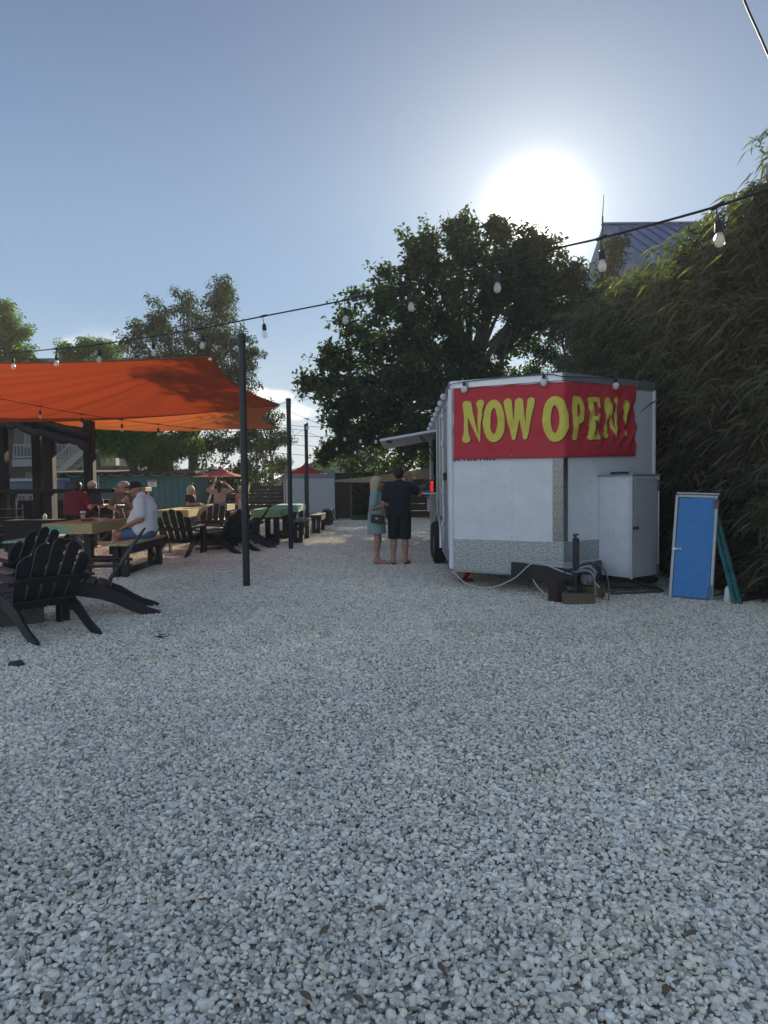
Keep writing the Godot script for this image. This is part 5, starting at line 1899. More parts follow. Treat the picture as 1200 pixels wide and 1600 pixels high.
func furniture() -> void:
	M.grey_seat = mat(0.05, 0.052, 0.056, 0.7, {"albedo_texture": M.black_wood.albedo_texture})
	M.steel_top = mat(0.5, 0.5, 0.48, 0.3, {"metallic": 0.8})
	adirondack("nearest black adirondack chair, its back turned to the viewer", P(-3.52, 0, 7.3), face(-0.745, 0.67))
	adirondack("black adirondack chair in profile with greyed seat slats, beside the nearest one", P(-3.30, 0, 8.31), face(-0.945, -0.325))
	adirondack("black adirondack chair behind the round steel topped table", P(-4.58, 0, 9.1), face(-0.8, 0.55))
	adirondack("black adirondack chair seen from behind next to the wooden barrel table", P(-4.28, 0, 14.97), face(0.05, 1))
	adirondack("black adirondack chair with upright back beyond the barrel table", P(-4.1, 0, 17.3), face(0.1, -1))
	adirondack("black adirondack chair facing left just behind the tallest post", P(-3.40, 0, 15.6), face(-0.86, 0.51))
	adirondack("black adirondack chair in front of the green picnic table", P(-3.12, 0, 16.62), face(-1, -0.08))
	drum_table("round barrel table with shiny steel top at the left picture edge", P(-4.78, 0, 8.35), 0.36, 0.5)
	drum_table("wooden barrel table standing between the far adirondack chairs", P(-3.98, 0, 16.25), 0.3, 0.5)
	var fr := thing("footrest", "low grey slatted footrest in front of the nearest black chair", "footrest", P(-4.05, 0, 7.78), 0.7)
	for i in 4:
		var b := MB.new()
		b.box(Vector3(-0.21 + i * 0.14, 0.24, 0), Vector3(0.13, 0.026, 0.5), Basis.IDENTITY, 0.004)
		obj("slat", b, M.grey_wood, fr)
	for z in [-0.2, 0.2]:
		var b := MB.new()
		b.box(Vector3(0, 0.115, z), Vector3(0.5, 0.225, 0.03), Basis.IDENTITY, 0.004)
		obj("side_board", b, M.grey_wood, fr)
	var mint := Color(0.22, 0.56, 0.41)
	var yel := Color(0.62, 0.52, 0.22)
	var pale := Color(0.62, 0.57, 0.28)
	var grn := Color(0.32, 0.58, 0.24)
	picnic_table("chunky picnic table painted mint to yellow with food trays on it", P(-5.4, 0, 13.05), 0.86, 1.75, [yel, pale, yel], [mint, yel])
	picnic_table("yellow picnic table beyond the man in the white t-shirt", P(-5.3, 0, 18.95), 0.82, 2.1, [pale, yel, yel], [mint, yel])
	picnic_table("yellow picnic table under the pink umbrella, farthest on the left", P(-5.15, 0, 21.9), 0.8, 1.9, [yel, pale, yel], [yel, yel])
	picnic_table("light green picnic table right of the tallest post", P(-2.87, 0, 18.3), 0.72, 1.95, [grn, Color(0.42, 0.66, 0.36), grn], [grn, grn])
	picnic_table("mint green picnic table behind the light green one", P(-2.8, 0, 21.2), 0.75, 1.9, [mint, Color(0.4, 0.65, 0.5), mint], [mint, mint])
	bench("yellow topped bench carrying the man in the white t-shirt", P(-4.24, 0, 12.35), 1.95, M.bench_top)
	bench("mint topped bench at the far left side of the food table", P(-6.35, 0, 13.05), 1.7, M.mint_top)
	bench("yellow bench right of the second yellow table", P(-4.35, 0, 19.0), 1.8, M.bench_top)
	bench("bench between the pink umbrella table and the tall post", P(-4.25, 0, 21.9), 1.7, M.bench_top)
	bench("dark bench with pale top right of the light green table", P(-2.12, 0, 18.35), 1.75, M.grey_wood)
	bench("bench left of the light green table behind the chairs", P(-3.68, 0, 18.5), 1.7, M.grey_wood)
	bench("bench right of the mint table by the third post", P(-1.98, 0, 21.6), 1.7, M.grey_wood)
	bench("lone bench right of the banana plant near the screen", P(-1.95, 0, 25.1), 1.3, M.grey_wood)
	# food and drink
	var cup := thing("plastic_cup", "tall clear plastic cup with a pale drink on the picnic table", "cup", Vector3(-5.464, 0.819, -13.000) * Vector3(1, 0, 1) + Vector3(0, 0.84, 0))
	var b := MB.new()
	b.lathe([Vector2(0.0, 0.0), Vector2(0.034, 0.0), Vector2(0.047, 0.16), Vector2(0.049, 0.16)], 16)
	obj("cup", b, M.glass, cup)
	b = MB.new()
	b.lathe([Vector2(0.0, 0.004), Vector2(0.031, 0.004), Vector2(0.04, 0.11), Vector2(0.0, 0.11)], 14)
	obj("drink", b, mat(0.5, 0.52, 0.5, 0.4), cup)
	b = MB.new()
	b.lathe([Vector2(0.051, 0.155), Vector2(0.051, 0.17), Vector2(0.045, 0.178), Vector2(0.0, 0.178)], 16)
	obj("lid", b, M.plastic_white, cup)
	var k := 0
	for q in [[145, 12.9, "red and white paper food tray nearest the plastic cup", M.red_tray if M.has("red_tray") else mat(0.35, 0.05, 0.04, 0.7)], [158, 13.2, "white paper food tray in the middle of the table", M.plastic_white], [170, 13.0, "white paper food tray closest to the man in white", M.plastic_white]]:
		var p := Vector3(-5.417, 0.840, -13.462)
		p = Vector3((q[0] - 610.0) / 1120.0 * q[1], 0.84, -q[1])
		var tr := thing("food_tray", q[2], "food tray", p, 0.3 * k, "food trays on the picnic table")
		b = MB.new()
		b.lathe([Vector2(0.0, 0.002), Vector2(0.085, 0.002), Vector2(0.115, 0.045), Vector2(0.12, 0.045)], 4, Transform3D(Basis(Vector3.UP, PI / 4).scaled(Vector3(1.25, 1, 0.8)), Vector3.ZERO), false)
		obj("tray", b, q[3], tr)
		b = MB.new()
		rng.seed = 200 + k
		for j in 9:
			b.ball(Vector3(rng.randf_range(-0.07, 0.07), 0.03 + rng.randf() * 0.02, rng.randf_range(-0.04, 0.04)), Vector3(0.03, 0.018, 0.022), 7, 5)
		obj("food", b, mat(0.35, 0.22, 0.1, 0.7), tr)
		k += 1

# ---------------------------------------------------------------- posts, sails, strings
func sail(called: String, label: String, a: Vector3, b: Vector3, c: Vector3, d: Vector3, edge: float, dip: float, far_dip: float, cloth: Material) -> void:
	# a near right, b far right, c far left, d near left
	var m := MB.new()
	var t := thing(called, label, "shade sail", a, 0.0, "orange shade sails")
	var wr := noise(1.0, 55, 2)
	var f := func(u: float, v: float) -> Vector3:
		var p := (d.lerp(a, u)).lerp(c.lerp(b, u), v)
		var eu := 4.0 * u * (1.0 - u)
		var ev := 4.0 * v * (1.0 - v)
		var across := (a - d)
		var deep := (c.lerp(b, u) - d.lerp(a, u))
		# scalloped edges pull in towards the middle
		p += deep * edge * eu * (1.0 - 2.0 * v)
		p += across * edge * 0.55 * ev * (1.0 - 2.0 * u)
		p.y -= dip * eu * ev + far_dip * eu * v
		# strain lines that fan out of the corners
		p.y += 0.022 * wr.get_noise_2d(atan2(v, 1.02 - u) * 9.0, 0.3 * (1.0 - u)) * (1.0 - u * 0.3) * minf(1.0, 6.0 * minf(minf(u, 1.0 - u), minf(v, 1.0 - v)) + 0.1)
		return p - a
	m.grid(72, 54, f, 3.0, 2.0)
	obj("cloth", m, cloth, t)
	m = MB.new()
	for e in 4:
		var pts := []
		for i in 33:
			var u := i / 32.0
			pts.append(f.call([u, u, 0.0, 1.0][e], [0.0, 1.0, u, u][e]))
		m.tube(pts, 0.012, 5)
	obj("hem", m, M.sail_hem, t)
	m = MB.new()
	m.ball(Vector3(-0.07, -0.03, -0.03), Vector3(0.03, 0.03, 0.012), 8, 6)
	obj("corner_ring", m, M.alu, t)

func post(label: String, base: Vector3, h: float) -> void:
	var t := thing("steel_post", label, "post", base, 0.0, "dark round posts along the yard")
	var b := MB.new()
	b.tube([Vector3(0, -0.1, 0), Vector3(0, h - 0.06, 0)], 0.051, 18)
	obj("pole", b, M.post, t)
	b = MB.new()
	b.lathe([Vector2(0.056, h - 0.2), Vector2(0.058, h - 0.19), Vector2(0.058, h - 0.17), Vector2(0.056, h - 0.16)], 18, Transform3D.IDENTITY, false)
	b.lathe([Vector2(0.056, h - 0.12), Vector2(0.058, h - 0.11), Vector2(0.058, h - 0.09), Vector2(0.056, h - 0.08)], 18, Transform3D.IDENTITY, false)
	obj("collar", b, M.post, t)
	b = MB.new()
	b.lathe([Vector2(0.058, h - 0.06), Vector2(0.06, h - 0.05), Vector2(0.06, h - 0.02), Vector2(0.045, h), Vector2(0.0, h + 0.004)], 18, Transform3D.IDENTITY, false)
	obj("cap", b, M.post, t)

func light_string(label: String, pts: Array, spots: Array, sc: float, bulb_mat: Material, wire := 0.006) -> void:
	# pts: the wire; spots: places along it (0..1) that carry a pendant bulb
	var t := thing("string_lights", label, "string lights", pts[0], 0.0, "festoon light strings")
	var base: Vector3 = pts[0]
	var line := spline(pts.map(func(p): return p - base), 5)
	var b := MB.new()
	b.tube(line, wire, 6)
	obj("wire", b, M.cable_black, t)
	var so := MB.new()
	so.tube([Vector3(0, 0, 0), Vector3(0.012, -0.02, 0), Vector3(0.0, -0.075, 0)], 0.0035, 5)
	so.lathe([Vector2(0.0, -0.07), Vector2(0.012, -0.072), Vector2(0.019, -0.085), Vector2(0.021, -0.13), Vector2(0.018, -0.135)], 10)
	so.tube([Vector3(-0.04, 0.002, 0), Vector3(0.04, 0.002, 0)], 0.011, 6)
	var sm := so.mesh()
	var bu := MB.new()
	bu.lathe([Vector2(0.013, -0.132), Vector2(0.017, -0.142), Vector2(0.0255, -0.168), Vector2(0.027, -0.182), Vector2(0.024, -0.198), Vector2(0.014, -0.208), Vector2(0.0, -0.211)], 14)
	var bm := bu.mesh()
	var fi := MB.new()
	fi.tube([Vector3(0.004, -0.135, 0), Vector3(0.009, -0.18, 0), Vector3(-0.002, -0.19, 0.003), Vector3(-0.008, -0.178, 0), Vector3(-0.004, -0.135, 0)], 0.0012, 4)
	var fm := fi.mesh()
	for u in spots:
		var s: float = u * (line.size() - 1)
		var i := clampi(int(s), 0, line.size() - 2)
		var p: Vector3 = (line[i] as Vector3).lerp(line[i + 1], s - i)
		var dirv: Vector3 = line[i + 1] - line[i]
		var xf := Transform3D(Basis(Vector3.UP, atan2(-dirv.z, dirv.x)).rotated(Vector3.BACK, fposmod(u * 37.0, 0.16) - 0.08).scaled(Vector3.ONE * sc), p)
		inst("socket", sm, M.cable_black, t, xf)
		var bl := inst("bulb", bm, bulb_mat, t, xf)
		inst("filament", fm, M.filament, bl)

func overhead() -> void:
	M.sail_sunlit = M.sail.duplicate()
	M.sail_sunlit.albedo_color = lin(0.62, 0.25, 0.13)  # lighter orange puts the sun on the farther sail into its colour
	M.sail_hem = mat(0.2, 0.05, 0.02, 0.85)
	post("tallest dark round post, nearest in the row", P(-2.016, 0, 10.4), 3.64)
	post("second dark round post, left of the green tables", P(-2.10, 0, 16.05), 3.37)
	post("third dark round post, farthest in the row", P(-2.225, 0, 20.8), 3.18)
	var a1 := Vector3(-2.461, 3.356, -10.600)
	var b1 := Vector3(-2.274, 3.219, -15.900)
	sail("shade_sail", "orange shade sail nearest the viewer, higher of the two", a1, b1, P(-10.2, 3.0, 16.6), P(-9.2, 3.5, 10.9), 0.085, 0.1, 0.22, M.sail)
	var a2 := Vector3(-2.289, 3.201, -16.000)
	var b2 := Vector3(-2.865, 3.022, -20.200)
	sail("shade_sail", "orange shade sail behind and below the nearer one", a2, b2, Vector3(-13.070, 4.605, -20.000), P(-11.0, 3.3, 16.2), 0.09, 0.35, 0.5, M.sail_sunlit)
	# stays between corners and posts
	var b := MB.new()
	b.tube([a1, P(-2.06, 3.56, 10.4)], 0.003, 5)
	var w := obj("sail_cable", b, M.cable_grey)
	tag(w, "thin cable from the nearer sail corner to the tallest post", "cable", "sail cables")
	b = MB.new()
	b.tube([b1, P(-2.15, 3.29, 16.05)], 0.006, 5)
	tag(obj("sail_cable", b, M.cable_grey), "short cable tying the orange sails to the second post", "cable", "sail cables")
	b = MB.new()
	b.tube([b2, P(-2.27, 3.0, 20.8)], 0.006, 5)
	tag(obj("sail_cable", b, M.cable_grey), "cable from the lower sail corner to the third post", "cable", "sail cables")
	# string that crosses the whole picture
	var pts := [Vector3(1.670, 2.632, -2.700), Vector3(1.567, 2.661, -2.950), Vector3(1.481, 2.690, -3.200), Vector3(1.357, 2.744, -3.550), Vector3(1.183, 2.789, -3.900), Vector3(1.003, 2.817, -4.150), Vector3(0.719, 2.838, -4.500), Vector3(0.194, 2.846, -5.000), Vector3(-0.268, 2.851, -5.400), Vector3(-0.962, 2.854, -5.900), Vector3(-1.558, 2.847, -6.300), Vector3(-2.120, 2.862, -6.700), Vector3(-2.770, 2.874, -7.100), Vector3(-3.333, 2.892, -7.400), Vector3(-3.991, 2.932, -7.800), Vector3(-5.613, 3.024, -8.600)]
	var n := pts.size() - 1.0
	light_string("festoon string of clear bulbs crossing high over the whole yard", pts, [2 / n, 4 / n, 6 / n, 7 / n, 8 / n, 9 / n, 10 / n, 11 / n, 12 / n, 13 / n, 14 / n], 0.85, M.bulb)
	# string below the sails
	var q := [Vector3(-7.685, 3.228, -12.600), Vector3(-7.058, 3.101, -13.300), Vector3(-6.521, 2.996, -13.700), Vector3(-5.860, 2.871, -14.000), Vector3(-5.189, 2.778, -14.300), Vector3(-4.561, 2.706, -14.600), Vector3(-3.954, 2.651, -15.000), Vector3(-3.082, 2.609, -15.500), Vector3(-2.105, 2.722, -16.050)]
	light_string("festoon string with small bulbs hanging below the orange sails", q, [0.25, 0.375, 0.5, 0.625, 0.75], 1.15, M.bulb)
	# strings that run from the far posts towards the trees and the trailer
	var f1 := sag(P(-2.1, 3.1, 16.05), P(1.0, 2.95, 18.6), 0.35, 10)
	light_string("festoon string running right from the second post to the trailer", f1, [0.12, 0.25, 0.38, 0.5, 0.62, 0.75, 0.88], 1.2, M.globe, 0.005)
	var f2 := sag(P(-2.225, 2.95, 20.8), P(2.0, 2.9, 24.0), 0.4, 10)
	light_string("festoon string running right from the third post below the huge tree", f2, [0.1, 0.2, 0.32, 0.45, 0.56, 0.68, 0.8], 1.2, M.globe, 0.005)
	var f3 := sag(P(-2.225, 3.05, 20.8), P(-6.0, 3.0, 27.5), 0.3, 10)
	light_string("festoon string running left from the third post to the far trees", f3, [0.15, 0.3, 0.45, 0.6, 0.75], 1.2, M.globe, 0.005)
	for k in 4:
		b = MB.new()
		b.tube(sag(P(-7.0, 3.3 + k * 0.55, 42), P(3.5, 3.0 + k * 0.62, 44), 0.2, 10), 0.014, 5)
		tag(obj("utility_wire", b, M.cable_black), ["lowest", "second lowest", "second highest", "highest"][k] + " of the thin wires crossing the cloud beyond the posts", "wire", "utility wires beyond the yard")
	b = MB.new()
	b.tube(spline([Vector3(2.382, 5.385, -5.200), Vector3(2.778, 5.118, -5.600), Vector3(3.175, 4.943, -6.000), Vector3(4.393, 4.302, -7.200)], 5), 0.009, 6)
	tag(obj("service_wire", b, M.cable_black), "black service wire cutting the upper right corner of the sky", "wire")
	# lamp post far behind
	var lp := thing("lantern_post", "thin post with a black lantern before the cloud", "lamp post", P(-6.35, 0, 36))
	b = MB.new()
	b.tube([Vector3.ZERO, Vector3(0, 4.2, 0)], 0.04, 8)
	obj("pole", b, M.cable_black, lp)
	b = MB.new()
	b.lathe([Vector2(0.0, 3.15), Vector2(0.14, 3.2), Vector2(0.22, 3.6), Vector2(0.27, 3.62), Vector2(0.05, 3.85), Vector2(0.0, 3.9)], 6, Transform3D(Basis.IDENTITY, Vector3(0.3, 0, 0)), false)
	obj("lantern", b, M.black_metal, lp)
	b = MB.new()
	b.tube([Vector3(0, 3.9, 0), Vector3(0.3, 3.95, 0)], 0.025, 6)
	obj("bracket", b, M.black_metal, lp)

func umbrella(label: String, at: Vector3, r: float, h: float, sides: int, m: Material, turn: float) -> void:
	var t := thing("patio_umbrella", label, "umbrella", at, turn, "patio umbrellas")
	var b := MB.new()
	b.tube([Vector3.ZERO, Vector3(0, h, 0)], 0.022, 8)
	obj("pole", b, M.bar_wood, t)
	for i in sides:
		b = MB.new()
		var a0 := TAU * i / sides
		var a1 := TAU * (i + 1) / sides
		b.grid(8, 6, func(u, v):
			var a := lerpf(a0, a1, u)
			var pull := 1.0 - 0.05 * sin(u * PI)
			var chord := cos(PI / sides) / cos((u - 0.5) * TAU / sides)
			var rr: float = (0.03 + v * r) * chord * (1.0 - (1.0 - pull) * v)
			return Vector3(cos(a) * rr, h - v * r * 0.33 - 0.05 * sin(v * PI), sin(a) * rr))
		obj("canopy_panel", b, m, t)
	for i in sides:
		b = MB.new()
		var a := TAU * i / sides
		b.tube([Vector3(0, h - 0.02, 0), Vector3(cos(a) * r, h - r * 0.33 - 0.015, sin(a) * r)], 0.008, 5)
		obj("rib", b, M.bar_wood, t)
	b = MB.new()
	b.lathe([Vector2(0.1, h - 0.03), Vector2(0.03, h + 0.02), Vector2(0.02, h + 0.06), Vector2(0.0, h + 0.07)], 8)
	obj("finial", b, m, t)

func bar() -> void:
	umbrella("faded pink-red umbrella over the far left table", P(-5.45, 0, 24), 0.92, 2.02, 6, M.umbrella_pink, 0.25)
	umbrella("bright red umbrella before the outdoor screen", P(-2.52, 0, 23), 0.86, 2.05, 4, M.umbrella, 0.62)
	var t := thing("bar_pavilion", "dark timber bar pavilion with heavy posts and low roof at the left", "pavilion", P(-8.4, 0, 17))
	for q in [[-0.62, 0.0], [0.5, 0.0], [1.45, 0.0], [-2.2, 0.0], [-2.2, -1.5], [-0.5, -1.5]]:
		var b := MB.new()
		b.box(Vector3(q[0], 1.5, q[1]), Vector3(0.22, 3.0, 0.22), Basis.IDENTITY, 0.012)
		obj("post", b, M.bar_wood, t)
	var b := MB.new()
	# the roof falls to the right
	b.bar(Vector3(-3.4, 4.05, 0.0), Vector3(1.52, 2.66, 0.0), 0.55, 0.09)
	b.bar(Vector3(-3.4, 4.04, -1.1), Vector3(0.8, 2.86, -1.1), 1.64, 0.085)
	obj("roof", b, M.shed_roof, t)
	for z in [0.1, -1.5]:
		b = MB.new()
		b.bar(Vector3(-3.2, 3.82, z), Vector3(1.5, 2.52, z) if z > 0.0 else Vector3(0.7, 2.74, z), 0.1, 0.24)
		obj("beam", b, M.bar_wood, t)
	for i in 6:
		b = MB.new()
		var x := -2.8 + i * 0.68
		var y := 3.74 - (x + 2.8) * 0.2752
		b.box(Vector3(x, y, -0.7), Vector3(0.05, 0.14, 1.5))
		obj("rafter", b, M.bar_wood, t)
	# rolled canvas along the front beam
	b = MB.new()
	var pts := []
	var rad := []
	for i in 41:
		var u := i / 40.0
		var tie := absf(sin(u * PI * 3.5))
		pts.append(Vector3(lerpf(-0.75, 1.5, u), lerpf(3.1, 2.45, u) - 0.07 * tie + 0.02 * sin(u * 50.0), 0.22))
		rad.append(0.07 + 0.03 * tie + 0.012 * sin(u * 67.0))
	b.tube(pts, rad, 12)
	var cv := obj("rolled_canvas", b, M.canvas)
	cv.position = t.position
	tag(cv, "rolled grey canvas tied along the front edge of the bar roof", "canvas")
	# counter
	var c := thing("bar_counter", "long bar counter of thick dark planks with a pale right end", "bar counter", P(-8.4, 0, 17))
	b = MB.new()
	b.box(Vector3(0.35, 1.36, 0.2), Vector3(3.6, 0.1, 0.45), Basis.IDENTITY, 0.01)
	obj("top_plank", b, M.bar_wood, c)
	b = MB.new()
	b.box(Vector3(2.52, 1.37, 0.16), Vector3(0.72, 0.1, 0.45), Basis.IDENTITY, 0.01)
	tag(obj("top_plank", b, M.pale_wood, c), "counter end of unfinished timber with sunlight in its pale colour")  # unfinished timber, with the sun on it put into the pale colour
	for x in [-1.3, -0.3, 0.55, 1.4, 2.8]:
		b = MB.new()
		b.box(Vector3(x, 0.65, 0.14), Vector3(0.12, 1.3, 0.12), Basis.IDENTITY, 0.008)
		obj("leg", b, M.bar_wood, c)
	b = MB.new()
	b.box(Vector3(0.1, 0.55, -2.2), Vector3(3.9, 1.1, 0.6), Basis.IDENTITY, 0.01)
	obj("back_counter", b, M.dark, c)
	# wire racks and the things kept under the counter
	for q in [[-0.45, 0.5, "wire rack of glasses under the bar counter"], [-1.15, 0.55, "taller wire rack at the left under the bar counter"]]:
		var r := thing("wire_rack", q[2], "rack", P(-8.4 + q[0], 0, 16.9), 0.0, "wire racks under the bar")
		b = MB.new()
		for i in 5:
			b.box(Vector3(0, 0.15 + i * 0.2, 0), Vector3(q[1], 0.012, 0.3))
		obj("shelf", b, M.cable_grey, r)
		for x in [-0.5, 0.5]:
			for z in [-0.15, 0.15]:
				b = MB.new()
				b.tube([Vector3(x * q[1], 0, z), Vector3(x * q[1], 1.05, z)], 0.012, 6)
				obj("upright", b, M.cable_grey, r)
	b = MB.new()
	b.lathe([Vector2(0.0, 0.0), Vector2(0.1, 0.0), Vector2(0.11, 0.03), Vector2(0.1, 0.2), Vector2(0.04, 0.27), Vector2(0.035, 0.31), Vector2(0.0, 0.31)], 14)
	var jug := obj("white_jug", b, M.plastic_white)
	jug.position = Vector3(-7.771, 0.709, -16.400) * Vector3(1, 0, 1) + Vector3(0, 0.72, 0)
	jug.scale = Vector3.ONE * 0.42
	tag(jug, "small white jug standing low behind the bar", "jug")
	b = MB.new()
	b.box(Vector3(-0.02, 0.36, 0), Vector3(1.3, 0.72, 0.5), Basis.IDENTITY, 0.02)
	var ic := obj("ice_chest", b, M.dark)
	ic.position = P(-7.85, 0, 16.25)
	tag(ic, "dark chest standing under the bar counter", "chest")
	var sl := thing("step_ladder", "small pale step ladder beside the bar", "ladder", P(-6.2, 0, 16.9))
	for x in [-0.16, 0.16]:
		b = MB.new()
		b.bar(Vector3(x, 0, 0.18), Vector3(x * 0.85, 1.18, 0), 0.03, 0.05)
		obj("rail", b, M.alu, sl)
	for i in 5:
		b = MB.new()
		b.box(Vector3(0, 0.2 + i * 0.22, 0.15 - i * 0.033), Vector3(0.3, 0.03, 0.08), Basis.IDENTITY, 0.003)
		obj("step", b, M.alu, sl)
	bicycle(P(-6.0, 0, 15.4), 0.2)
	# pale canopy table far left
	var cn := thing("blue_canopy", "low blue canopy with a white scalloped edge far behind the bar", "canopy", Vector3(-11.656, 1.351, -24.300) * Vector3(1, 0, 1))
	b = MB.new()
	b.box(Vector3(0.1, 1.5, 0), Vector3(1.9, 0.26, 0.9), Basis.IDENTITY, 0.03)
	obj("cloth", b, mat(0.06, 0.1, 0.16, 0.8), cn)
	b = MB.new()
	b.box(Vector3(0.0, 1.68, 0.05), Vector3(1.75, 0.1, 0.9), Basis.IDENTITY, 0.02)
	obj("edge", b, mat(0.3, 0.31, 0.33, 0.8), cn)
	for x in [-0.75, 0.95]:
		b = MB.new()
		b.tube([Vector3(x, 0, 0.3), Vector3(x, 1.4, 0.3)], 0.02, 6)
		obj("leg", b, M.cable_grey, cn)

func bicycle(at: Vector3, turn: float) -> void:
	var t := thing("bicycle", "black bicycle parked behind the picnic table with food", "bicycle", at, turn)
	for x in [-0.52, 0.52]:
		var b := MB.new()
		var pts := []
		for i in 29:
			var a := TAU * i / 28
			pts.append(Vector3(x + cos(a) * 0.33, 0.35 + sin(a) * 0.33, 0))
		b.tube(pts, 0.02, 6, false)
		var w := obj("wheel", b, M.rubber, t)
		b = MB.new()
		for i in 14:
			var a := TAU * i / 14
			b.tube([Vector3(x, 0.35, 0), Vector3(x + cos(a) * 0.32, 0.35 + sin(a) * 0.32, 0)], 0.002, 3, false)
		obj("spokes", b, M.alu, w)
	var b := MB.new()
	for q in [[-0.52, 0.35, -0.1, 0.3], [-0.1, 0.3, -0.22, 0.85], [-0.22, 0.82, 0.36, 0.85], [-0.1, 0.3, 0.38, 0.78], [-0.52, 0.35, -0.2, 0.78], [0.34, 0.98, 0.52, 0.35]]:
		b.tube([Vector3(q[0], q[1], 0), Vector3(q[2], q[3], 0)], 0.017, 7)
	obj("frame", b, M.black_metal, t)
	b = MB.new()
	b.tube([Vector3(0.34, 0.98, 0), Vector3(0.36, 1.04, 0)], 0.014, 6)
	b.tube([Vector3(0.28, 1.06, -0.28), Vector3(0.38, 1.05, -0.1), Vector3(0.38, 1.05, 0.1), Vector3(0.28, 1.06, 0.28)], 0.014, 6)
	obj("handlebar", b, M.black_metal, t)
	b = MB.new()
	b.ball(Vector3(-0.24, 0.92, 0), Vector3(0.13, 0.035, 0.07), 10, 6)
	obj("saddle", b, M.rubber, t)

func ground_litter() -> void:
	rng.seed = 301
	var proto: Node3D = null
	var label := "small brown dry leaf lying loose on the gravel"
	var spots := [Vector3(-0.209, 0.000, -2.283), Vector3(-0.027, 0.000, -2.400), Vector3(-0.239, -0.000, -1.984), Vector3(-0.089, -0.000, -1.970), Vector3(0.974, 0.000, -2.246), Vector3(-1.573, 0.000, -3.551), Vector3(-0.920, 0.000, -2.714), Vector3(-2.050, 0.000, -4.670), Vector3(1.481, 0.000, -3.291), Vector3(-2.105, 0.000, -6.830), Vector3(-2.231, 0.000, -7.037), Vector3(0.093, 0.000, -2.977), Vector3(-0.562, 0.000, -3.077), Vector3(1.118, 0.000, -4.470), Vector3(0.492, 0.000, -3.853), Vector3(0.831, 0.000, -2.537), Vector3(-0.648, 0.000, -2.467), Vector3(-0.875, 0.000, -2.201), Vector3(0.792, 0.000, -1.993), Vector3(0.157, 0.000, -2.096), Vector3(-0.687, 0.000, -4.797), Vector3(1.784, 0.000, -5.240), Vector3(-0.216, 0.000, -5.593)]
	for p in spots:
		if proto == null:
			var b := MB.new()
			var w := 0.0125
			b.grid(4, 8, func(u, v):
				var q := w * sin(clampf(v, 0.02, 0.98) * PI)
				return Vector3((u - 0.5) * 2.0 * q, 0.006 + absf(u - 0.5) * 0.006 + 0.006 * sin(v * 3.0), (v - 0.5) * 0.062))
			proto = obj("fallen_leaf", b, M.dry_leaf)
			tag(proto, label, "leaf", "dry leaves on the gravel")
			proto.position = p + Vector3(0, 0.026, 0)
			proto.rotation.y = rng.randf() * TAU
		else:
			var c := copy(proto, p + Vector3(0, 0.026, 0), rng.randf() * TAU)
			c.scale = Vector3.ONE * rng.randf_range(0.55, 1.0)
	var b := MB.new()
	b.blob([[Vector3(-0.04, 0.015, 0), Vector3(0.05, 0.02, 0.01), 0.03, 0.022], [Vector3(0, 0.02, 0.02), Vector3(0.02, 0.03, -0.02), 0.025, 0.02]], 0.008, 0.02)
	var st := obj("dark_stone", b, mat(0.035, 0.036, 0.034, 0.9))
	st.position = Vector3(-3.065, 0.000, -5.894)
	tag(st, "single dark stone lying on the gravel before the nearest chair", "stone")
	# twig cluster left of centre
	b = MB.new()
	for k in 7:
		var a := rng.randf() * TAU
		var o := rv(0.08) * Vector3(1, 0, 1)
		b.tube([o + Vector3(0, 0.02, 0), o + Vector3(cos(a) * 0.07, 0.03, sin(a) * 0.05)], 0.004, 4)
	var tw := obj("twigs", b, M.bark)
	tw.position = Vector3(-2.162, 0.000, -6.917)
	tag(tw, "few dark twigs lying on the gravel behind the chairs", "twigs")

# ---------------------------------------------------------------- people
func V(x: float, y: float, z: float) -> Vector3:
	return Vector3(x, y, z)

func head_caps(c: Vector3, f: Vector3, u: Vector3) -> Array:
	var s := f.cross(u).normalized()
	return [[c - f * 0.018 + u * 0.018, c - f * 0.018 + u * 0.018, 0.088, 0.088], [c + f * 0.012 + u * 0.012, c + f * 0.012 + u * 0.012, 0.08, 0.08],
		[c + f * 0.02 - u * 0.03, c + f * 0.045 - u * 0.085, 0.062, 0.034], [c + f * 0.055 - u * 0.088, c + f * 0.06 - u * 0.092, 0.024, 0.022],
		[c + f * 0.078 + u * 0.012, c + f * 0.104 - u * 0.03, 0.013, 0.016], [c + f * 0.08 - u * 0.058 - s * 0.014, c + f * 0.08 - u * 0.058 + s * 0.014, 0.013, 0.013],
		[c + s * 0.082 - f * 0.005 - u * 0.005, c + s * 0.088 - f * 0.018 - u * 0.03, 0.02, 0.012], [c - s * 0.082 - f * 0.005 - u * 0.005, c - s * 0.088 - f * 0.018 - u * 0.03, 0.02, 0.012],
		[c + s * 0.04 + f * 0.055 - u * 0.025, c + s * 0.035 + f * 0.05 - u * 0.05, 0.03, 0.025], [c - s * 0.04 + f * 0.055 - u * 0.025, c - s * 0.035 + f * 0.05 - u * 0.05, 0.03, 0.025]]

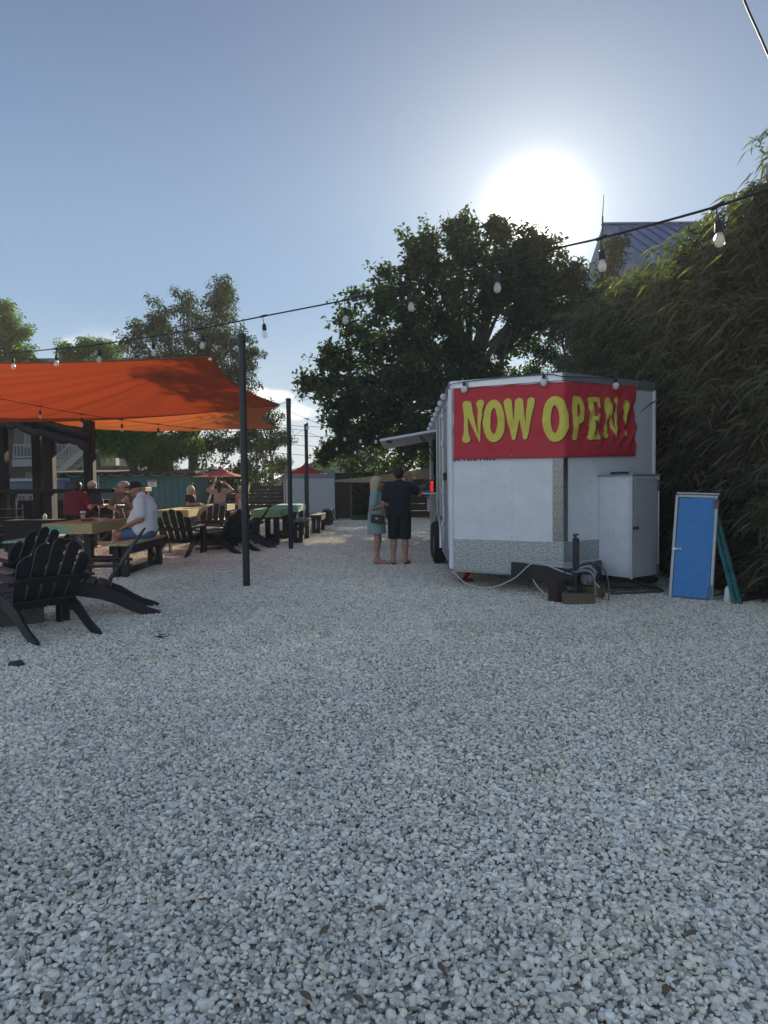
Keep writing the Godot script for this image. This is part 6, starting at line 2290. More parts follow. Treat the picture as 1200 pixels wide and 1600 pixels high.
func hand_caps(w: Vector3, d: Vector3, nrm: Vector3, thumb: float, curl: float) -> Array:
	# w wrist, d towards the fingers, nrm out of the back of the hand, thumb +1 or -1 along d x nrm
	var l := d.cross(nrm).normalized()
	nrm = l.cross(d).normalized()
	var r := [[w, w + d * 0.03, 0.026, 0.03, ], [w + d * 0.03 + l * 0.022, w + d * 0.088 + l * 0.028, 0.019, 0.015], [w + d * 0.03, w + d * 0.092 + l * 0.005, 0.02, 0.015], [w + d * 0.03 - l * 0.02, w + d * 0.088 - l * 0.026, 0.019, 0.014]]
	var lens := [0.07, 0.08, 0.075, 0.06]
	for i in 4:
		var o: float = (1.5 - i) * 0.0195 * thumb
		var p := w + d * 0.09 + l * o
		var a := curl * 0.55
		var d1 := d * cos(a) - nrm * sin(a)
		var d2 := d * cos(a * 2.4) - nrm * sin(a * 2.4)
		var m: Vector3 = p + d1 * lens[i] * 0.52
		r.append([p, m, 0.0095, 0.0088])
		r.append([m, m + d2 * lens[i] * 0.48, 0.0088, 0.0075])
	var tb := w + d * 0.035 + l * 0.03 * thumb
	var td := (d * 0.75 + l * thumb * 0.65 - nrm * 0.35 * curl).normalized()
	r.append([tb, tb + td * 0.034, 0.012, 0.0105])
	r.append([tb + td * 0.034, tb + td * 0.034 + (d * 0.95 + l * thumb * 0.15 - nrm * curl * 0.5).normalized() * 0.03, 0.0105, 0.008])
	return r

func limb(a: Vector3, b: Vector3, c: Vector3, r0: float, r1: float, r2: float) -> Array:
	return [[a, b, r0, r1], [b, c, r1 * 1.02, r2]]

func leg_caps(hip: Vector3, knee: Vector3, ank: Vector3, toe: Vector3, s := 1.0) -> Array:
	var back := (hip + ank) * 0.5 - knee
	var calf := knee.lerp(ank, 0.32) + Vector3(0, 0, 0.012)
	return [[hip, knee, 0.085 * s, 0.056 * s], [knee, calf, 0.055 * s, 0.056 * s], [calf, ank, 0.055 * s, 0.034 * s], [ank, ank + (toe - ank) * 0.3 + Vector3(0, -0.02, 0), 0.036, 0.034],
		[ank + Vector3(0, -0.045, 0) - (toe - ank).normalized() * 0.035, toe, 0.032, 0.024], [toe.lerp(ank, 0.15), toe + (toe - ank).normalized() * 0.04, 0.026, 0.018]]

func person(label: String, at: Vector3, turn: float, scale: float, skin: Material, body: Array, head: Array, hands: Array, dress: Array, cell := 0.012) -> Node3D:
	# head: [centre, forward, up]; dress: [name, capsules, cuts, material, cell, k]
	var t := thing("person", label, "person", at, turn)
	var b := MB.new()
	b.blob(body, cell, 0.03)
	if head.size():
		b.blob(head_caps(head[0], head[1].normalized(), head[2].normalized()), minf(cell * 0.5, 0.006), 0.014)
	for h in hands:
		b.blob(hand_caps(h[0], h[1].normalized(), h[2].normalized(), h[3], h[4]), minf(cell * 0.45, 0.006), 0.007)
	obj("body", b, skin, t)
	for q in dress:
		b = MB.new()
		b.blob(q[1], q[4], q[5], q[2])
		obj(q[0], b, q[3], t)
	t.scale = Vector3.ONE * scale
	return t

func hair_short(c: Vector3, f: Vector3, u: Vector3, mat_: Material, low := 0.05) -> Array:
	return ["hair", [[c - f * 0.026 + u * 0.024, c - f * 0.026 + u * 0.024, 0.1, 0.1], [c + f * 0.012 + u * 0.045, c + f * 0.012 + u * 0.045, 0.08, 0.08], [c - f * 0.045 - u * 0.03, c - f * 0.05 - u * 0.06, 0.07, 0.045]],
		[[c + f * 0.03 - u * 0.02, (f - u * 0.9).normalized()], [c - u * (low + 0.04), -u]], mat_, 0.008, 0.03]

func people() -> void:
	var f := V(0, 0, -1)
	var u := V(0, 1, 0)
	# ---- man at the hatch, from behind
	var man_body := leg_caps(V(-0.095, 0.88, 0), V(-0.105, 0.48, -0.01), V(-0.115, 0.085, 0.03), V(-0.125, 0.028, -0.13)) + leg_caps(V(0.095, 0.88, 0), V(0.1, 0.48, -0.01), V(0.105, 0.085, 0.03), V(0.15, 0.028, -0.13))
	man_body += [[V(-0.07, 0.95, 0), V(0.07, 0.95, 0), 0.12, 0.12], [V(0, 0.98, 0), V(0, 1.33, 0), 0.13, 0.15, V(1.15, 1, 0.8)], [V(-0.15, 1.4, 0), V(0.15, 1.4, 0), 0.075, 0.075], [V(0, 1.42, 0.0), V(0, 1.55, -0.02), 0.062, 0.056]]
	man_body += limb(V(-0.2, 1.4, 0), V(-0.29, 1.1, 0.02), V(-0.275, 0.86, -0.05), 0.058, 0.042, 0.029)
	man_body += limb(V(0.2, 1.4, 0), V(0.36, 1.27, -0.1), V(0.19, 1.5, -0.15), 0.058, 0.043, 0.03)
	var hc := V(0.0, 1.63, -0.03)
	var mh := V(0.35, 0, -1).normalized()
	var shirt := [[V(-0.05, 0.93, 0), V(-0.07, 1.34, 0), 0.135, 0.138, V(1, 1, 0.95)], [V(0.05, 0.93, 0), V(0.07, 1.34, 0), 0.135, 0.138, V(1, 1, 0.95)], [V(-0.175, 1.405, 0), V(0.175, 1.405, 0), 0.088, 0.088], [V(-0.19, 1.4, 0), V(-0.25, 1.19, 0.01), 0.085, 0.078], [V(0.19, 1.4, 0), V(0.3, 1.32, -0.06), 0.085, 0.076], [V(0, 1.42, 0), V(0, 1.47, 0), 0.09, 0.075]]
	var shorts := [[V(-0.095, 0.92, 0), V(-0.105, 0.42, 0), 0.12, 0.106, V(1, 1, 0.95)], [V(0.095, 0.92, 0), V(0.1, 0.42, 0), 0.12, 0.106, V(1, 1, 0.95)], [V(-0.06, 0.95, 0), V(0.06, 0.95, 0), 0.122, 0.122]]
	var sandal := func(x: float, tx: float) -> Array:
		return [[V(x, 0.012, 0.07), V(tx, 0.012, -0.17), 0.036, 0.042, V(1, 0.35, 1)], [V(x - 0.04 + (tx - x) * 0.7, 0.03, -0.08), V(x + (tx - x) * 0.75, 0.062, -0.1), 0.01, 0.01], [V(x + 0.045 + (tx - x) * 0.7, 0.03, -0.08), V(x + (tx - x) * 0.75, 0.062, -0.1), 0.01, 0.01]]
	var man := person("man seen from behind in black t-shirt and long black shorts, one hand at his temple", P(0.277, 0, 12.86), -0.06, 1.0, M.skin, man_body, [hc, mh, u],
		[[V(-0.275, 0.86, -0.05), V(0.03, -1, -0.2), V(-1, 0, 0.1), -1.0, 0.6], [V(0.19, 1.5, -0.15), V(-0.62, 0.75, 0.05), V(0.5, 0.5, -0.6), 1.0, 0.7]],
		[["t_shirt", shirt, [[V(0, 0.86, 0), V(0, -1, 0)]], fabric(0.014, 0.015, 0.022), 0.011, 0.035], ["shorts", shorts, [[V(0, 0.465, 0), V(0, -1, 0)], [V(0, 1.0, 0), V(0, 1, 0)]], fabric(0.012, 0.014, 0.016), 0.012, 0.02],
		hair_short(hc, mh, u, M.hair_dark), ["sandal", sandal.call(-0.115, -0.13), [], M.black_metal, 0.008, 0.01], ["sandal", sandal.call(0.105, 0.155), [], M.black_metal, 0.008, 0.01]])
	# ---- blonde woman beside him, facing right
	var w_body := leg_caps(V(-0.08, 0.8, 0), V(-0.075, 0.43, -0.02), V(-0.08, 0.08, 0.02), V(-0.085, 0.026, -0.13), 0.88) + leg_caps(V(0.08, 0.8, 0), V(0.085, 0.43, -0.03), V(0.07, 0.08, -0.03), V(0.09, 0.026, -0.19), 0.88)
	w_body += [[V(-0.07, 0.86, 0), V(0.07, 0.86, 0), 0.115, 0.115], [V(0, 0.9, 0), V(0, 1.2, 0), 0.11, 0.12, V(1.15, 1, 0.85)], [V(-0.12, 1.27, 0), V(0.12, 1.27, 0), 0.06, 0.06], [V(0, 1.28, 0), V(0, 1.4, -0.025), 0.05, 0.045]]
	w_body += limb(V(-0.165, 1.27, 0), V(-0.2, 1.02, 0.03), V(-0.1, 1.06, -0.2), 0.047, 0.036, 0.025) + limb(V(0.165, 1.27, 0), V(0.2, 1.02, 0.03), V(0.1, 1.08, -0.19), 0.047, 0.036, 0.025)
	var wc := V(0, 1.47, -0.03)
	var dress := [[V(0, 1.2, 0), V(0, 0.85, 0.01), 0.135, 0.15, V(1.1, 1, 0.92)], [V(0, 0.9, 0.01), V(0, 0.5, 0.0), 0.16, 0.2, V(1.02, 1, 0.9)], [V(-0.13, 1.275, 0), V(0.13, 1.275, 0), 0.073, 0.073], [V(-0.16, 1.27, 0), V(-0.19, 1.1, 0.02), 0.07, 0.07], [V(0.16, 1.27, 0), V(0.19, 1.1, 0.02), 0.07, 0.07], [V(-0.03, 1.17, -0.06), V(0.03, 1.17, -0.06), 0.095, 0.095]]
	var lhair := [[wc + V(0, 0.03, 0.025), wc + V(0, 0.03, 0.025), 0.104, 0.104], [wc + V(-0.045, 0.0, 0.045), wc + V(-0.06, -0.27, 0.07), 0.08, 0.05], [wc + V(0.045, 0.0, 0.045), wc + V(0.06, -0.26, 0.07), 0.08, 0.05], [wc + V(0, 0, 0.06), wc + V(0, -0.3, 0.09), 0.085, 0.05], [wc + V(0.07, 0.0, 0.0), wc + V(0.085, -0.2, 0.0), 0.04, 0.025], [wc + V(-0.07, 0.0, 0.0), wc + V(-0.085, -0.2, 0.0), 0.04, 0.025]]
	var wm := person("blonde woman in a short pale teal dress and sunglasses beside the man in black", P(-0.135, 0, 13.0), face(0.97, -0.2), 1.0, M.skin, w_body, [wc, f, u],
		[[V(-0.1, 1.06, -0.2), V(0.35, 0.45, -0.8), V(-0.7, 0.2, -0.4), -1.0, 0.8], [V(0.1, 1.08, -0.19), V(-0.35, 0.4, -0.8), V(0.7, 0.2, -0.4), 1.0, 0.8]],
		[["dress", dress, [[V(0, 0.555, 0), V(0, -1, 0)]], fabric(0.3, 0.42, 0.42), 0.011, 0.03], ["hair", lhair, [[wc + V(0, 0, -0.055), V(0, -0.35, -1)]], M.hair_blond, 0.009, 0.03],
		["sunglasses", [[wc + V(-0.035, 0.012, -0.092), wc + V(-0.03, 0.01, -0.092), 0.02, 0.02, V(1.2, 0.85, 0.4)], [wc + V(0.035, 0.012, -0.092), wc + V(0.03, 0.01, -0.092), 0.02, 0.02, V(1.2, 0.85, 0.4)], [wc + V(-0.09, 0.016, 0.0), wc + V(-0.06, 0.016, -0.085), 0.006, 0.007], [wc + V(0.09, 0.016, 0.0), wc + V(0.06, 0.016, -0.085), 0.006, 0.007]], [], M.black_metal, 0.006, 0.006],
		["sandal", [[V(-0.08, 0.01, 0.07), V(-0.088, 0.01, -0.17), 0.032, 0.036, V(1, 0.3, 1)]], [], M.hair_brown, 0.008, 0.01], ["sandal", [[V(0.07, 0.01, 0.02), V(0.095, 0.01, -0.23), 0.032, 0.036, V(1, 0.3, 1)]], [], M.hair_brown, 0.008, 0.01]])
	var bag := thing("shoulder_bag", "small black shoulder bag hanging at the blonde woman's hip", "bag", P(-0.135, 0, 13.0), face(0.97, -0.2))
	var b := MB.new()
	b.box(V(0.235, 0.83, -0.06), V(0.075, 0.15, 0.23), Basis(Vector3.RIGHT, -0.1), 0.018)
	obj("pouch", b, M.black_metal, bag)
	b = MB.new()
	b.tube(spline([V(0.24, 0.9, 0.05), V(0.2, 1.05, 0.12), V(0.0, 1.28, 0.12), V(-0.12, 1.36, 0.02), V(0.0, 1.2, -0.17), V(0.2, 0.97, -0.17), V(0.24, 0.9, -0.15)], 5), 0.006, 5)
	obj("strap", b, M.black_metal, bag)
	b = MB.new()
	b.box(V(0.277, 0.84, -0.06), V(0.008, 0.02, 0.04), Basis.IDENTITY, 0.002)
	obj("clasp", b, M.alu, bag)
	# ---- man drinking at the picnic table (local -z is the way he looks: left in the picture)
	var sb := []
	for s in [-1.0, 1.0]:
		sb += [[V(s * 0.1, 0.66, 0.0), V(s * 0.14, 0.63, -0.44), 0.1, 0.07], [V(s * 0.14, 0.63, -0.45), V(s * 0.14, 0.34, -0.47), 0.066, 0.062], [V(s * 0.14, 0.34, -0.465), V(s * 0.14, 0.09, -0.45), 0.06, 0.038], [V(s * 0.14, 0.06, -0.42), V(s * 0.15, 0.035, -0.6), 0.036, 0.028]]
	sb += [[V(-0.08, 0.68, 0.02), V(0.08, 0.68, 0.02), 0.14, 0.14], [V(0, 0.8, -0.02), V(0, 1.1, 0.0), 0.2, 0.17], [V(-0.16, 1.2, 0.0), V(0.16, 1.2, 0.0), 0.085, 0.085], [V(0, 1.22, -0.02), V(0, 1.33, -0.09), 0.075, 0.068]]
	# near arm (his left, -x side is away... seen side is -x after the turn)
	var na := V(-0.23, 1.17, 0.0)
	var ne := V(-0.29, 0.9, 0.05)
	var nw := V(-0.19, 0.77, -0.26)
	var fa := V(0.23, 1.17, 0.0)
	var fe := V(0.27, 1.0, -0.22)
	var fw := V(0.13, 1.17, -0.32)
	sb += limb(na, ne, nw, 0.062, 0.05, 0.032) + limb(fa, fe, fw, 0.06, 0.048, 0.032)
	var sc := V(0, 1.4, -0.14)
	var sf := V(0, -0.05, -1).normalized()
	var su := V(0, 1, -0.05).normalized()
	var tee := [[V(-0.06, 0.72, 0.0), V(-0.06, 1.1, 0.015), 0.2, 0.17], [V(0.06, 0.72, 0.0), V(0.06, 1.1, 0.015), 0.2, 0.17], [V(0, 0.84, -0.12), V(0, 0.95, -0.1), 0.185, 0.15], [V(0, 1.08, 0.06), V(0, 1.16, 0.04), 0.16, 0.12], [V(-0.18, 1.2, 0.0), V(0.18, 1.2, 0.0), 0.1, 0.1], [na, na.lerp(ne, 0.68), 0.105, 0.095], [fa, fa.lerp(fe, 0.65), 0.1, 0.09], [V(0, 1.2, -0.02), V(0, 1.29, -0.05), 0.11, 0.085]]
	var jean := [[V(-0.1, 0.66, 0.04), V(-0.14, 0.635, -0.3), 0.125, 0.095], [V(-0.14, 0.635, -0.3), V(-0.14, 0.635, -0.42), 0.096, 0.088], [V(0.1, 0.66, 0.04), V(0.14, 0.635, -0.3), 0.125, 0.095], [V(0.14, 0.635, -0.3), V(0.14, 0.635, -0.42), 0.096, 0.088], [V(-0.08, 0.68, 0.05), V(0.08, 0.68, 0.05), 0.145, 0.145]]
	var cap := [[sc + su * 0.045 - sf * 0.01, sc + su * 0.045 - sf * 0.01, 0.105, 0.105], [sc + su * 0.07 + sf * 0.02, sc + su * 0.07 + sf * 0.02, 0.085, 0.085]]
	var sm := person("man in a white t-shirt and black cap drinking from a glass at the table", P(-4.2, 0, 12.55), face(-1, 0.05), 1.0, M.skin_tan, sb, [sc, sf, su],
		[[nw, V(0.1, -0.35, -0.9), V(-0.3, 0.9, -0.2), -1.0, 0.35], [fw, V(-0.35, 0.8, -0.4), V(0.6, 0.1, -0.8), 1.0, 1.2]],
		[["t_shirt", tee, [[V(0, 0.62, 0), V(0, -1, 0)]], fabric(0.8, 0.8, 0.84), 0.011, 0.04], ["shorts", jean, [[V(0, 0, -0.4), V(0, 0.1, -1)], [V(0, 0.78, 0), V(0, 1, 0)]], fabric(0.09, 0.15, 0.25), 0.012, 0.03],
		["cap", cap, [[sc + su * 0.035, -su - sf * 0.12]], fabric(0.012, 0.015, 0.016), 0.008, 0.02], ["cap_brim", [[sc + su * 0.05 + sf * 0.09 + V(-0.03, 0, 0), sc + su * 0.045 + sf * 0.145 + V(-0.02, 0, 0), 0.05, 0.035, V(1, 0.2, 1)], [sc + su * 0.05 + sf * 0.09 + V(0.03, 0, 0), sc + su * 0.045 + sf * 0.145 + V(0.02, 0, 0), 0.05, 0.035, V(1, 0.2, 1)]], [], fabric(0.012, 0.015, 0.016), 0.006, 0.02],
		["hair", [[sc - sf * 0.03 - su * 0.01, sc - sf * 0.055 - su * 0.045, 0.085, 0.05]], [[sc - sf * 0.01, sf]], M.hair_dark, 0.008, 0.02],
		["sunglasses", [[sc + sf * 0.092 + su * 0.012 + V(-0.035, 0, 0), sc + sf * 0.092 + su * 0.01 + V(-0.03, 0, 0), 0.02, 0.02, V(1.2, 0.85, 0.5)], [sc + sf * 0.092 + su * 0.012 + V(0.035, 0, 0), sc + sf * 0.092 + su * 0.01 + V(0.03, 0, 0), 0.02, 0.02, V(1.2, 0.85, 0.5)], [sc + su * 0.016 + V(-0.092, 0, 0), sc + sf * 0.085 + su * 0.014 + V(-0.06, 0, 0), 0.006, 0.008], [sc + su * 0.016 + V(0.092, 0, 0), sc + sf * 0.085 + su * 0.014 + V(0.06, 0, 0), 0.006, 0.008]], [], M.black_metal, 0.006, 0.006],
		["shoe", [[V(-0.14, 0.045, -0.4), V(-0.15, 0.04, -0.62), 0.045, 0.038], [V(-0.14, 0.05, -0.42), V(-0.14, 0.09, -0.44), 0.05, 0.048]], [[V(0, 0.0, 0), V(0, -1, 0)]], M.plastic_white, 0.009, 0.02], ["shoe", [[V(0.14, 0.045, -0.4), V(0.15, 0.04, -0.62), 0.045, 0.038], [V(0.14, 0.05, -0.42), V(0.14, 0.09, -0.44), 0.05, 0.048]], [[V(0, 0.0, 0), V(0, -1, 0)]], M.plastic_white, 0.009, 0.02]])
	var gp: Vector3 = sm.transform * (fw + V(-0.06, 0.06, -0.045))
	var gl := thing("beer_glass", "clear glass of amber drink held to the drinking man's mouth", "glass", gp)
	gl.basis = Basis(Vector3.BACK, -0.9)
	b = MB.new()
	b.lathe([Vector2(0.0, -0.06), Vector2(0.03, -0.06), Vector2(0.04, 0.07), Vector2(0.042, 0.07)], 14)
	obj("glass", b, M.glass, gl)
	b = MB.new()
	b.lathe([Vector2(0.0, -0.055), Vector2(0.027, -0.055), Vector2(0.033, 0.0), Vector2(0.0, 0.0)], 14)
	obj("drink", b, mat(0.35, 0.13, 0.02, 0.2), gl)
	far_people()

func far_people() -> void:
	var u := V(0, 1, 0)
	var f := V(0, 0, -1)
	var seated := func(lean: float, wide: float) -> Array:
		var r := []
		for s in [-1.0, 1.0]:
			r += [[V(s * 0.09, 0.56, 0), V(s * 0.12, 0.55, -0.4), 0.09, 0.06], [V(s * 0.12, 0.55, -0.4), V(s * 0.12, 0.1, -0.36), 0.056, 0.04], [V(s * 0.12, 0.05, -0.35), V(s * 0.13, 0.03, -0.52), 0.036, 0.028]]
		r += [[V(-0.07, 0.58, 0), V(0.07, 0.58, 0), 0.12, 0.12], [V(0, 0.65, 0), V(0, 0.98, -lean), 0.14 * wide, 0.14 * wide], [V(-0.13, 1.04, -lean), V(0.13, 1.04, -lean), 0.07, 0.07], [V(0, 1.05, -lean), V(0, 1.17, -lean * 1.3), 0.055, 0.05]]
		return r
	# woman in red at the bar, back to the viewer
	var hc := V(0.02, 1.42, -0.08)
	var rb := [[V(-0.1, 0.85, 0), V(-0.1, 0.45, 0), 0.11, 0.07], [V(0.1, 0.85, 0), V(0.1, 0.45, 0), 0.11, 0.07], [V(-0.1, 0.45, 0), V(-0.1, 0.06, 0), 0.065, 0.045], [V(0.1, 0.45, 0), V(0.1, 0.06, 0), 0.065, 0.045], [V(-0.1, 0.04, 0.02), V(-0.1, 0.03, -0.16), 0.036, 0.03], [V(0.1, 0.04, 0.02), V(0.1, 0.03, -0.16), 0.036, 0.03], [V(-0.1, 0.9, 0), V(0.1, 0.9, 0), 0.15, 0.15], [V(0, 0.95, 0), V(0, 1.18, -0.03), 0.17, 0.15], [V(-0.14, 1.22, -0.04), V(0.14, 1.22, -0.04), 0.09, 0.09], [V(0, 1.22, -0.04), V(0, 1.36, -0.08), 0.06, 0.055]]
	rb += limb(V(0.22, 1.2, -0.04), V(0.33, 0.98, -0.08), V(0.25, 1.0, -0.32), 0.065, 0.055, 0.035) + limb(V(-0.22, 1.2, -0.04), V(-0.3, 0.98, -0.1), V(-0.15, 1.02, -0.3), 0.065, 0.055, 0.035)
	person("woman in a dark red t-shirt at the bar, back turned", P(-7.05, 0, 16.35), -0.25, 1.02, M.skin, rb, [hc, f, u], [[V(0.25, 1.0, -0.32), V(-0.1, 0.1, -1), u, 1.0, 0.5], [V(-0.15, 1.02, -0.3), V(0.1, 0.1, -1), u, -1.0, 0.5]],
		[["t_shirt", [[V(-0.07, 0.85, 0), V(-0.06, 1.15, -0.02), 0.2, 0.18], [V(0.07, 0.85, 0), V(0.06, 1.15, -0.02), 0.2, 0.18], [V(-0.17, 1.22, -0.04), V(0.17, 1.22, -0.04), 0.105, 0.105], [V(0.22, 1.2, -0.04), V(0.28, 1.07, -0.06), 0.09, 0.085], [V(-0.22, 1.2, -0.04), V(-0.27, 1.07, -0.06), 0.09, 0.085]], [[V(0, 0.8, 0), V(0, -1, 0)]], fabric(0.16, 0.014, 0.035), 0.014, 0.04],
		["trousers", [[V(-0.1, 0.88, 0), V(-0.1, 0.1, 0), 0.13, 0.075], [V(0.1, 0.88, 0), V(0.1, 0.1, 0), 0.13, 0.075], [V(-0.08, 0.86, 0), V(0.08, 0.86, 0), 0.165, 0.165]], [[V(0, 0.96, 0), u]], fabric(0.012, 0.013, 0.02), 0.016, 0.03], hair_short(hc, f, u, M.hair_brown, 0.09)], 0.016)
	# companion with a white cap
	var h2 := V(0, 1.38, -0.08)
	var cb := [[V(-0.09, 0.85, 0), V(-0.09, 0.06, 0), 0.1, 0.05], [V(0.09, 0.85, 0), V(0.09, 0.06, 0), 0.1, 0.05], [V(-0.09, 0.04, 0.02), V(-0.09, 0.03, -0.16), 0.036, 0.03], [V(0.09, 0.04, 0.02), V(0.09, 0.03, -0.16), 0.036, 0.03], [V(0, 0.9, 0), V(0, 1.16, -0.03), 0.15, 0.15], [V(-0.13, 1.2, -0.04), V(0.13, 1.2, -0.04), 0.075, 0.075], [V(0, 1.2, -0.04), V(0, 1.33, -0.08), 0.055, 0.05]]
	cb += limb(V(0.18, 1.18, -0.04), V(0.25, 0.96, -0.08), V(0.24, 0.98, -0.3), 0.055, 0.045, 0.03) + limb(V(-0.18, 1.18, -0.04), V(-0.25, 0.96, -0.08), V(-0.15, 1.0, -0.3), 0.055, 0.045, 0.03)
	person("person in a purple-grey shirt and white cap beside the woman in red", P(-6.86, 0, 16.75), -0.35, 1.04, M.skin, cb, [h2, f, u], [[V(0.24, 0.98, -0.3), V(0, 0.1, -1), u, 1.0, 0.6], [V(-0.15, 1.0, -0.3), V(0.1, 0.1, -1), u, -1.0, 0.6]],
		[["shirt", [[V(0, 0.82, 0), V(0, 1.15, -0.02), 0.175, 0.165], [V(-0.15, 1.2, -0.04), V(0.15, 1.2, -0.04), 0.09, 0.09], [V(0.18, 1.18, -0.04), V(0.23, 1.04, -0.06), 0.08, 0.072], [V(-0.18, 1.18, -0.04), V(-0.23, 1.04, -0.06), 0.08, 0.072]], [[V(0, 0.8, 0), V(0, -1, 0)]], fabric(0.08, 0.075, 0.14), 0.014, 0.04],
		["trousers", [[V(-0.09, 0.88, 0), V(-0.09, 0.1, 0), 0.12, 0.075], [V(0.09, 0.88, 0), V(0.09, 0.1, 0), 0.12, 0.075]], [], fabric(0.012, 0.013, 0.02), 0.016, 0.03],
		["cap", [[h2 + V(0, 0.045, 0.01), h2 + V(0, 0.045, 0.01), 0.105, 0.105]], [[h2 + V(0, 0.03, 0), V(0, -1, 0)]], fabric(0.55, 0.55, 0.52), 0.01, 0.02]], 0.016)
	# cyclist
	var h3 := V(0, 1.42, -0.06)
	var yb := [[V(-0.09, 0.85, 0), V(-0.1, 0.46, -0.03), 0.1, 0.06], [V(-0.1, 0.46, -0.03), V(-0.1, 0.06, 0), 0.056, 0.04], [V(0.09, 0.85, 0), V(0.1, 0.46, -0.03), 0.1, 0.06], [V(0.1, 0.46, -0.03), V(0.1, 0.06, 0), 0.056, 0.04], [V(-0.1, 0.04, 0.02), V(-0.1, 0.03, -0.16), 0.036, 0.03], [V(0.1, 0.04, 0.02), V(0.1, 0.03, -0.16), 0.036, 0.03], [V(0, 0.9, 0), V(0, 1.18, -0.02), 0.15, 0.15], [V(-0.14, 1.23, -0.02), V(0.14, 1.23, -0.02), 0.075, 0.075], [V(0, 1.23, -0.03), V(0, 1.36, -0.06), 0.055, 0.05]]
	yb += limb(V(0.19, 1.22, -0.02), V(0.3, 1.0, 0.02), V(0.16, 0.92, -0.2), 0.055, 0.045, 0.03) + limb(V(-0.19, 1.22, -0.02), V(-0.3, 1.0, 0.02), V(-0.16, 0.92, -0.2), 0.055, 0.045, 0.03)
	person("cyclist in a tan shirt and striped helmet standing by the bar", P(-5.84, 0, 16.1), face(0.35, -0.94), 1.0, M.skin_tan, yb, [h3, f, u], [[V(0.16, 0.92, -0.2), V(-0.5, -0.2, -0.8), u, 1.0, 0.7], [V(-0.16, 0.92, -0.2), V(0.5, -0.2, -0.8), u, -1.0, 0.7]],
		[["shirt", [[V(0, 0.8, 0), V(0, 1.18, -0.02), 0.175, 0.165], [V(-0.16, 1.225, -0.02), V(0.16, 1.225, -0.02), 0.09, 0.09], [V(0.19, 1.22, -0.02), V(0.26, 1.08, 0.0), 0.078, 0.07], [V(-0.19, 1.22, -0.02), V(-0.26, 1.08, 0.0), 0.078, 0.07]], [[V(0, 0.78, 0), V(0, -1, 0)]], fabric(0.15, 0.12, 0.09), 0.014, 0.04],
		["shorts", [[V(-0.09, 0.85, 0), V(-0.1, 0.46, -0.02), 0.115, 0.085], [V(0.09, 0.85, 0), V(0.1, 0.46, -0.02), 0.115, 0.085]], [[V(0, 0.5, 0), V(0, -1, 0)]], fabric(0.012, 0.012, 0.013), 0.016, 0.03],
		["helmet", [[h3 + V(-0.02, 0.05, 0.0), h3 + V(0.02, 0.05, 0.0), 0.115, 0.115, V(1, 0.85, 1.2)]], [[h3 + V(0, 0.035, 0), V(0, -1, 0)]], fabric(0.4, 0.4, 0.4), 0.01, 0.02],
		["helmet_stripe", [[h3 + V(-0.05, 0.06, -0.12), h3 + V(-0.05, 0.135, 0.0), 0.014, 0.016], [h3 + V(0.05, 0.06, -0.12), h3 + V(0.05, 0.135, 0.0), 0.014, 0.016], [h3 + V(-0.05, 0.135, 0.0), h3 + V(-0.05, 0.08, 0.11), 0.016, 0.014], [h3 + V(0.05, 0.135, 0.0), h3 + V(0.05, 0.08, 0.11), 0.016, 0.014]], [], M.black_metal, 0.008, 0.01]], 0.016)
	# blonde seated at the far table
	var h4 := V(0, 1.24, -0.07)
	var bb: Array = seated.call(0.03, 0.9)
	bb += limb(V(0.17, 1.04, -0.03), V(0.2, 0.84, -0.06), V(0.1, 0.86, -0.3), 0.05, 0.038, 0.026) + limb(V(-0.17, 1.04, -0.03), V(-0.2, 0.84, -0.06), V(-0.1, 0.86, -0.3), 0.05, 0.038, 0.026)
	person("blonde woman in black seated at the table under the pink umbrella", P(-5.75, 0, 21.2), face(0.95, -0.3), 1.05, M.skin, bb, [h4, f, u], [[V(0.1, 0.86, -0.3), V(-0.2, 0, -1), u, 1.0, 0.5], [V(-0.1, 0.86, -0.3), V(0.2, 0, -1), u, -1.0, 0.5]],
		[["top", [[V(0, 0.62, 0), V(0, 0.98, -0.03), 0.15, 0.145], [V(-0.13, 1.04, -0.03), V(0.13, 1.04, -0.03), 0.08, 0.08], [V(0.17, 1.03, -0.03), V(0.185, 0.95, -0.04), 0.062, 0.058], [V(-0.17, 1.03, -0.03), V(-0.185, 0.95, -0.04), 0.062, 0.058]], [], fabric(0.012, 0.012, 0.015), 0.016, 0.03],
		["hair", [[h4 + V(0, 0.03, 0.025), h4 + V(0, 0.03, 0.025), 0.104, 0.104], [h4 + V(0, 0, 0.06), h4 + V(0, -0.24, 0.1), 0.085, 0.05], [h4 + V(0.06, 0, 0.02), h4 + V(0.07, -0.18, 0.04), 0.06, 0.03], [h4 + V(-0.06, 0, 0.02), h4 + V(-0.07, -0.18, 0.04), 0.06, 0.03]], [[h4 + V(0, 0, -0.055), V(0, -0.3, -1)]], M.hair_blond, 0.012, 0.03]], 0.018)
	# woman standing with her back turned, hands to her head
	var h5 := V(0, 1.47, -0.03)
	var pb := leg_caps(V(-0.085, 0.82, 0), V(-0.085, 0.44, 0), V(-0.085, 0.08, 0.02), V(-0.09, 0.026, -0.14), 0.92) + leg_caps(V(0.085, 0.82, 0), V(0.085, 0.44, 0), V(0.085, 0.08, 0.02), V(0.09, 0.026, -0.14), 0.92)
	pb += [[V(-0.06, 0.88, 0), V(0.06, 0.88, 0), 0.13, 0.13], [V(0, 0.95, 0), V(0, 1.2, 0), 0.125, 0.13], [V(-0.13, 1.28, 0), V(0.13, 1.28, 0), 0.065, 0.065], [V(0, 1.28, 0), V(0, 1.4, -0.02), 0.05, 0.045]]
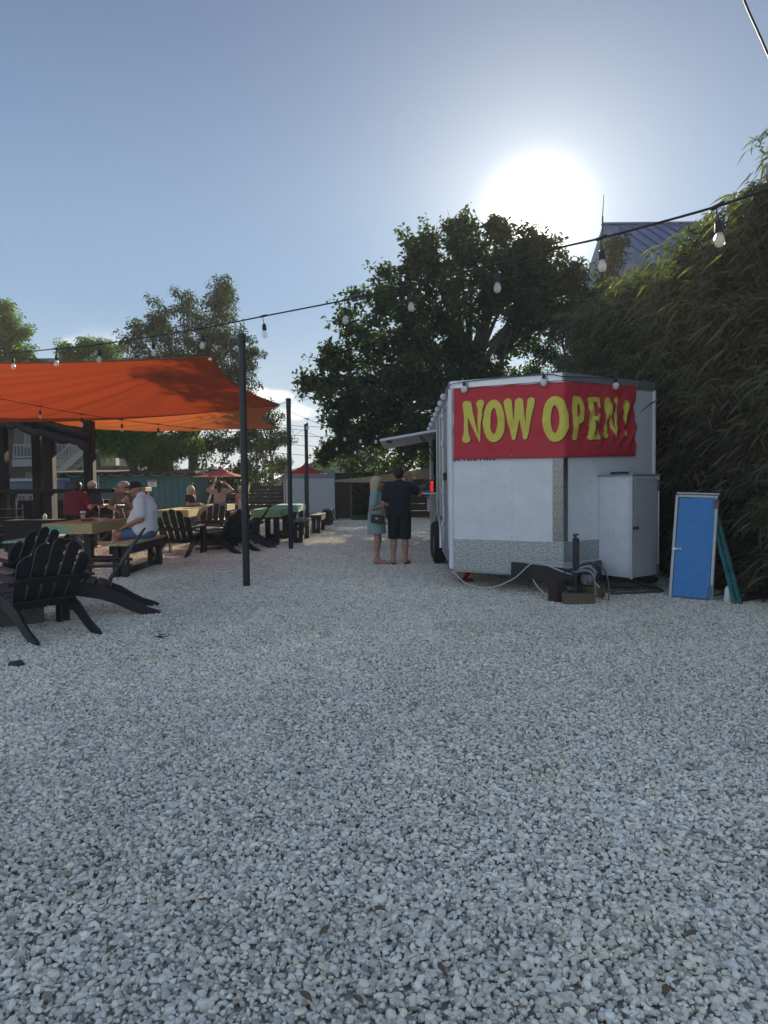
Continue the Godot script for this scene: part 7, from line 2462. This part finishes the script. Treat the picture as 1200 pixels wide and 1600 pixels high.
	pb += limb(V(-0.17, 1.28, 0), V(-0.36, 1.32, -0.08), V(-0.19, 1.5, -0.14), 0.05, 0.04, 0.027) + limb(V(0.17, 1.28, 0), V(0.36, 1.32, -0.08), V(0.19, 1.5, -0.14), 0.05, 0.04, 0.027)
	person("dark ponytailed woman in pink top and denim shorts, hands raised to her head", P(-4.72, 0, 20.6), 0.1, 0.98, M.skin, pb, [h5, f, u], [[V(-0.19, 1.5, -0.14), V(0.75, 0.6, 0), V(-0.3, 0.4, -0.8), -1.0, 0.6], [V(0.19, 1.5, -0.14), V(-0.75, 0.6, 0), V(0.3, 0.4, -0.8), 1.0, 0.6]],
		[["top", [[V(0, 0.98, 0), V(0, 1.2, 0), 0.145, 0.15, V(1.1, 1, 0.9)], [V(-0.14, 1.29, 0), V(0.14, 1.29, 0), 0.08, 0.08], [V(-0.17, 1.28, 0), V(-0.27, 1.3, -0.04), 0.07, 0.068], [V(0.17, 1.28, 0), V(0.27, 1.3, -0.04), 0.07, 0.068]], [[V(0, 0.97, 0), V(0, -1, 0)]], fabric(0.5, 0.34, 0.3), 0.014, 0.03],
		["shorts", [[V(-0.085, 0.86, 0), V(-0.09, 0.62, 0), 0.125, 0.11], [V(0.085, 0.86, 0), V(0.09, 0.62, 0), 0.125, 0.11], [V(-0.06, 0.9, 0), V(0.06, 0.9, 0), 0.14, 0.135]], [[V(0, 0.66, 0), V(0, -1, 0)], [V(0, 0.99, 0), u]], fabric(0.16, 0.24, 0.36), 0.014, 0.03],
		hair_short(h5, f, u, M.hair_dark, 0.08), ["ponytail", [[h5 + V(0, 0.03, 0.1), h5 + V(0.01, -0.1, 0.14), 0.05, 0.05], [h5 + V(0.01, -0.1, 0.14), h5 + V(0.0, -0.32, 0.12), 0.05, 0.02]], [], M.hair_dark, 0.012, 0.03]], 0.016)
	# seated girl with a yellow cap
	var h6 := V(0, 1.2, -0.06)
	var gb: Array = seated.call(0.02, 0.85)
	gb += limb(V(0.16, 1.02, -0.02), V(0.2, 0.82, -0.06), V(0.06, 0.98, -0.2), 0.048, 0.038, 0.026) + limb(V(-0.16, 1.02, -0.02), V(-0.2, 0.82, -0.06), V(-0.06, 0.98, -0.2), 0.048, 0.038, 0.026)
	person("seated person in a white top and yellow cap left of the tall post", P(-4.27, 0, 21.75), face(-0.5, -0.85), 1.05, M.skin_tan, gb, [h6, f, u], [[V(0.06, 0.98, -0.2), V(-0.3, 0.8, -0.4), V(0, 0.2, -1), 1.0, 0.7], [V(-0.06, 0.98, -0.2), V(0.3, 0.8, -0.4), V(0, 0.2, -1), -1.0, 0.7]],
		[["top", [[V(0, 0.62, 0), V(0, 0.96, -0.02), 0.14, 0.14], [V(-0.1, 1.03, -0.02), V(0.1, 1.03, -0.02), 0.075, 0.075]], [], fabric(0.55, 0.53, 0.5), 0.016, 0.03],
		["shorts", [[V(-0.09, 0.57, 0.0), V(-0.11, 0.55, -0.24), 0.115, 0.085], [V(0.09, 0.57, 0.0), V(0.11, 0.55, -0.24), 0.115, 0.085], [V(-0.07, 0.58, 0.02), V(0.07, 0.58, 0.02), 0.13, 0.13]], [], fabric(0.35, 0.36, 0.38), 0.016, 0.03],
		hair_short(h6, f, u, M.hair_dark, 0.1), ["cap", [[h6 + V(0, 0.05, 0.01), h6 + V(0, 0.05, 0.01), 0.108, 0.108]], [[h6 + V(0, 0.045, 0), V(0, -1, 0)]], fabric(0.6, 0.6, 0.06), 0.01, 0.02],
		["cap_brim", [[h6 + V(0, 0.052, -0.09), h6 + V(0, 0.045, -0.15), 0.06, 0.045, V(1, 0.2, 1)]], [], fabric(0.6, 0.6, 0.06), 0.01, 0.02]], 0.018)

func _ready() -> void:
	view_and_light()
	materials()
	gravel()
	surroundings()
	vegetation()
	trailer()
	overhead()
	bar()
	furniture()
	ground_litter()
	people()
